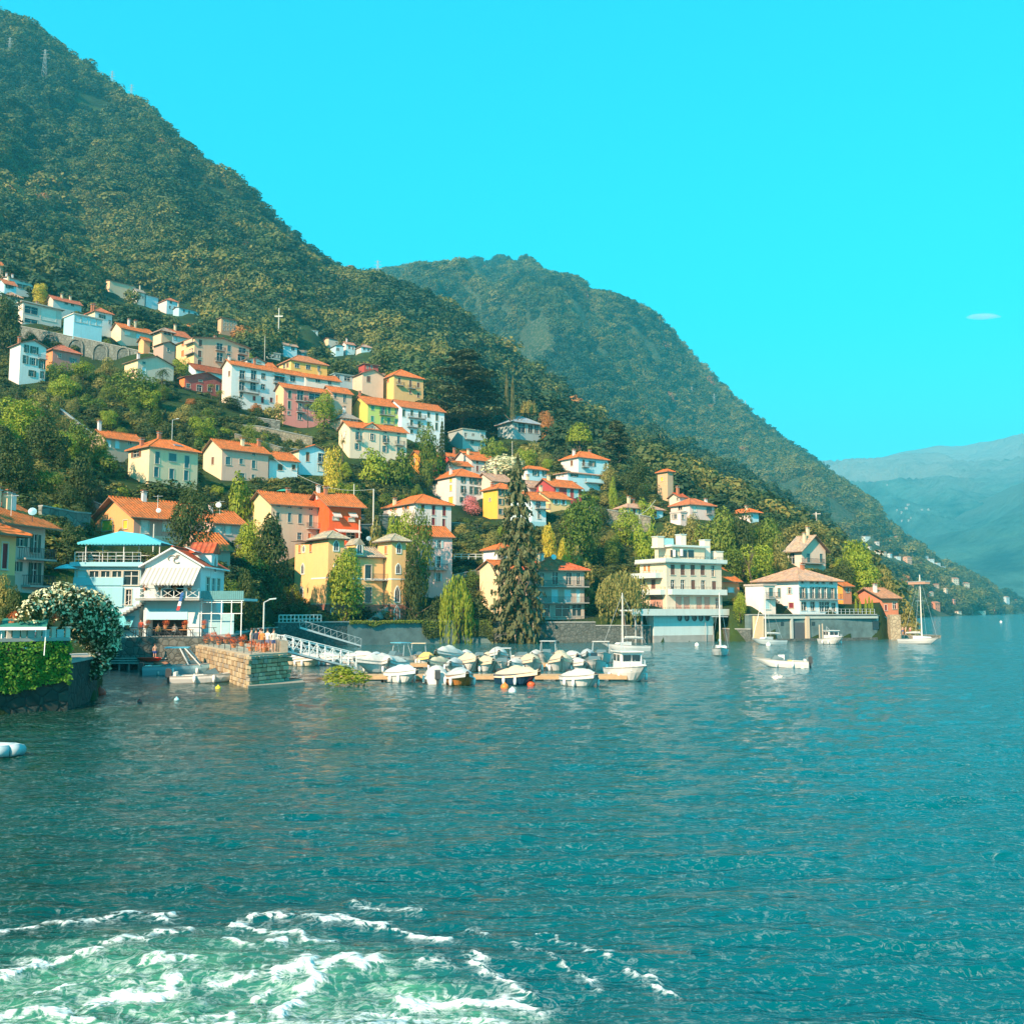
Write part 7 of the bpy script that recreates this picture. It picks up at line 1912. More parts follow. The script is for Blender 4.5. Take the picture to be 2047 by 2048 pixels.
# ------------------------------------------------------------------ stone pier
PST = [plain('pier_stone_%s' % k, c, 0.95, var=0.3, scale=4) for k, c in (('tan', (0.46, 0.36, 0.22)), ('grey', (0.33, 0.29, 0.23)), ('pale', (0.55, 0.45, 0.30)), ('brown', (0.35, 0.25, 0.15)))]
MORTAR = plain('pier_mortar', (0.22, 0.18, 0.12), 1.0, var=0.3)
def pier():
 A, B, C_, D = Vector((-18.6, 73.3)), Vector((-16.9, 78.0)), Vector((-24.5, 99.0)), Vector((-30.0, 98.0))
 root = empty('stone_pier', (A.x, A.y, 0), 0, 'rough stone pier with a raised end wall reaching out from the restaurant quay', 'pier')
 lo = [p - A for p in (A, B, C_, D)]
 m = MB()
 m.prism([(p.x, p.y, -2.0) for p in lo], (0, 0, 4.25), MORTAR)
 ef = [lo[0] * 1.0, lo[1], lo[1].lerp(lo[2], 0.16), lo[0].lerp(lo[3], 0.10)]
 m.build('core', root)
 w_ = MB()
 a, b = lo[1], lo[1].lerp(lo[2], 0.45)
 n = Vector((-(b - a).y, (b - a).x)).normalized() * 0.55
 w_.prism([(a.x, a.y, 2.26), (b.x, b.y, 2.26), (b.x + n.x, b.y + n.y, 2.26), (a.x + n.x, a.y + n.y, 2.26)], (0, 0, 1.0), PST[1])
 w_.build('end_wall', root)
 st = MB()
 st.prism([(p.x * 1.0, p.y, 2.255) for p in lo], (0, 0, 0.14), plain('pier_paving', (0.42, 0.36, 0.27), 0.95))
 st.build('paving', root)
 foot = MB()
 foot.prism([(0.3, -1.3, -1), (3.4, 2.8, -1), (2.4, 6.5, -1), (-0.4, 1.0, -1)], (0, 0, 1.3), PST[1])
 foot.build('footing', root)
 rng = random.Random(3)
 BOXM = []
 for k in range(8):
  b_ = bmesh.new()
  bmesh.ops.create_cube(b_, size=1)
  for v in b_.verts: v.co += Vector((rng.uniform(-.07, .07), rng.uniform(-.03, .03), rng.uniform(-.09, .09)))
  bmesh.ops.bevel(b_, geom=list(b_.edges), offset=0.07, segments=1, affect='EDGES')
  me = bpy.data.meshes.new('stone'); b_.to_mesh(me); b_.free()
  me.materials.append(PST[k % 4])
  BOXM.append(me)
 far = MB()
 cnt = 0
 for p0, p1, ztop, zb in ((lo[0], lo[3], 2.3, -0.5), (lo[0], lo[1], 2.3, -0.5)):
  d = p1 - p0
  Ln = d.length; d.normalize()
  nrm = Vector((d.y, -d.x))
  if nrm.dot(-(lo[0] + lo[1] + lo[2] + lo[3]) / 4 + p0) < 0: nrm = -nrm
  ang = math.atan2(d.y, d.x)
  z = zb
  while z < ztop - 0.05:
   hh = rng.uniform(0.26, 0.42)
   if z + hh > ztop: hh = ztop - z
   x = -rng.uniform(0, 0.3)
   while x < Ln - 0.1:
    ww = rng.uniform(0.38, 0.85)
    c = p0 + d * (x + ww / 2) + nrm * rng.uniform(-0.02, 0.05)
    if z + hh > 0.0:
     if x < 11.5 and cnt < 285:
      cnt += 1
      link('stone', rng.choice(BOXM), root, (c.x, c.y, z + hh / 2), (0, 0, ang), (ww - 0.05, 0.3, hh - 0.04))
     else:
      q = [c - d * (ww / 2 - .03) + nrm * .15, c + d * (ww / 2 - .03) + nrm * .15, c + d * (ww / 2 - .03) - nrm * .1, c - d * (ww / 2 - .03) - nrm * .1]
      far.prism([(v.x, v.y, z + .02) for v in q], (0, 0, hh - 0.04), PST[rng.randrange(4)])
    x += ww
   z += hh
 o = far.build('stonework', root); o['kind'] = 'stuff'
 r = MB()
 for k in range(10):
  p = lo[0].lerp(lo[3], 0.03 + 0.95 * k / 9) + Vector((0.25, 0.15))
  r.bar((p.x, p.y, 2.38), (p.x, p.y, 3.35), 0.035, METAL)
 for z in (2.85, 3.33):
  a, b = lo[0].lerp(lo[3], 0.03) + Vector((0.25, 0.15)), lo[0].lerp(lo[3], 0.98) + Vector((0.25, 0.15))
  r.bar((a.x, a.y, z), (b.x, b.y, z), 0.03, METAL)
 r.build('railing', root)
 return A, lo
PA, PLO = pier()
def pier_pt(s, t, z=2.39):
 a = PLO[0].lerp(PLO[3], s); b = PLO[1].lerp(PLO[2], s)
 p = a.lerp(b, t) + PA
 return (p.x, p.y, z)
def flower_box(name, p, label, col, group, w=0.8):
 r = empty(name, p, random.Random(p[0]).uniform(0, 3), label, 'flower pot', group)
 m = MB(); m.lathe([(0.16, 0), (0.24, 0.32), (0.20, 0.32), (0.0, 0.26)], plain('terracotta_pot', (0.5, 0.2, 0.09), 0.85), 8); m.build('pot', r)
 link('plant', crown('bush', col, 1), r, (0, 0, 0.2), (0, 0, 0), (w, w, 0.65))
LEAF['redfl'] = leafmat('orange_red_blossom', (0.5, 0.06, 0.02), (0.8, 0.2, 0.05), (0.7, 0.12, 0.03))
N_LEAF['bush'] = 420
for k in range(7): flower_box('flower_pot', pier_pt(0.04 + 0.14 * k, 0.10, 2.85 if k % 2 else 2.6), 'orange red geranium pot along the railing of the stone pier', 'redfl', 'geranium pots along the pier')
for k in range(5): flower_box('flower_pot', pier_pt(0.10 + 0.045 * k, 0.5 + 0.08 * (k % 3)), 'orange red geranium pot in the cluster at the pier head', 'redfl', 'geranium pots at the pier head', 1.1)
for k in range(4):
 bpos = RG.C + RG.d1 * (0.6 + 1.45 * k)
 flower_box('flower_pot', (bpos.x, bpos.y - 1.35, RG.z + on_face(RG, 12, 1200, 755)[1] + 0.75), 'geranium pot on the balcony rail under the striped awning', 'redfl', 'geranium pots on the balcony', 0.7)
def quay_deck():
 a, b = PW(262, 1338, 1.0), PW(460, 1333, 1.9)
 r = empty('quay_platform', (RG.C.x - 1, 97.2, 0), 0, 'stone quay platform in front of the gabled restaurant', 'quay')
 m = MB(); m.box(1.3, 10.5, -0.6, 6.5, -2, RG.z + 0.02, QM); m.build('base', r)
 f = MB()
 for k in range(10): f.bar((1.4 + 1.0 * k, -0.5, RG.z), (-0.8 + 1.2 * k, -0.5, RG.z + 1.0), 0.035, METAL)
 f.bar((1.4, -0.5, RG.z + 1.0), (10.3, -0.5, RG.z + 1.0), 0.035, METAL); f.bar((1.4, -0.5, RG.z + .5), (10.3, -0.5, RG.z + .5), 0.025, METAL)
 f.build('railing', r)
 # stepped wooden deck down to the water
 s = empty('stepped_deck', (-39.5, 95.2, 0), 0, 'grey stepped wooden deck going down to the water beside the restaurant', 'deck')
 WD = plain('weathered_planks', (0.40, 0.40, 0.37), 0.9, var=0.25, scale=3)
 for k in range(9):
  z = 0.75 + 0.20 * k
  p = MB(); p.box(-1.5, 7.3, 0.62 * k, 0.62 * (k + 1) - 0.03, z - 0.10, z, WD); p.build('plank', s)
 g = MB()
 for k in range(8): g.bar((-1.2 + 0.9 * k, 0.25, -1.5), (-1.2 + 0.9 * k, 0.25, 0.65), 0.09, WD, 6)
 for k in range(8): g.bar((-1.2 + 0.9 * k, 5.4, -1.5), (-1.2 + 0.9 * k, 5.4, 1.9), 0.09, WD, 6)
 g.build('pile', s)['kind'] = 'stuff'
 x = MB()
 x.prism([(6.4, 0.1, 0.75), (8.2, -1.4, 0.35), (8.9, -0.9, 0.35), (7.2, 0.9, 0.85)], (0, 0, 0.06), plain('brown_plank', (0.32, 0.15, 0.09), 0.9)); x.build('gangplank', s)
 for k in range(4):
  c = empty('quay_table', (RG.C.x + 1.1 + 1.5 * k, 99.5, RG.z + 0.02), 0, 'wooden table under the dark opening of the gabled restaurant', 'table', 'tables under the restaurant')
  m = MB(); m.box(-0.6, 0.6, -0.4, 0.4, 0.7, 0.75, plain('orange_wood', (0.6, 0.26, 0.1), 0.7)); m.build('tabletop', c)
  for sx in (-.5, .5):
   for sy in (-.33, .33):
    l = MB(); l.bar((sx, sy, 0), (sx, sy, 0.7), 0.03, METAL); l.build('leg', c)
 for k in range(5):
  flower_box('flower_pot', (RG.C.x + 0.9 + 1.8 * k, 96.75, RG.z + 0.9), 'red geranium pot on the quay railing', 'redfl', 'geranium pots on the quay railing', 0.7)
 kx = MB()
 kx.lathe([(0, 0), (0.55, 0.05), (0.75, 0.35), (0.68, 0.36), (0.5, 0.12), (0, .1)], plain('red_plastic', (0.75, 0.06, 0.03), 0.5), 10, sx=1.6)
 o = kx.build('kayak', None, (-33.5, 95.6, 0.85)); tag(o, 'small red kayak lying on the stepped deck', 'kayak')
quay_deck()

# ------------------------------------------------------------------ gangway and pontoons
def gangway():
 a, b = P(568, 1300, 82), P(712, 1352, 86)
 a.z, b.z = 2.45, 0.85
 d = (b - a)
 root = empty('gangway', a, math.atan2(d.y, d.x), 'white steel lattice gangway sloping from the pier down to the boats', 'gangway')
 L = math.hypot(d.x, d.y)
 sl = d.z / L
 z = lambda x: sl * x
 m = MB(); m.prism([(0, 0, 0), (L, 0, z(L)), (L, 0, z(L) - 0.16), (0, 0, -0.16)], (0, 1.3, 0), ALU); m.build('deck', root)
 for y in (0, 1.3):
  t = MB(); n = 9
  for k in range(n + 1):
   x = L * k / n
   t.bar((x, y, z(x)), (x, y, z(x) + 1.15), 0.04, WHITEP, 5)
   if k < n:
    x2 = L * (k + 1) / n
    if k % 2: t.bar((x, y, z(x)), (x2, y, z(x2) + 1.15), 0.03, WHITEP)
    else: t.bar((x, y, z(x) + 1.15), (x2, y, z(x2)), 0.03, WHITEP)
  for h in (0.38, 0.75, 1.15): t.bar((0, y, h), (L, y, z(L) + h), 0.045 if h > 1 else 0.03, WHITEP, 5)
  t.bar((0, y, 1.15), (-0.35, y, 0.2), 0.04, WHITEP)
  t.build('side_truss', root)
 g = empty('pier_gate', (a.x - 1.3, a.y + 0.4, 2.4), 0.2, 'white barred gate at the top of the gangway', 'gate')
 m = MB()
 for k in range(9): m.bar((0.14 * k, 0, 0.1), (0.14 * k, 0, 1.15), 0.02, WHITEP)
 for zz in (0.08, 1.17): m.bar((0, 0, zz), (1.14, 0, zz), 0.03, WHITEP)
 m.build('bars', g)
gangway()
TIMB = plain('pontoon_timber', (0.52, 0.34, 0.19), 0.85, var=0.25, scale=2)
def pontoon(name, label, x0, x1, y, w=1.9):
 root = empty(name, (x0, y, 0), 0, label, 'pontoon')
 L = x1 - x0
 n = int(L / 0.75)
 me = MB(); me.box(0, 0.71, 0, w, 0.42, 0.5, TIMB); me = me.mesh('plank')
 for k in range(n): link('plank', me, root, (L * k / n, 0, 0))
 f = MB()
 f.box(0, L, -0.08, -0.003, 0.22, 0.52, TIMB); f.box(0, L, w, w + 0.08, 0.22, 0.52, TIMB)
 f.build('edge_beam', root)
 fm = MB(); fm.box(-0.55, 0.55, 0.15, w - 0.15, -0.4, 0.41, plain('grey_float', (0.28, 0.3, 0.3), 0.7)); fm = fm.mesh('float')
 k = 0.8
 while k < L: link('float', fm, root, (k, 0, 0)); k += 2.1
 return root
pontoon('pontoon', 'front timber pontoon with moored boats on both sides', -13.6, 8.9, 80.3)
pontoon('pontoon', 'rear timber pontoon behind the first boats', -12.0, 5.5, 98.0)
def reeds(u, v):
 p = PW(u, v, 0.1)
 tag(link('floating_plant', crown('bush', 'lime', 2), None, (p.x, p.y, 0.0), (0, 0, 0), (3.4, 2.0, 1.5)), 'yellow green plant tuft at the left end of the front pontoon', 'plant')
reeds(690, 1372)

# ------------------------------------------------------------------ boats
HULLC = {'white': plain('white_gelcoat', (0.70, 0.68, 0.66), 0.3, var=0.06), 'navy': plain('navy_hull', (0.015, 0.05, 0.10), 0.35), 'wood': plain('varnished_wood', (0.48, 0.20, 0.05), 0.4, var=0.25, scale=3), 'cream': plain('cream_hull', (0.74, 0.66, 0.50), 0.4), 'grey': plain('grey_hull', (0.42, 0.44, 0.44), 0.5), 'bluew': plain('pale_blue_hull', (0.35, 0.58, 0.66), 0.4)}
CLOTH = {'white': (0.58, 0.55, 0.51), 'cream': (0.60, 0.49, 0.34), 'beige': (0.66, 0.52, 0.36), 'yellow': (0.78, 0.52, 0.16), 'grey': (0.44, 0.47, 0.48), 'blue': (0.10, 0.42, 0.55), 'pale': (0.50, 0.57, 0.60), 'navy': (0.02, 0.06, 0.12)}
def cloth(c):
 key = ('cloth', c)
 if key in MATS: return MATS[key]
 m, n, b = newmat('boat_cover_' + c)
 co = coord(n)
 b.inputs['Roughness'].default_value = 0.85
 col = CLOTH[c]
 n.links.new(mixc(n, noise(n, co, 1.6, 4), tuple(x * 0.85 for x in col), col), b.inputs['Base Color'])
 bump(n, b, noise(n, co, 2.6, 4, 0.65), 0.7, 0.12)
 MATS[key] = m
 return m
def hull_fn(L, B, fb):
 def b_(s): return B / 2 * (0.90 + 0.10 * min(1, s / 0.3)) * (1 - max(0.0, (s - 0.36) / 0.64) ** 2.0)
 def sh(s): return fb * (0.92 + 0.5 * s * s)
 return b_, sh
def boat(name, label, loc, rz, L, B, fb=0.75, hull='white', kind='open', cover=None, group=None, cat='motorboat', stripe=None):
 """local x runs to the bow, y across; z = 0 is the waterline"""
 root = empty(name, (loc[0], loc[1], 0.02), rz, label, cat, group)
 b_, sh = hull_fn(L, B, fb)
 N = 12
 hm = HULLC[hull]
 m = MB()
 rings = []
 for k in range(N + 1):
  s = k / N
  x = -L / 2 + L * s
  w_, z = max(0.02, b_(s)), sh(s)
  rk = 0.10 * L * s ** 3 * 0.0
  rings.append([(x + L * 0.05 * s * s - max(0, z - zz) * 1.7 * s ** 3, y * w_, zz) for y, zz in ((-1, z), (-0.96, z * 0.62), (-0.80, 0.02 + 0.18 * s * s), (-0.0, -0.32 + 0.3 * max(0, s - 0.7) / 0.3), (0.80, 0.02 + 0.18 * s * s), (0.96, z * 0.62), (1, z))])
 vs = [p for r in rings for p in r]
 fs = []
 for k in range(N):
  for j in range(6): fs.append((k * 7 + j, k * 7 + j + 1, (k + 1) * 7 + j + 1, (k + 1) * 7 + j))
 fs.append(tuple(range(7))[::-1])
 m.raw(vs, fs, hm)
 m.build('hull', root, smooth=False)
 # deck with a sunken cockpit
 d = MB()
 s0, s1 = (0.06, 0.60) if kind != 'sail' else (0.08, 0.38)
 dk = HULLC['white'] if hull not in ('wood',) else HULLC['wood']
 for k in range(N):
  sa, sb = k / N, (k + 1) / N
  xa, xb = rings[k][0][0], rings[k + 1][0][0]
  wa, wb, za, zb = max(.02, b_(sa)), max(.02, b_(sb)), sh(sa) - 0.02, sh(sb) - 0.02
  ins = sa >= s0 - .05 and sb <= s1 + .05
  if not ins: d.raw([(xa, -wa, za), (xb, -wb, zb), (xb, wb, zb), (xa, wa, za)], [(0, 1, 2, 3)], dk)
  else:
   for sg in (-1, 1):
    d.raw([(xa, sg * wa, za), (xb, sg * wb, zb), (xb, sg * wb * .78, zb), (xa, sg * wa * .78, za), (xa, sg * wa * .78, 0.22), (xb, sg * wb * .78, 0.22)], [(0, 1, 2, 3), (3, 2, 5, 4)], dk)
   d.raw([(xa, -wa * .78, 0.22), (xb, -wb * .78, 0.22), (xb, wb * .78, 0.22), (xa, wa * .78, 0.22)], [(0, 1, 2, 3)], plain('boat_sole', (0.55, 0.48, 0.38), 0.8))
 d.build('deck', root)
 rb = MB()
 for sg in (-1, 1):
  for k in range(N):
   a, b = rings[k][0], rings[k + 1][0]
   rb.bar((a[0], sg * abs(a[1]), a[2]), (b[0], sg * abs(b[1]), b[2]), 0.035, plain('rub_rail', stripe or (0.35, 0.33, 0.30), 0.6), 4)
 rb.build('rub_rail', root)
 if kind in ('open', 'cover', 'frame', 'console', 'ttop'):
  o = MB()
  bk = plain('outboard_cowl', (0.06, 0.065, 0.07) if hash(label) % 2 == 0 or True else (0.6, 0.6, 0.6), 0.35)
  o.box(-0.22, 0.18, -0.2, 0.2, 0.45, 1.0, bk); o.prism([(-0.22, -0.2, 1.0), (0.18, -0.2, 1.0), (0.08, -0.2, 1.12), (-0.15, -0.2, 1.12)], (0, 0.4, 0), bk)
  o.box(-0.1, 0.08, -0.08, 0.08, -0.5, 0.45, bk)
  o.build('outboard_motor', root, (-L / 2 - 0.2, 0, 0))
 if kind == 'cover':
  c = MB()
  hts = lambda s: fb * 0.16 + 0.62 * fb * max(0, 1 - abs(s - 0.42) / 0.42) ** 0.55 + 0.05 * math.sin(s * 21)
  M = 16
  rg = []
  rnd = random.Random(label)
  for k in range(M + 1):
   s = 0.015 + 0.95 * k / M
   x = -L / 2 + L * s + L * 0.05 * s * s
   w_, z, h_ = b_(s) + 0.06, sh(s), hts(s)
   row = []
   for j in range(9):
    t = -1 + 2 * j / 8
    row.append((x, t * w_, z + h_ * (1 - abs(t) ** 1.9) + rnd.uniform(-.03, .03) * (1 - abs(t)) * 2 + (-0.26 if abs(t) == 1 else 0)))
   rg.append(row)
  c.raw([p for r in rg for p in r], [(k * 9 + j, k * 9 + j + 1, (k + 1) * 9 + j + 1, (k + 1) * 9 + j) for k in range(M) for j in range(8)] + [tuple(range(9))[::-1]], cloth(cover))
  c.build('cover', root, smooth=True)
 if kind in ('open', 'frame', 'console', 'ttop'):
  w_ = MB()
  xw = L * 0.10
  bw = b_(0.6) * 0.8
  z0 = sh(0.6)
  g = plain('smoked_windscreen', (0.10, 0.16, 0.18), 0.1)
  w_.face([(xw + 0.5, -bw * .7, z0), (xw + 0.5, bw * .7, z0), (xw + .1, bw * .62, z0 + .48), (xw + .1, -bw * .62, z0 + .48)], g)
  for sg in (-1, 1): w_.face([(xw + .5, sg * bw * .7, z0), (xw + .1, sg * bw * .62, z0 + .48), (xw - .7, sg * bw * .95, z0 + .2), (xw - .7, sg * bw * .95, z0)], g)
  w_.build('windscreen', root)
  s = MB()
  sm = plain('boat_cushion', (0.74, 0.70, 0.62), 0.8)
  s.box(-L * .42, -L * .33, -B * .3, B * .3, 0.22, 0.55, sm); s.box(-L * .46, -L * .42, -B * .3, B * .3, 0.22, 0.85, sm)
  for sg in (-1, 1): s.box(-L * .12, 0.0, sg * B * .2 - .22, sg * B * .2 + .22, 0.22, 0.62, sm);
  s.build('seat', root)
 if kind in ('frame', 'ttop'):
  f = MB()
  zt = fb + 1.35
  for sg in (-1, 1):
   f.bar((-L * .18, sg * B * .42, fb), (-L * .10, sg * B * .36, zt), 0.03, ALU, 5); f.bar((L * .02, sg * B * .42, fb), (-L * .02, sg * B * .36, zt), 0.03, ALU, 5)
  f.bar((-L * .10, -B * .36, zt), (-L * .10, B * .36, zt), 0.03, ALU); f.bar((-L * .02, -B * .36, zt), (-L * .02, B * .36, zt), 0.03, ALU)
  f.build('roll_bar', root)
  t = MB(); t.box(-L * .20, L * .06, -B * .40, B * .40, zt, zt + 0.07, cloth(cover or 'white')); t.build('sun_top', root)
 if kind == 'console':
  c = MB(); c.box(-L * .06, L * .06, -.35, .35, .22, 1.25, HULLC['white']); c.face([(L * .06, -.33, 1.25), (L * .06, .33, 1.25), (L * .02, .3, 1.7), (L * .02, -.3, 1.7)], GLASS); c.build('console', root)
  c = MB(); c.box(-L * .20, -L * .12, -.4, .4, .22, .75, cloth('yellow')); c.build('seat', root)
 if kind == 'cabin':
  c = MB()
  z0 = sh(.5) - .1
  c.prism([(-L * .22, -B * .34, z0), (L * .10, -B * .34, z0), (L * .07, -B * .32, z0 + 1.35), (-L * .22, -B * .32, z0 + 1.35)], (0, B * .67, 0), HULLC['white'])
  c.box(-L * .26, L * .12, -B * .38, B * .38, z0 + 1.355, z0 + 1.43, HULLC['white'])
  c.prism([(L * .095, -B * .30, z0), (L * .33, -B * .24, z0), (L * .30, -B * .22, z0 + .45), (L * .09, -B * .30, z0 + .5)], (0, B * .5, 0), HULLC['white'])
  cb = c.build('cabin', root)
  for sg in (-1, 1):
   for x in (-.16, -.03):
    w_ = MB(); w_.box(L * x - .3, L * x + .3, -.012, .012, z0 + .65, z0 + 1.15, GLASS); w_.build('window', cb, (0, sg * B * .332, 0))
   w_ = MB(); w_.box(-.02, .02, -.33, .33, z0 + .65, z0 + 1.15, GLASS); w_.build('window', cb, (L * .088, sg * B * .15, 0), (0, 0, 0))
  for y in (-.12, .12):
   w_ = MB(); w_.box(-.02, .02, -.22, .22, z0 + .12, z0 + .34, GLASS); w_.build('window', cb, (L * .325, y * B, 0))
  f = MB()
  for k in range(5):
   for sg in (-1, 1): f.bar((L * (.14 + .08 * k), sg * b_(.64 + .08 * k) * .95, sh(.64 + .08 * k)), (L * (.14 + .08 * k), sg * b_(.64 + .08 * k) * .95, sh(.64 + .08 * k) + .5), .018, ALU)
  f.build('bow_rail', root)
  p = MB(); p.bar((-L * .3, 0, .6), (-L * .3, 0, 2.9), .035, ALU); p.bar((-L * .3, 0, 2.9), (-L * .1, 0, 2.2), .02, ALU); p.build('mast', root)
 if kind == 'sail': pass
 if kind in ('cover', 'cabin', 'open', 'console'):
  fm = MB(); fm.lathe([(0, -.3), (.10, -.25), (.13, 0), (.10, .25), (0, .3)], plain('white_fender', (.8, .8, .78), .4), 8)
  me = fm.mesh('fender', True)
  for s, sg in ((.3, 1), (.6, 1), (.35, -1), (.62, -1)): link('fender', me, root, (-L / 2 + L * s, sg * (b_(s) + .08), .35))
 return root
def bt(u, v, wpx, label, kind, cover=None, hull='white', rz=-90, L=None, B=None, **kw):
 """moored boat: waterline pixel of its near end, width on the picture"""
 p = PW(u, v, 0.0)
 k = p.y / F
 W = wpx * k
 rz = -90 + (rz + 90) * .62 if rz <= 0 else 90 + (rz - 90) * .62
 a = R(rz)
 L = (L or 5.6) * .92
 B = B or max(1.45, min(2.3, (W - abs(math.cos(a)) * L * 0.95) / max(0.35, abs(math.sin(a)))))
 c = p + Vector((0, (abs(math.sin(a)) * L + abs(math.cos(a)) * B * .8) / 2, 0))
 return boat('moored_boat', label, (c.x, c.y), a, L, B, kind=kind, cover=cover, hull=hull, **kw)
# front row, on the near side of the front pontoon
bt(800, 1371, 72, 'boat under a white and pale grey cover, first of the front row', 'cover', 'pale', rz=-40, L=5.0, fb=.8)
bt(868, 1371, 46, 'boat with a crumpled white cover and its motor towards the camera in the front row', 'cover', 'white', rz=100, L=4.6, B=1.8)
bt(918, 1377, 50, 'varnished wooden boat with a grey cover in the front row', 'cover', 'grey', 'wood', rz=-66, L=4.8, B=1.9)
bt(1040, 1375, 70, 'dark blue boat with a white deck and orange buoys in the front row', 'cover', 'beige', 'navy', rz=-30, L=4.8, B=1.9, fb=.8)
bt(1170, 1380, 66, 'white boat with a bright white cover, fifth of the front row', 'cover', 'white', rz=-62, L=5.4, B=2.1)
boat('cabin_boat', 'white fishing boat with a small wheelhouse at the right end of the front row', tuple(PW(1258, 1362, 0))[:2], R(-78), 6.8, 2.5, .95, 'white', 'cabin', cat='fishing boat')
# behind the front pontoon
bt(748, 1350, 74, 'largest white covered motorboat behind the left part of the front pontoon', 'cover', 'white', rz=-150, L=6.4, B=2.4, fb=.95)
bt(872, 1346, 60, 'boat under a wrinkled cream cover behind the wooden boat', 'cover', 'cream', rz=-115, L=5.4)
bt(935, 1347, 64, 'boat under a steep beige tent cover next to the wrinkled cream one', 'cover', 'beige', rz=-60, L=5.4, fb=.95)
bt(1004, 1348, 42, 'small open boat with a metal arch behind the front pontoon', 'frame', 'grey', rz=-95, L=5.0, B=1.9)
bt(1062, 1347, 58, 'rounded cream covered boat left of the big beige one', 'cover', 'cream', rz=-80, L=5.4, fb=.9)
bt(1125, 1347, 56, 'boat under a smooth beige cover, broadest on the right part of the pontoon', 'cover', 'beige', rz=-92, L=5.8, B=2.4, fb=.95)
bt(1192, 1347, 56, 'white centre console boat with yellow seat beside the fishing boat', 'console', None, rz=-90, L=5.6, B=2.3, fb=.85)
# rear pontoon
bt(716, 1330, 56, 'white boat with a folded canopy at the left end of the rear pontoon', 'cover', 'white', rz=-25, L=5.4, B=2.1)
bt(790, 1333, 52, 'white sport boat with a tall metal arch on the rear pontoon', 'frame', 'blue', rz=-160, L=6.0, B=2.2, fb=.85)
bt(832, 1331, 40, 'small boat with a rust red sun top on the rear pontoon', 'ttop', 'beige', rz=-90, L=5.2, B=1.9)
bt(850, 1334, 40, 'boat under a bright yellow cover on the rear pontoon', 'cover', 'yellow', rz=-70, L=4.8, B=1.9)
bt(890, 1333, 56, 'tall white covered boat right of the yellow cover', 'cover', 'white', rz=-120, L=6.2, B=2.3, fb=1.1)
bt(929, 1328, 34, 'small rounded white covered boat on the rear pontoon', 'cover', 'white', rz=-90, L=4.6, B=1.9)
bt(958, 1332, 30, 'low open cream boat on the rear pontoon', 'open', None, 'cream', rz=-90, L=4.6, B=1.7)
bt(995, 1332, 44, 'square white covered boat in the middle of the rear pontoon', 'cover', 'white', rz=-85, L=5.2, B=2.2, fb=1.0)
bt(1043, 1332, 46, 'white boat with a brown topped cockpit on the rear pontoon', 'open', None, rz=-75, L=5.4, B=2.2)
bt(1097, 1332, 36, 'boat with a steep grey cover over a tall arch on the rear pontoon', 'frame', 'grey', rz=-110, L=5.4, B=2.0, fb=1.0)
bt(1149, 1331, 44, 'blue hulled boat under a white cover on the rear pontoon', 'cover', 'white', 'navy', rz=-80, L=5.6, B=2.3)
bt(1206, 1330, 40, 'white boat under a flat sun top near the right end', 'ttop', 'white', rz=-90, L=5.6, B=2.2, fb=.9)
# left of the gangway
bt(572, 1334, 32, 'cream boat half hidden behind the pier', 'cover', 'pale', 'cream', rz=-20, L=4.8, B=1.9)
bt(606, 1336, 50, 'beige hulled boat with a white cover under the upper gangway', 'cover', 'white', 'cream', rz=-30, L=5.0, B=2.0)
bt(650, 1334, 46, 'white covered boat behind the lower gangway', 'cover', 'white', rz=-30, L=5.0, B=2.0)
for u_, v_, c_, l_ in ((768, 1349, 'white', 'boat under a white cover wedged behind the first boats of the front pontoon'), (905, 1348, 'grey', 'boat under a grey cover between the cream and the steep beige covers'), (972, 1348, 'cream', 'boat under a cream cover left of the small open boat'), (1030, 1348, 'white', 'boat with a short white cover right of the small open boat'), (1160, 1347, 'white', 'narrow white covered boat left of the centre console boat'), (745, 1331, 'pale', 'boat under a pale grey cover left of the tall metal arch'), (975, 1331, 'beige', 'boat under a beige cover beside the low open cream boat'), (1072, 1331, 'white', 'boat under a white cover beside the brown topped cockpit'), (1122, 1331, 'cream', 'boat under a cream cover left of the blue hulled boat'), (1178, 1331, 'grey', 'boat under a grey cover right of the blue hulled boat')):
 bt(u_, v_, 34, l_, 'cover', c_, rz=-90 + (u_ % 7 - 3) * 8, L=5.0, B=1.7, fb=.7 + (u_ % 5) * .06)
# at the restaurant quay
def quay_boats():
 p, q = PW(385, 1352, 0), PW(398, 1368, 0)
 b = boat('moored_boat', 'pale speedboat with a slanted white arch beside the restaurant quay', (p.x - .8, p.y + 1.2), R(12), 7.2, 2.4, .85, 'bluew', 'open')
 f = MB()
 for sg in (-1, 1):
  f.bar((.2, sg * 1.0, .8), (-.6, sg * .95, 2.3), .07, WHITEP, 5); f.bar((1.1, sg * 1.0, .85), (-.2, sg * .95, 2.3), .06, WHITEP, 5)
 f.build('arch', b)
 f = MB(); f.box(-1.9, .1, -1.0, 1.0, 2.3, 2.38, cloth('blue')); f.build('sun_top', b)
 boat('moored_boat', 'long low white tender lying outside the pale speedboat', (q.x + .3, q.y + .9), R(10), 5.2, 1.9, .6, 'white', 'open')
 d = PW(322, 1352, 0)
 boat('moored_boat', 'small dark dinghy with two black motors left of the pale speedboat', (d.x, d.y + .8), R(20), 3.4, 1.6, .5, 'navy', 'open')
quay_boats()
def small_boats():
 p = PW(1562, 1336, 0)
 boat('moored_boat', 'little white motorboat alone on the water right of the pontoon', (p.x, p.y), R(168), 5.0, 1.9, .7, 'white', 'console', cat='motorboat')
 p = PW(1672, 1290, 0)
 boat('cabin_boat', 'white cabin motorboat moored in front of the villa terrace', (p.x, p.y + 2), R(-80), 6.4, 2.5, .95, 'white', 'cabin')
small_boats()
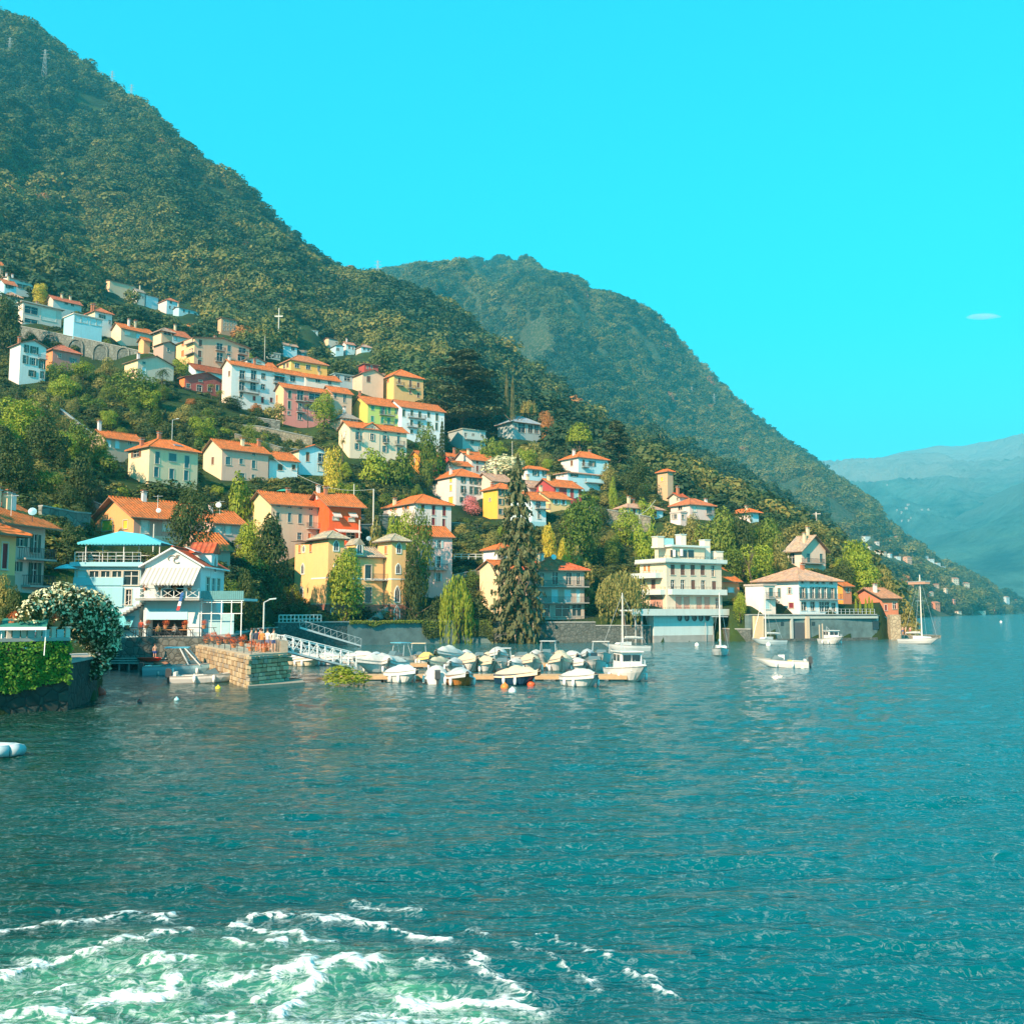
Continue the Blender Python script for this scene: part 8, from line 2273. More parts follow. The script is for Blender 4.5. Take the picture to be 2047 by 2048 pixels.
def sailboat(u, v, vt, L, rz, label, cov=None, wide=False, lean=0.0):
 p = PW(u, v, 0)
 b = boat('sailing_boat', label, (p.x, p.y), R(rz), L, L * .32, .8, 'white', 'sail', cat='sailboat')
 top = P(u, vt, p.y).z
 m = MB(); m.bar((L * .08, 0, .7), (L * .08 + lean, 0, top), 0.11, plain('pale_mast', (.72, .66, .58), .5), 8, .07); m.build('mast', b)
 r = MB()
 for e in ((L * .52, 0), (-L * .46, 0), (L * .05, L * .15), (L * .05, -L * .15)):
  r.bar((e[0], e[1], .95), (L * .08 + lean, 0, top - .2), .018, ALU, 3)
 r.build('rigging', b)
 s = MB(); s.bar((L * .08 + lean * .5, -1.0, top * .62), (L * .08 + lean * .5, 1.0, top * .62), .04, ALU); s.build('spreader', b)
 c = MB(); c.prism([(-L * .08, -L * .10, .8), (L * .26, -L * .07, .85), (L * .2, -L * .06, 1.2), (-L * .08, -L * .09, 1.3)], (0, L * .18, 0), HULLC['white']); c.build('cabin', b)
 k = MB(); k.bar((L * .06, 0, 1.75), (-L * .40, 0, 1.65), .05, ALU); bo = k.build('boom', b)
 k = MB(); k.lathe([(0, 0), (.16, .1), (.2, L * .2), (.13, L * .42), (0, L * .44)], cloth(cov or 'white'), 8); k.build('furled_sail', bo, (L * .04, 0, 1.9), (0, R(-92), 0))
 if wide:
  k = MB(); k.box(-1.6, 2.4, -.5, .5, top - 1.6, top - 1.2, plain('rusty_panel', (.5, .28, .2), .8)); k.box(-1.7, 2.5, -.55, .55, top - 1.19, top - 1.1, ALU); k.build('masthead_platform', b)
 return b
sailboat(1252, 1303, 1186, 6.6, -160, 'small sailing boat with a thin mast left of the stepped white building')
sailboat(1440, 1312, 1186, 6.4, -100, 'sailing boat with turquoise sail covers in front of the stepped white building', 'blue')
sailboat(1536, 1290, 1174, 6.6, -150, 'sailing boat below the left annex of the lakeside villa')
sailboat(1838, 1288, 1150, 8.0, -70, 'sailing boat with a rusty panel across its masthead, farthest right', wide=True)
def buoy(u, v, r, col, label, group=None):
 p = PW(u, v, 0)
 m = MB(); m.lathe([(0.02, -r * .6)] + [(r * math.sin(t), r * .35 - r * math.cos(t)) for t in (.6, 1.0, 1.4, 1.8, 2.3, 2.8)] + [(.05, r * 1.38), (.05, r * 1.6), (0, r * 1.62)], plain('buoy_' + label[:5], col, .4), 12)
 o = m.build('buoy', None, (p.x, p.y, 0), smooth=True)
 tag(o, label, 'buoy', group)
W8 = (.8, .78, .74)
buoy(1223, 1297, .36, W8, 'white buoy beside the thin masted sailing boat'); buoy(1393, 1292, .36, W8, 'white buoy under the round openings of the stepped building'); buoy(1604, 1337, .3, W8, 'white buoy right of the little lone motorboat'); buoy(2001, 1245, .6, W8, 'white buoy far out near the right edge')
buoy(199.6, 1391, .38, (.75, .05, .03), 'red buoy beside the dark ivy covered wall'); buoy(279.6, 1406, .16, (.7, .06, .06), 'tiny red buoy floating in front of the stepped deck'); buoy(436, 1380, .22, (.8, .65, .05), 'yellow buoy at the foot of the stone pier'); buoy(1009, 1378, .3, (.85, .22, .04), 'left orange buoy beside the dark blue boat'); buoy(1062, 1372, .3, (.85, .12, .04), 'right orange red buoy beside the dark blue boat'); buoy(1536, 1292, .4, W8, 'white buoy under the bow of the third sailing boat')
buoy(353, 1402, .16, (.4, .7, .75), 'tiny pale blue float in front of the tender'); buoy(1024, 1386, .26, W8, 'pale pinkish buoy before the dark blue boat')
def dinghy():
 p = PW(-8, 1522, 0)
 r = empty('inflatable_dinghy', (p.x - .9, p.y + .4, 0.1), R(10), 'grey inflatable dinghy cut off by the left edge', 'dinghy')
 m = MB()
 g = plain('grey_inflatable_tube', (.42, .5, .53), .5)
 pts = [(-1.4, -.62), (.6, -.62), (1.2, -.4), (1.5, 0), (1.2, .4), (.6, .62), (-1.4, .62)]
 for a, b in zip(pts[:-1], pts[1:]): m.bar((*a, .22), (*b, .22), .22, g, 10)
 m.build('tube', r, smooth=True)
 f = MB(); f.prism([(x, y, .08) for x, y in pts], (0, 0, .06), plain('boat_sole', (.55, .48, .38), .8)); f.build('floor', r)
 o = MB(); o.box(-1.8, -1.4, -.18, .18, .3, .85, HULLC['white']); o.box(-1.7, -1.55, -.06, .06, -.4, .3, HULLC['white']); o.build('outboard_motor', r)
dinghy()

# ------------------------------------------------------------------ ivy wall, glass railing and flowering hedge at the left edge
def ivy_wall():
 a, b = Vector((-34, 48.6)), Vector((tu(143) * 57.5, 57.5))
 c = Vector((tu(200) * 64.5, 64.5))
 r = wall_strip('ivy_wall', 'lake wall at the left edge thickly hung with green ivy', [a, b], -2, 3.85, 3.0, stonemat('mossy_dark_stone', (.03, .04, .035), (.07, .08, .065), 1.6))  # dark stone has shade put into its colour
 rng = np.random.default_rng(8)
 n = 9500
 s = rng.random(n)
 P0, P1 = np.array(a), np.array(b)
 xy = P0 + (P1 - P0) * s[:, None]
 nr = np.array([(b - a).y, -(b - a).x]); nr /= np.linalg.norm(nr)
 low = 0.7 + 1.1 * fbm(s * 9, s * 0 + 2, 3)
 low = np.where((s > .45) & (s < .60), low + 0.6, low)
 z = 3.84 - (3.84 - low) * rng.random(n) ** 0.85
 xy = xy + nr * (0.15 + 0.45 * rng.random(n) * vnoise(s * 40, z * 2))[:, None]
 v, f = leaf_cards(np.column_stack([xy, z]), np.column_stack([np.tile(nr, (n, 1)), np.full(n, 0.35)]), 0.085, rng)
 o = link('ivy', mesh_np('ivy', v - np.array(r.location), f, [leafmat('ivy_leaves', (0.025, 0.10, 0.012), (0.15, 0.32, 0.03), (0.12, 0.27, 0.025))]), r); o['kind'] = 'stuff'
 r2 = wall_strip('lake_wall', 'dark lake wall in shade under the white flowering hedge', [b, c, c * 1.45], -2, 2.6, 2.0, stonemat('mossy_dark_stone', (.03, .04, .035), (.07, .08, .065), 1.6))  # stone colour darkened in place of shade under the hedge
 # glass panels between stone posts
 root = empty('glass_railing', (a.x, a.y, 3.9), math.atan2((b - a).y, (b - a).x), 'railing of green glass panels between white posts on the ivy wall', 'railing')
 L = (b - a).length
 gm = plain('green_glass_panel', (.10, .42, .45), .12, spec=.6)
 xs = [L * (0.58 + .42 * k / 7) for k in range(8)]
 for k, x in enumerate(xs):
  p = MB(); p.box(x - .11, x + .11,   .35, .57, 0, .66, plaster((.62, .6, .52))); p.box(x - .16, x + .16, .3, .62, .66, .73, STONEFR); p.build('post', root)
  if k < 7:
   g = MB(); g.box(x + .2, xs[k + 1] - .2, .44, .47, .06, .58, gm); g.build('glass_panel', root)
 for k, x in enumerate(xs[:7]):
  p = Vector((a.x, a.y)) + Vector(((b - a).x, (b - a).y)) * (x / L)
  flower_box('flower_pot', (p.x - .2, p.y + .45, 4.63), ('planter with red flowers' if k % 3 == 0 else 'planter with pale grasses') + ' on a post of the glass railing', 'redfl' if k % 3 == 0 else 'olive', ('red' if k % 3 == 0 else 'pale') + ' planters on the glass railing', .6)
 # green swing seat with awning
 q = P(50, 1230, 56)
 sw = empty('garden_swing', (q.x, q.y, 3.1), R(20), 'garden swing seat with a dark green canopy behind the glass railing', 'swing')
 m = MB(); quad_prism(m, (-1.6, -.9, 1.9), (1.6, -.9, 1.9), (1.6, .7, 2.45), (-1.6, .7, 2.45), .05, plain('dark_green_canvas', (.03, .20, .16), .8)); m.box(-1.6, 1.6, -.92, -.88, 1.72, 1.93, WHITEP); m.build('canopy', sw)
 for x in (-1.5, 1.5):
  m = MB(); m.bar((x, -.9, 0), (x, 0, 2.2), .04, WHITEP); m.bar((x, .9, 0), (x, 0, 2.2), .04, WHITEP); m.build('leg', sw)
 sw.scale = (.72, .72, .8)
 m = MB(); m.box(-1.2, 1.2, -.3, .3, .45, .55, plain('blue_cushion', (.08, .4, .6), .8)); m.box(-1.2, 1.2, .25, .35, .55, 1.1, plain('blue_cushion', (.08, .4, .6), .8)); m.build('seat', sw)
 # flowering hedge
 hr = empty('flowering_hedge', (*c.lerp(b, .5), 0), 0, 'huge rounded hedge covered with white flowers drooping over the dark wall', 'hedge')
 rng = np.random.default_rng(12)
 pts, nr = [], []
 for u, v, rad in ((60, 1232, 22), (78, 1216, 24), (95, 1208, 26), (125, 1200, 30), (160, 1212, 34), (190, 1215, 30), (205, 1238, 32), (215, 1265, 28), (150, 1240, 36), (110, 1235, 28), (190, 1270, 34), (205, 1300, 26), (200, 1330, 18), (190, 1350, 10), (218, 1290, 20), (170, 1262, 26)):
  cc = P(u, v, 59 + (u - 120) * .05)
  rr = rad * 60 / F
  d = sph(rng, int(260 * (rad / 25) ** 2))
  pts.append(np.array(cc) + d * rr * rng.uniform(.8, 1.08, (len(d), 1))); nr.append(d)
 pts, nr = np.concatenate(pts), np.concatenate(nr)
 base = np.array(hr.location)
 v, f = leaf_cards(pts, nr, .13, rng)
 link('foliage', mesh_np('foliage', v - base, f, [LEAF['dark']]), hr)
 k = rng.random(len(pts)) < np.clip(.30 + .7 * (nr[:, 2] > -.1), 0, 1) * .8
 v, f = leaf_cards(pts[k] + nr[k] * .14, nr[k], .115, rng)
 link('blossom', mesh_np('blossom', v - base, f, [LEAF['cream']]), hr)
ivy_wall()
# ------------------------------------------------------------------ people
def person(p, rz, label, shirt, legs, hair=(0.06, 0.04, 0.03), h=1.72, arm=0, sit=False, group=None):
 V, E, Rd = [], [], []
 def chain(pts, prev=None):
  for q, r in pts:
   V.append(tuple(q)); Rd.append(r)
   if prev is not None: E.append((prev, len(V) - 1))
   prev = len(V) - 1
  return prev
 hip = .92 if not sit else .50
 pel = chain([((0, 0, hip), .13)])
 ch = chain([((0, .01, hip + .22), .125), ((0, .0, hip + .44), .15)], pel)
 nk = chain([((0, -.01, hip + .56), .06), ((0, -.03, hip + .66), .09), ((0, -.03, hip + .78), .08)], ch)
 for s in (-1, 1):
  if sit: chain([((s * .11, -.12, hip), .085), ((s * .12, -.46, hip - .02), .06), ((s * .12, -.46, .08), .045), ((s * .12, -.58, .03), .035)], pel)
  else: chain([((s * .10, 0, hip - .12), .085), ((s * .11, -.02 * s, .48), .06), ((s * .11, .03 * s, .08), .042), ((s * .12, -.12, .03), .035)], pel)
  hy = -.25 if arm and s == 1 else .02
  hz = hip + (.20 if arm and s == 1 else .0)
  chain([((s * .19, 0, hip + .45), .055), ((s * .25, .02, hip + .20), .042), ((s * .24, hy, hz - .02), .033), ((s * .235, hy - .03, hz - .12), .03)], ch)
 me = bpy.data.meshes.new('person')
 me.from_pydata(V, E, [])
 root = empty('person', p, rz, label, 'person', group)
 key = ('person', shirt, legs)
 if key not in MATS:
  m, n, b = newmat('clothing_and_skin')
  sx = nd(n, 'SeparateXYZ'); n.links.new(coord(n), sx.inputs[0])
  mr = nd(n, 'MapRange'); n.links.new(sx.outputs[2], mr.inputs[0]); mr.inputs[2].default_value = 1.8
  r_ = nd(n, 'ValToRGB'); r_.color_ramp.interpolation = 'CONSTANT'
  e = r_.color_ramp.elements
  sk = (.55, .33, .23)
  st = [(0, sk), (.20 if not sit else .1, sk), (.36 if not sit else .2, legs), (hip / 1.8 + .01, shirt), ((hip + .52) / 1.8, sk)]
  while len(e) < len(st): e.new(.5)
  for k, (q, c) in enumerate(st): e[k].position, e[k].color = q, (*c, 1)
  n.links.new(mr.outputs[0], r_.inputs[0]); n.links.new(r_.outputs[0], b.inputs['Base Color'])
  b.inputs['Roughness'].default_value = .8
  MATS[key] = m
 me.materials.append(MATS[key])
 o = link('body', me, root)
 sk = o.modifiers.new('skin', 'SKIN')
 for k, v in enumerate(me.skin_vertices[0].data if me.skin_vertices else []): pass
 if not me.skin_vertices:
  b = bmesh.new(); b.from_mesh(me); b.verts.layers.skin.verify(); b.to_mesh(me); b.free()
 for k, v in enumerate(me.skin_vertices[0].data): v.radius = (Rd[k], Rd[k]); v.use_root = (k == 0)
 sub = o.modifiers.new('smooth', 'SUBSURF'); sub.levels = sub.render_levels = 1
 m = MB(); m.lathe([(.0, .115), (.06, .10), (.098, .04), (.10, -.02), (.085, -.07)], plain('hair', hair, .8), 8); m.build('hair', root, (0, -.01, hip + .76), smooth=True)
 s = h / 1.72
 root.scale = (s, s, s)
def people():
 for s, t, c, l, lb, a in ((.10, .45, (.75, .25, .06), (.1, .1, .12), 'person in an orange shirt standing at the pier head', 0), (.13, .62, (.7, .65, .6), (.15, .18, .3), 'person in a white top behind the geraniums at the pier head', 1), (.17, .4, (.05, .06, .1), (.3, .25, .2), 'person in a dark shirt on the pier beside the lamp', 0),
                              (.07, .7, (.78, .62, .5), (.05, .08, .2), 'person in a cream shirt leaning at the end wall of the pier', 1), (.22, .55, (.6, .1, .08), (.2, .2, .22), 'person in a red shirt walking on the stone pier', 0), (.26, .4, (.75, .5, .4), (.6, .55, .5), 'person in a pinkish top on the middle of the stone pier', 0)):
  person(pier_pt(s, t), random.Random(lb).uniform(0, 6), lb, c, l, arm=a)
 for u, v, c, l, lb, sit in ((1798, 1275, (.55, .33, .23), (.6, .1, .05), 'bather in red trunks standing on the far shore ledge', 0), (1805, 1277, (.55, .33, .23), (.05, .1, .3), 'bather in blue trunks standing on the far shore ledge', 0), (1811, 1277, (.6, .36, .25), (.7, .3, .05), 'bather in orange trunks on the far shore ledge', 0), (1820, 1275, (.55, .33, .25), (.5, .1, .1), 'bather in dark red trunks at the right end of the ledge', 0), (1786, 1268, (.75, .2, .08), (.1, .1, .1), 'person in an orange top sitting on the far shore ledge', 1)):
  p = P(u, v, 207.5)
  person((p.x, 207.5, .72), random.Random(lb).uniform(-1, 1), lb, c, l, sit=bool(sit))
 zb = RG.z + on_face(RG, 12, 1200, 755)[1]
 q = RG.C + RG.d1 * 2.6
 person((q.x, q.y - .8, zb), 0.2, 'waiter in a white shirt standing on the flowery balcony', (.8, .8, .8), (.05, .05, .06))
 person((-33.0, 95.6, 1.05), .5, 'boy in blue shorts standing on the stepped deck', (.55, .33, .23), (.03, .08, .3), h=1.4)
 person((-37.2, 96.5, 1.1), 2.5, 'person in a white and blue dress on the stepped deck', (.6, .68, .75), (.35, .5, .65))
 for k, (x, c, lb) in enumerate(((-.3, (.7, .1, .05), 'guest in a red shirt standing in the restaurant opening'), (1.4, (.72, .3, .1), 'guest in an orange shirt sitting under the restaurant'), (3.0, (.7, .45, .35), 'guest in a pinkish shirt sitting under the restaurant'))):
  person((RG.C.x + 1.2 + x, 100.3, RG.z + .02), 0, lb, c, (.1, .1, .1), sit=k > 0)
 person((P(36, 1250, 55.5).x, 57.5, 3.4), 0, 'person in a blue top standing behind the glass railing', (.05, .4, .6), (.1, .1, .15))
people()
def ledge():
 r = empty('shore_ledge', (tu(1790) * 207, 207, 0), R(12), 'low rocky ledge with bathers at the end of the shore', 'rock')
 m = MB(); m.prism([(-9, -2, -1), (4, -3.2, -1), (9, -1.5, -1), (9, 3, -1), (-9, 3, -1)], (0, 0, 1.7), stonemat('shore_rock', (.3, .24, .18), (.5, .4, .3), .8)); m.build('rock', r)
 a = [shore_pt(1752, -.4), Vector((tu(1790) * 213, 213, 0)), Vector((tu(1812) * 222, 222, 0))]
 wall_strip('garden_wall', 'last pale garden wall with a blind arch at the end of the shore', a, -1, [4.6, 3.6, 3.2], 3, plaster((.42, .44, .42)))
 m = MB(); m.box(-.4, 1.6, 0, 1.6, -2, 4.8, stonemat('tan_pillar_stone', (.45, .34, .22), (.6, .48, .32), 1.2)); o = m.build('stone_pillar', None, (shore_pt(1787, -1.5).x, shore_pt(1760, -1.5).y + 1, 0)); tag(o, 'tan stone pillar at the last wall of the shore', 'pillar')
ledge()

# ------------------------------------------------------------------ walls and terraces on the slope
def terr(name, label, pts, th, mat, thick=0.8, cat='wall'):
 """pts: (u, v of the top edge, Y)"""
 q = [P(*p) for p in pts]
 for p in q: p.z = min(p.z, ground(p.x, p.y) + 2.6) if th < 6 else p.z
 gz = min(ground(p.x, p.y) for p in q) - 1.5
 return wall_strip(name, label, [(p.x, p.y) for p in q], gz, [p.z for p in q], thick, mat, cat, cap=True)
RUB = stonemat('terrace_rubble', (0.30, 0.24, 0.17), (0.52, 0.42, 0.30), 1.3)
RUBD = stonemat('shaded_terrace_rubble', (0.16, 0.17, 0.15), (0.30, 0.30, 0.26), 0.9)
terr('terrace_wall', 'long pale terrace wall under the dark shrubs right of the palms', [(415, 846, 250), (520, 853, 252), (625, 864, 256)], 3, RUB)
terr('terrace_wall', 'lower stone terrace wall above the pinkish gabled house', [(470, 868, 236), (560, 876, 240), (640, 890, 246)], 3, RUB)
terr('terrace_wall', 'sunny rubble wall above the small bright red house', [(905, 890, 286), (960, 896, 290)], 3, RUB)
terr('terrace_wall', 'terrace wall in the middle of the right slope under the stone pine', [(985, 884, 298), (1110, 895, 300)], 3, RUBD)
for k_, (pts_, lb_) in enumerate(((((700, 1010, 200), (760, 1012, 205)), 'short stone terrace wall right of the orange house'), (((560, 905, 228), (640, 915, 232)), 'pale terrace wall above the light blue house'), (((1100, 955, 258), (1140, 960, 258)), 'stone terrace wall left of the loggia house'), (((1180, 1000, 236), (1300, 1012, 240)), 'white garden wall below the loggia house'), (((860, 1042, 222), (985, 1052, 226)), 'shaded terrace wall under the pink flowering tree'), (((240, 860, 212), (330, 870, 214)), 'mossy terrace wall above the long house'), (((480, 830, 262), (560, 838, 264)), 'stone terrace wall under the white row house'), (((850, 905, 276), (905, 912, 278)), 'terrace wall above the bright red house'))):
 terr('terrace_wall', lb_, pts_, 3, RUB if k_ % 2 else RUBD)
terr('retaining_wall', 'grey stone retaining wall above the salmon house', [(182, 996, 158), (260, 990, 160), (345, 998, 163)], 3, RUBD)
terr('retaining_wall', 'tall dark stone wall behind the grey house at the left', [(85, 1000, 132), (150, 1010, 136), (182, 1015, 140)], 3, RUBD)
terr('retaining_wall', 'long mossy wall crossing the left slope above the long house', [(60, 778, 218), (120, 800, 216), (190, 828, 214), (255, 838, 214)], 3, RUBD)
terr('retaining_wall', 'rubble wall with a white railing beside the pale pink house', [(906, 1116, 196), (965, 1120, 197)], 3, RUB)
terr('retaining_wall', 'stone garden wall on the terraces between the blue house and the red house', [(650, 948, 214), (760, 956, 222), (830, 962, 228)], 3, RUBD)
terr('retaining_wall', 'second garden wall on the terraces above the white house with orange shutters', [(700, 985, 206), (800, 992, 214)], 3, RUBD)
posts_fence('white_railing', 'white tubular railing on the rubble wall beside the pale pink house', tuple(P(908, 1116, 196.3))[:2], tuple(P(965, 1120, 197.3))[:2], P(935, 1118, 196).z, 1.0, 4, WHITEP, .06)
def arcade():
 a, b = P(42, 655, 312), P(322, 712, 300)
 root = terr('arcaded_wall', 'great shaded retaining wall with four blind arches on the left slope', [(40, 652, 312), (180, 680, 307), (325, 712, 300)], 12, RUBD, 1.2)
 o = Vector(root.location)
 for x, y, ww, hh in ((480, 800, 150, 170), (730, 850, 150, 170), (970, 890, 145, 160), (1190, 905, 120, 120)):
  u, v = T(1, x, y)
  Y = float(np.interp(u, (40, 180, 325), (312, 307, 300))) - .1
  c = P(u, v + hh / 4.83 / 2, Y)
  w_, h_ = ww / 4.83 * Y / F, hh / 4.83 * Y / F
  m = MB()
  N = 10
  outer = [(-w_ / 2 - .5, 0), *[(-(w_ / 2 + .5) * math.cos(math.pi * k / N), h_ * .55 + (h_ * .45 + .5) * math.sin(math.pi * k / N)) for k in range(N + 1)], (w_ / 2 + .5, 0)]
  inner = [(-w_ / 2, 0), *[(-(w_ / 2) * math.cos(math.pi * k / N), h_ * .55 + h_ * .45 * math.sin(math.pi * k / N)) for k in range(N + 1)], (w_ / 2, 0)]
  n = len(outer)
  vs = [(x_, -.5, z) for x_, z in outer] + [(x_, -.5, z) for x_, z in inner] + [(x_, .3, z) for x_, z in outer] + [(x_, .3, z) for x_, z in inner]
  fs = []
  for k in range(n - 1): fs += [(k, k + 1, n + k + 1, n + k), (n + k, n + k + 1, 3 * n + k + 1, 3 * n + k), (2 * n + k, 2 * n + k + 1, k + 1, k)]
  m.raw(vs, fs, RUBD)
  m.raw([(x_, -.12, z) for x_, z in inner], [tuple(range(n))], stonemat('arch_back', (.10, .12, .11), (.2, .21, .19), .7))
  m.build('blind_arch', root, tuple(c - o), (0, 0, math.atan2(b.y - a.y, b.x - a.x)))
arcade()
# awnings on the orange house and the turquoise one on the long apartment house
def awnings():
 for x in (950, 1125):
  a0, z = on_face(ORH, 5, x - 45, 690)
  a1, z1 = on_face(ORH, 5, x + 45, 738)
  scallop_awning(ORH.root, a0, a1, z, z1, .9, AWNR, 0.0)
 a0, z = on_face(ORH, 5, 930, 870); a1, _ = on_face(ORH, 5, 1190, 870)
 scallop_awning(ORH.root, a0, min(a1, ORH.L), z, z - .5, 1.6, AWNR)
 h = [x for k, x in HOUSES.items() if k.startswith('white_row_house')][0]
 a0, z = on_face(h, 2, 1185, 715); a1, z1 = on_face(h, 2, 1300, 745)
 scallop_awning(h.root, a0, a1, z, z1, 1.1, CANV)
 h = [x for k, x in HOUSES.items() if k.startswith('cream_house')][0]
 m = MB(); m.box(-.9, .9, -.7, .7, 0, .08, ALU); m.box(-.85, .85, -.65, .65, .081, .1, plain('solar_cell', (0.05, 0.12, 0.18), 0.15))
 m.build('solar_panel', h.root, (h.L * .66, h.W * .22, h.H + .36 * h.W * .22 + .45), (R(20), 0, 0))
 h = CGH
 x0, z = on_face(h, 3, 612, 985); x1, _ = on_face(h, 3, 768, 985)
 zp = on_face(h, 3, 692, 948)[1]
 m = MB()
 wm = plaster((0.74, 0.66, 0.5))
 m.box(x0, x1, -.12, 2.5, h.H - 6, h.H, wm)
 m.prism([(x0, -.12, h.H), (x1, -.12, h.H), ((x0 + x1) / 2, -.12, zp)], (0, 3.5, 0), wm)
 m.build('gablet', h.root)
 m = MB()
 xm = (x0 + x1) / 2
 for a in (x0 - .4, x1 + .4):
  m.prism([(a, -.5, h.H - .1), (xm, -.5, zp + .05), (xm, -.5, zp + .22), (a, -.5, h.H + .07)], (0, 4.2, 0), tiles(ROOF, 1))
 m.build('gablet_roof', h.root)
 for y, kind in ((1000, 0), (1080, 1)):
  ww, hh = (30, 48) if kind == 0 else (36, 60)
  q0, q1, z0, z1 = win_rect(h, 3, (690, y, ww, hh), False)
  fm, pm = window_meshes(q1 - q0, z1 - z0)
  fo = link('window', fm, h.root, ((q0 + q1) / 2, -.27, (z0 + z1) / 2)); link('pane', pm, fo, (0, -.03, 0))
awnings()

# ------------------------------------------------------------------ poles, lamps, dishes, pylons
def lamp(u, vt, vb, Y, label, arm=0.8, name='street_lamp', zb=None):
 p = P(u, vt, Y)
 z = ground(p.x, Y) if zb is None else zb
 r = empty(name, (p.x, Y, z), 0, label, 'street lamp')
 m = MB(); m.bar((0, 0, -.3), (0, 0, p.z - z), .06, plain('pale_lamp_post', (.55, .56, .54), .6), 7); m.build('post', r)
 m = MB(); m.bar((0, 0, p.z - z), (arm, 0, p.z - z + .25), .04, ALU, 5); m.prism([(arm - .1, -.12, p.z - z + .2), (arm + .45, -.1, p.z - z + .26), (arm + .45, .1, p.z - z + .26), (arm - .1, .12, p.z - z + .2)], (0, 0, .1), ALU); m.build('lamp_head', r)
q = pier_pt(.16, .8)
lamp(528, 1205, 1280, q[1], 'tall lamp post on the stone pier', .5, zb=2.35)
lamp(345, 840, 870, 214, 'street lamp on the left slope above the cream house', .9); lamp(22, 664, 690, 300, 'street lamp at the left edge below the wide off white house', .8)
def pole(u, vt, vb, Y, label, r=.11, name='utility_pole', cat='pole', cross=None):
 p = P(u, vt, Y)
 z = min(ground(p.x, Y), p.z - 1)
 m = MB(); m.bar((0, 0, -.5), (0, 0, p.z - z), r, plain('pale_pole', (.62, .58, .52), .8), 6, r * .8)
 if cross: m.box(-cross, cross, -r, r, (p.z - z) * .80, (p.z - z) * .80 + 2.2 * r, plain('pale_pole', (.62, .58, .52), .8))
 o = m.build(name, None, (p.x, Y, z)); tag(o, label, cat)
 return p
pp = [pole(708, 968, 1010, 203, 'wooden pole on the terraces right of the orange red house'), pole(747, 978, 1005, 203, 'thick pale pole before the white house with orange shutters', .16), pole(719, 1040, 1082, 182, 'white pole in front of the orange red house', .14), pole(1024, 882, 920, 296, 'thin pole above the top of the tall spruce', .09), pole(1278, 1030, 1060, 232, 'pole beside the pink brown roofed villa', .12), pole(308, 1048, 1090, 140, 'pale pole in front of the salmon house', .1), pole(530, 672, 705, 330, 'bare pole on the slope left of the golden house', .09)]
pole(558, 616, 640, 470, 'tall pale cross rising from the trees above the village', .28, 'wayside_cross', 'cross', 1.9)
def cable(a, b, sag, label):
 m = MB(); pr = None
 for k in range(13):
  t = k / 12
  q = a.lerp(b, t) - Vector((0, 0, sag * 4 * t * (1 - t)))
  if pr is not None: m.bar(pr, q, .045, plain('pale_cable', (.6, .58, .52), .7), 3)
  pr = q
 o = m.build('overhead_cable'); tag(o, label, 'cable')
cable(P(548, 917, 212), pp[1], 2.5, 'overhead cable from the low white house to the thick pale pole'); cable(pp[1], P(782, 1012, 213), .2, 'overhead cable from the thick pale pole to the white house'); cable(pp[4], P(1310, 1000, 250), .5, 'overhead cable near the stone tower')
def dish(p, r, label, col=(.7, .72, .72)):
 o = empty('satellite_dish', p, 0.3, label, 'satellite dish')
 m = MB(); m.lathe([(0, .12), (r * .5, .09), (r, 0), (r * .98, .03), (0, .16)], plain('dish_paint', col, .5), 12); m.build('reflector', o, (0, 0, 0), (R(75), 0, 0))
 m = MB(); m.bar((0, .1, -1.0), (0, .1, 0), .04, METAL); m.build('mount', o)
dish(P(65, 1023, 98.5), .4, 'pale blue satellite dish on the roof of the grey house', (.35, .6, .7)); dish(P(317, 1021, 148), .36, 'satellite dish on the chimney of the salmon house'); dish(P(737, 1077, 183), .45, 'round dark satellite dish beside the orange red house', (.25, .35, .4)); dish(P(437, 1010, 160), .45, 'satellite dish on a mast beside the pinkish house'); dish(P(1107, 1114, 184), .5, 'pale blue satellite dish on the red roof of the grey balcony house', (.45, .7, .75))
def antenna(u, v, Y, label):
 p = P(u, v, Y)
 r = empty('roof_antenna', (p.x, p.y, p.z - 2.2), 0, label, 'antenna')
 m = MB(); m.bar((0, 0, 0), (0, 0, 2.2), .03, ALU); m.build('mast', r)
 m = MB(); m.bar((-.7, 0, 2.0), (.7, 0, 2.05), .02, ALU)
 for k in range(6): m.bar((-.6 + .24 * k, -.3, 2.0), (-.6 + .24 * k, .3, 2.0), .015, ALU)
 m.build('boom', r)
antenna(24, 988, 99, 'roof antenna on the grey house at the left'); antenna(316, 990, 148.5, 'roof antenna on the salmon house'); antenna(440, 1001, 160.5, 'roof antenna behind the dark egg shaped tree')
def parasol(u, v, Y, label, col, r=1.5):
 p = P(u, v, Y)
 z = ground(p.x, Y)
 o = empty('parasol', (p.x, Y, p.z - 2.4), 0, label, 'parasol')
 m = MB(); m.lathe([(r, 1.9), (r * .55, 2.2), (0, 2.4)], plain('parasol_cloth_' + label[:4], col, .8), 10); m.build('canopy', o)
 m = MB(); m.bar((0, 0, -.5), (0, 0, 2.38), .03, METAL); m.build('pole', o)
parasol(567, 978, 196, 'green parasol on the terrace behind the old beige house', (.04, .35, .25)); parasol(135, 1128, 104, 'white market parasol left of the turquoise terrace', (.45, .65, .7), 1.3)
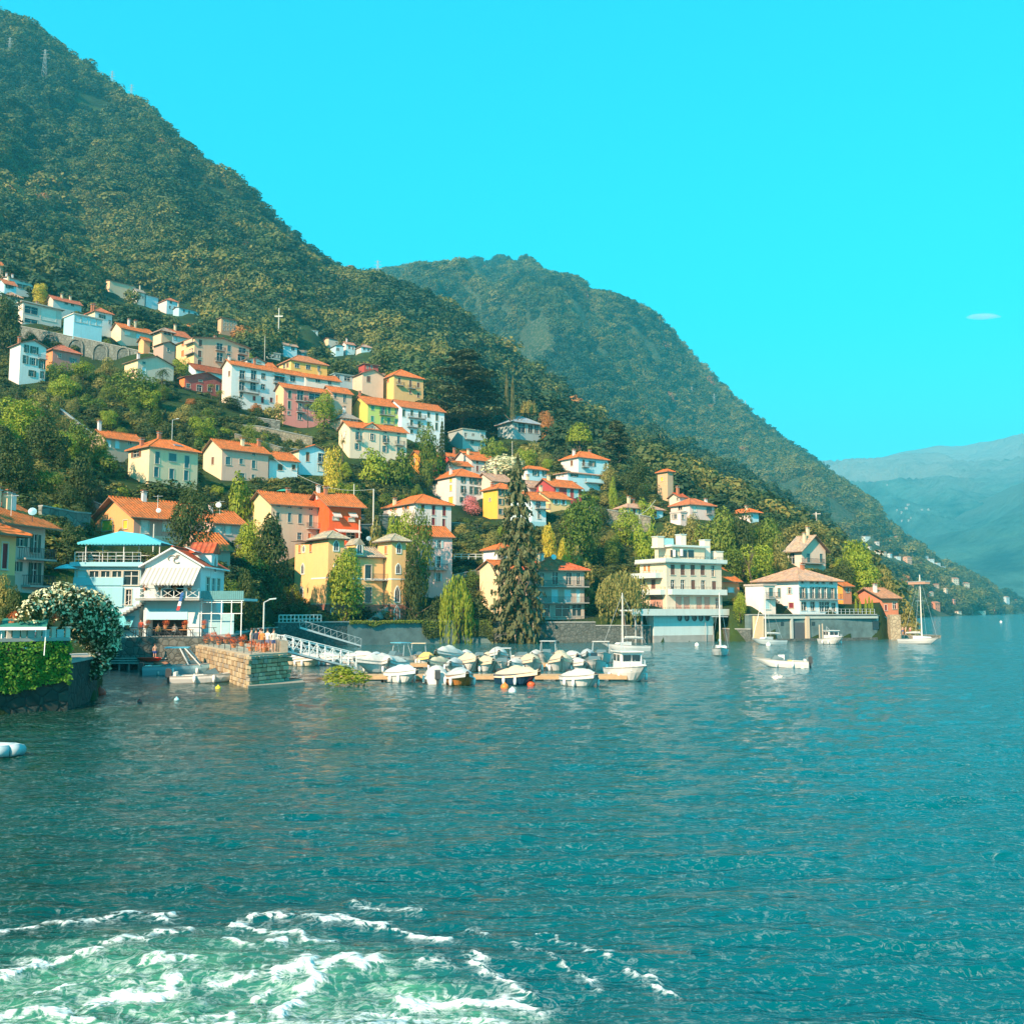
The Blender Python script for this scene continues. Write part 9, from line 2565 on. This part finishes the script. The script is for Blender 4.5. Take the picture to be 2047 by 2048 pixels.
def pylon(u, vb, vt, Y, label, fn):
 p = hit(u, vb, Y[0], Y[1], fn)
 if not p: print('pylon', label); return
 h = (vb - vt) * p.y / F
 m = MB()
 st = plain('pylon_steel', (.45, .47, .46), .6)
 w_ = h * .07
 for sx in (-1, 1):
  for sy in (-1, 1): m.bar((sx * w_, sy * w_, -4), (sx * w_ * .2, sy * w_ * .2, h), .16, st, 4)
 for k in range(6):
  z0, z1 = h * k / 6, h * (k + 1) / 6
  a, b = w_ * (1 - .8 * k / 6), w_ * (1 - .8 * (k + 1) / 6)
  for sx in (-1, 1): m.bar((sx * a, -a, z0), (-sx * b, -b, z1), .1, st, 3)
 for z, l in ((.72, .16), (.84, .13), (.95, .10)): m.bar((-h * l, 0, h * z), (h * l, 0, h * z), .14, st, 4)
 o = m.build('lattice_pylon', None, tuple(p)); tag(o, label, 'pylon')
pylon(88, 160, 92, (500, 1400), 'steel lattice pylon standing in the woods high on the left slope', ground); pylon(18, 120, 70, (500, 1400), 'steel lattice pylon near the left edge of the high woods', ground); pylon(224, 158, 114, (700, 1500), 'thin pylon on the skyline of the left slope', ground); pylon(262, 205, 158, (700, 1500), 'second thin pylon lower on the skyline of the left slope', ground); pylon(755, 560, 498, (700, 1500), 'pylon where the two mountains meet', ground)
pylon(1428, 824, 786, (900, 2600), 'pylon on the shoulder of the big mountain', hit2); pylon(1383, 800, 772, (900, 2600), 'pylon on the slope of the big mountain left of the shoulder', hit2); pylon(1316, 806, 782, (900, 2600), 'leftmost small pylon on the slope of the big mountain', hit2); pylon(1490, 818, 790, (900, 2600), 'small pylon at the skyline of the big mountain', hit2)
def crane():
 p = hit(1632, 1050, 210, 700) or P(1632, 1050, 420)
 r = empty('tower_crane', p, R(-20), 'building crane above the new houses at the right end of the hill', 'crane')
 h, j = 26 * p.y / F, 22 * p.y / F
 m = MB(); m.bar((0, 0, -3), (0, 0, h), .35, plain('crane_paint', (.5, .45, .4), .6), 4); m.build('tower', r)
 m = MB(); m.bar((-j, 0, h * .86), (j * .4, 0, h * .86), .22, plain('crane_paint', (.5, .45, .4), .6), 4); m.build('jib', r)
crane()

# ------------------------------------------------------------------ houses of the far shore
WARM, COLD = (.74, .62, .48), (.66, .72, .72)
RF = (.55, .22, .12)
for t, x, y, wd, hg, rf, wl, lb in (
 (9, 650, 262, 140, 66, 'flat', WHITE, 'new white flat roofed house with a terrace on the far right hill'), (9, 905, 305, 130, 66, 'flat', (.66, .46, .34), 'unfinished brick coloured block beside the crane'), (9, 760, 215, 70, 30, 'flat', WARM, 'low cream house between the crane and the white new house'), (9, 1070, 430, 60, 70, 'gx', WARM, 'tall cream house right of the broad olive crown')):
 u, v = T(t, x, y)
 far_house('hill_house', lb, u, v, wd / 4.83, hg / 4.83, ground, rf, wl, RF, 230, 800, group='new houses on the right hill')
rngf = random.Random(9)
for x, y, wd, hg, rf, wl, lb in (
 (200, 1150, 70, 36, 'flat', COLD, 'pale blue flat house left of the far village'), (410, 1115, 90, 40, 'flat', COLD, 'long pale house below the cliff of the big mountain'), (508, 1165, 46, 40, 'flat', WHITE, 'white cube house below the church of the far village'), (435, 1215, 40, 40, 'gx', WARM, 'small cream house among the far cypresses'),
 (515, 1250, 60, 34, 'gx', WARM, 'red roofed cream house, left of the far row of three'), (575, 1270, 60, 42, 'gx', WARM, 'red roofed cream house, middle of the far row of three'), (635, 1285, 50, 40, 'gx', COLD, 'pale house, right of the far row of three'), (710, 1305, 60, 36, 'flat', COLD, 'pale blue house left of the terracotta far house'), (815, 1345, 90, 66, 'gx', (.70, .40, .26), 'terracotta ended far house standing alone'),
 (985, 1290, 50, 28, 'flat', WHITE, 'uppermost white house of the steep far cluster'), (1030, 1330, 70, 36, 'flat', COLD, 'second pale house of the steep far cluster'), (1095, 1350, 60, 30, 'flat', COLD, 'third pale house of the steep far cluster'), (1150, 1378, 60, 30, 'flat', COLD, 'lowest pale house of the steep far cluster'), (770, 1165, 30, 26, 'gx', WHITE, 'tiny white house right of the far church tower'), (630, 1085, 80, 18, 'gx', WARM, 'long church roofed house beside the far church tower'),
 (1265, 1545, 90, 60, 'gx', WARM, 'cream villa among dark trees above the far tower'), (1372, 1580, 80, 50, 'gx', WARM, 'cream villa right above the far tower'), (1080, 1575, 60, 34, 'gx', (.7, .45, .3), 'orange roofed house above the far terracotta house'), (1030, 1655, 60, 40, 'gx', WARM, 'small red roofed house left of the far terracotta house'), (1175, 1630, 46, 50, 'gx', WARM, 'narrow cream house left of the far tower'), (1085, 1795, 100, 76, 'gx', TERRA, 'terracotta house with a broad orange roof on the far shore'),
 (1250, 1735, 40, 46, 'gx', (.7, .35, .25), 'reddish house at the foot of the far tower'), (1510, 1830, 150, 34, 'flat', WARM, 'long pale boathouse on the far shore'), (1765, 1735, 80, 70, 'gx', COLD, 'pale villa with a reddish roof at the far right shore'), (1715, 1580, 50, 34, 'gx', WHITE, 'white house high at the far right'), (1910, 1610, 30, 40, 'gx', WHITE, 'white house cut by the right edge on the far shore'), (1300, 1830, 70, 30, 'flat', WARM, 'low stone boathouse below the far tower')):
 u, v = T(16, x, y)
 far_house('shore_house', lb, u, v, wd / 4.83, hg / 4.83, hit2, rf, wl, RF, 330, 2600, yaw=rngf.uniform(20, 45))
def far_tower(x, y, wd, hg, label, fn, y0, y1, cat='church tower'):
 u, v = T(16, x, y)
 p = hit(u, v, y0, y1, fn)
 k = p.y / F
 w_, h = wd / 4.83 * k, hg / 4.83 * k
 r = empty('tower', p, R(30), label, cat)
 m = MB(); m.box(-w_ / 2, w_ / 2, -w_ / 2, w_ / 2, -5, h, plain('tower_stone', (.62, .5, .34), .9)); m.build('wall', r)
 m = roof_geo('hip', w_, w_, h, .5, .4, plain('far_tile_roof', RF, .9), 0, plain('tower_stone', (.62, .5, .34), .9)); m.build('roof', r, (-w_ / 2, -w_ / 2, 0))
 for z in (.85, .6):
  o = MB(); o.box(-w_ * .2, w_ * .2, -w_ / 2 - .1, -w_ / 2 + .1, h * z - w_ * .4, h * z + w_ * .3, GLASS); o.build('window', r)
far_tower(684, 1165, 22, 86, 'slim church tower of the far village below the mountain', hit2, 330, 2600); far_tower(1352, 1735, 44, 150, 'old stone tower with a ruined foot on the far shore', hit2, 330, 2600, 'tower')
def far_grid(G, u, v):
 us, X, Yg, Z = G
 i = int(np.clip(np.searchsorted(us, u), 1, len(us) - 1))
 for j in range(3, Z.shape[1]):
  pv = PX((X[i, j], Yg[i, j], Z[i, j]))[1]
  if pv < v: return Vector((X[i, j], Yg[i, j], Z[i, j]))
 return None
for k, (x, y, wd) in enumerate(((665, 862, 26), (700, 852, 34), (755, 838, 36), (780, 806, 40), (715, 932, 30), (760, 940, 30), (790, 935, 24), (905, 825, 30), (965, 826, 40), (583, 590, 26))):
 u, v = T(16, x, y)
 p = far_grid(FARB, u, v) if k != 99 else None
 if p is None: continue
 s = .6 * wd / 4.83 * p.y / F
 r = empty('mountain_house', p, R(rngf.uniform(0, 60)), 'tiny pale house in the hamlet on the hazy far mountain', 'house', 'hamlet on the far mountain')
 m = MB(); m.box(-s / 2, s / 2, -s / 3, s / 3, -6, s * .42, plain('dull_house_wall', (.42, .40, .36), .9)); m.build('wall', r)
 roof_geo('gx', s, s * .66, s * .42, .4, .5, plain('far_tile_roof', RF, .9), 0, plain('pale_house_wall', WHITE, .9)).build('roof', r, (-s / 2, -s / 3, 0))
woods()
# ------------------------------------------------------------------ a wisp of cloud, outside the haze
def cloud():
 p = P(1966, 634, 15500)
 b = bmesh.new()
 bmesh.ops.create_icosphere(b, subdivisions=4, radius=1)
 for v in b.verts:
  n_ = float(fbm(np.array(v.co.x * 2.2 + 5), np.array(v.co.y * 2 + v.co.z * 3), 4))
  v.co *= 0.7 + 0.6 * n_
  v.co.x *= 260; v.co.y *= 120; v.co.z *= 50
  if v.co.z < 0: v.co.z *= .45
 me = bpy.data.meshes.new('cloud'); b.to_mesh(me); b.free()
 m = bpy.data.materials.new('cloud_vapour'); m.use_nodes = True
 n = m.node_tree
 n.nodes.remove(n.nodes['Principled BSDF'])
 pv = nd(n, 'VolumePrincipled', i_Density=0.006)
 pv.inputs['Color'].default_value = (1, 1, 1, 1)
 n.links.new(pv.outputs[0], n.nodes['Material Output'].inputs['Volume'])
 me.materials.append(m)
 tag(link('cloud', me, None, p), 'single small white cloud in the clear sky at the right', 'cloud', kind='stuff')
cloud()
# ------------------------------------------------------------------ the air
def haze():
 m = bpy.data.materials.new('haze_air'); m.use_nodes = True
 n = m.node_tree
 n.nodes.remove(n.nodes['Principled BSDF'])
 pv = nd(n, 'VolumePrincipled', i_Density=HAZE_D)
 pv.inputs['Color'].default_value = (0.10, 0.78, 1.0, 1)
 pv.inputs['Anisotropy'].default_value = 0.0
 n.links.new(pv.outputs[0], n.nodes['Material Output'].inputs['Volume'])
 b = MB(); b.box(-7000, 7000, -300, 10800, -9.5, 1900, m)
 tag(b.build('haze'), 'thin blue summer haze', 'haze', kind='stuff')
HAZE_D = 0.00014
haze()
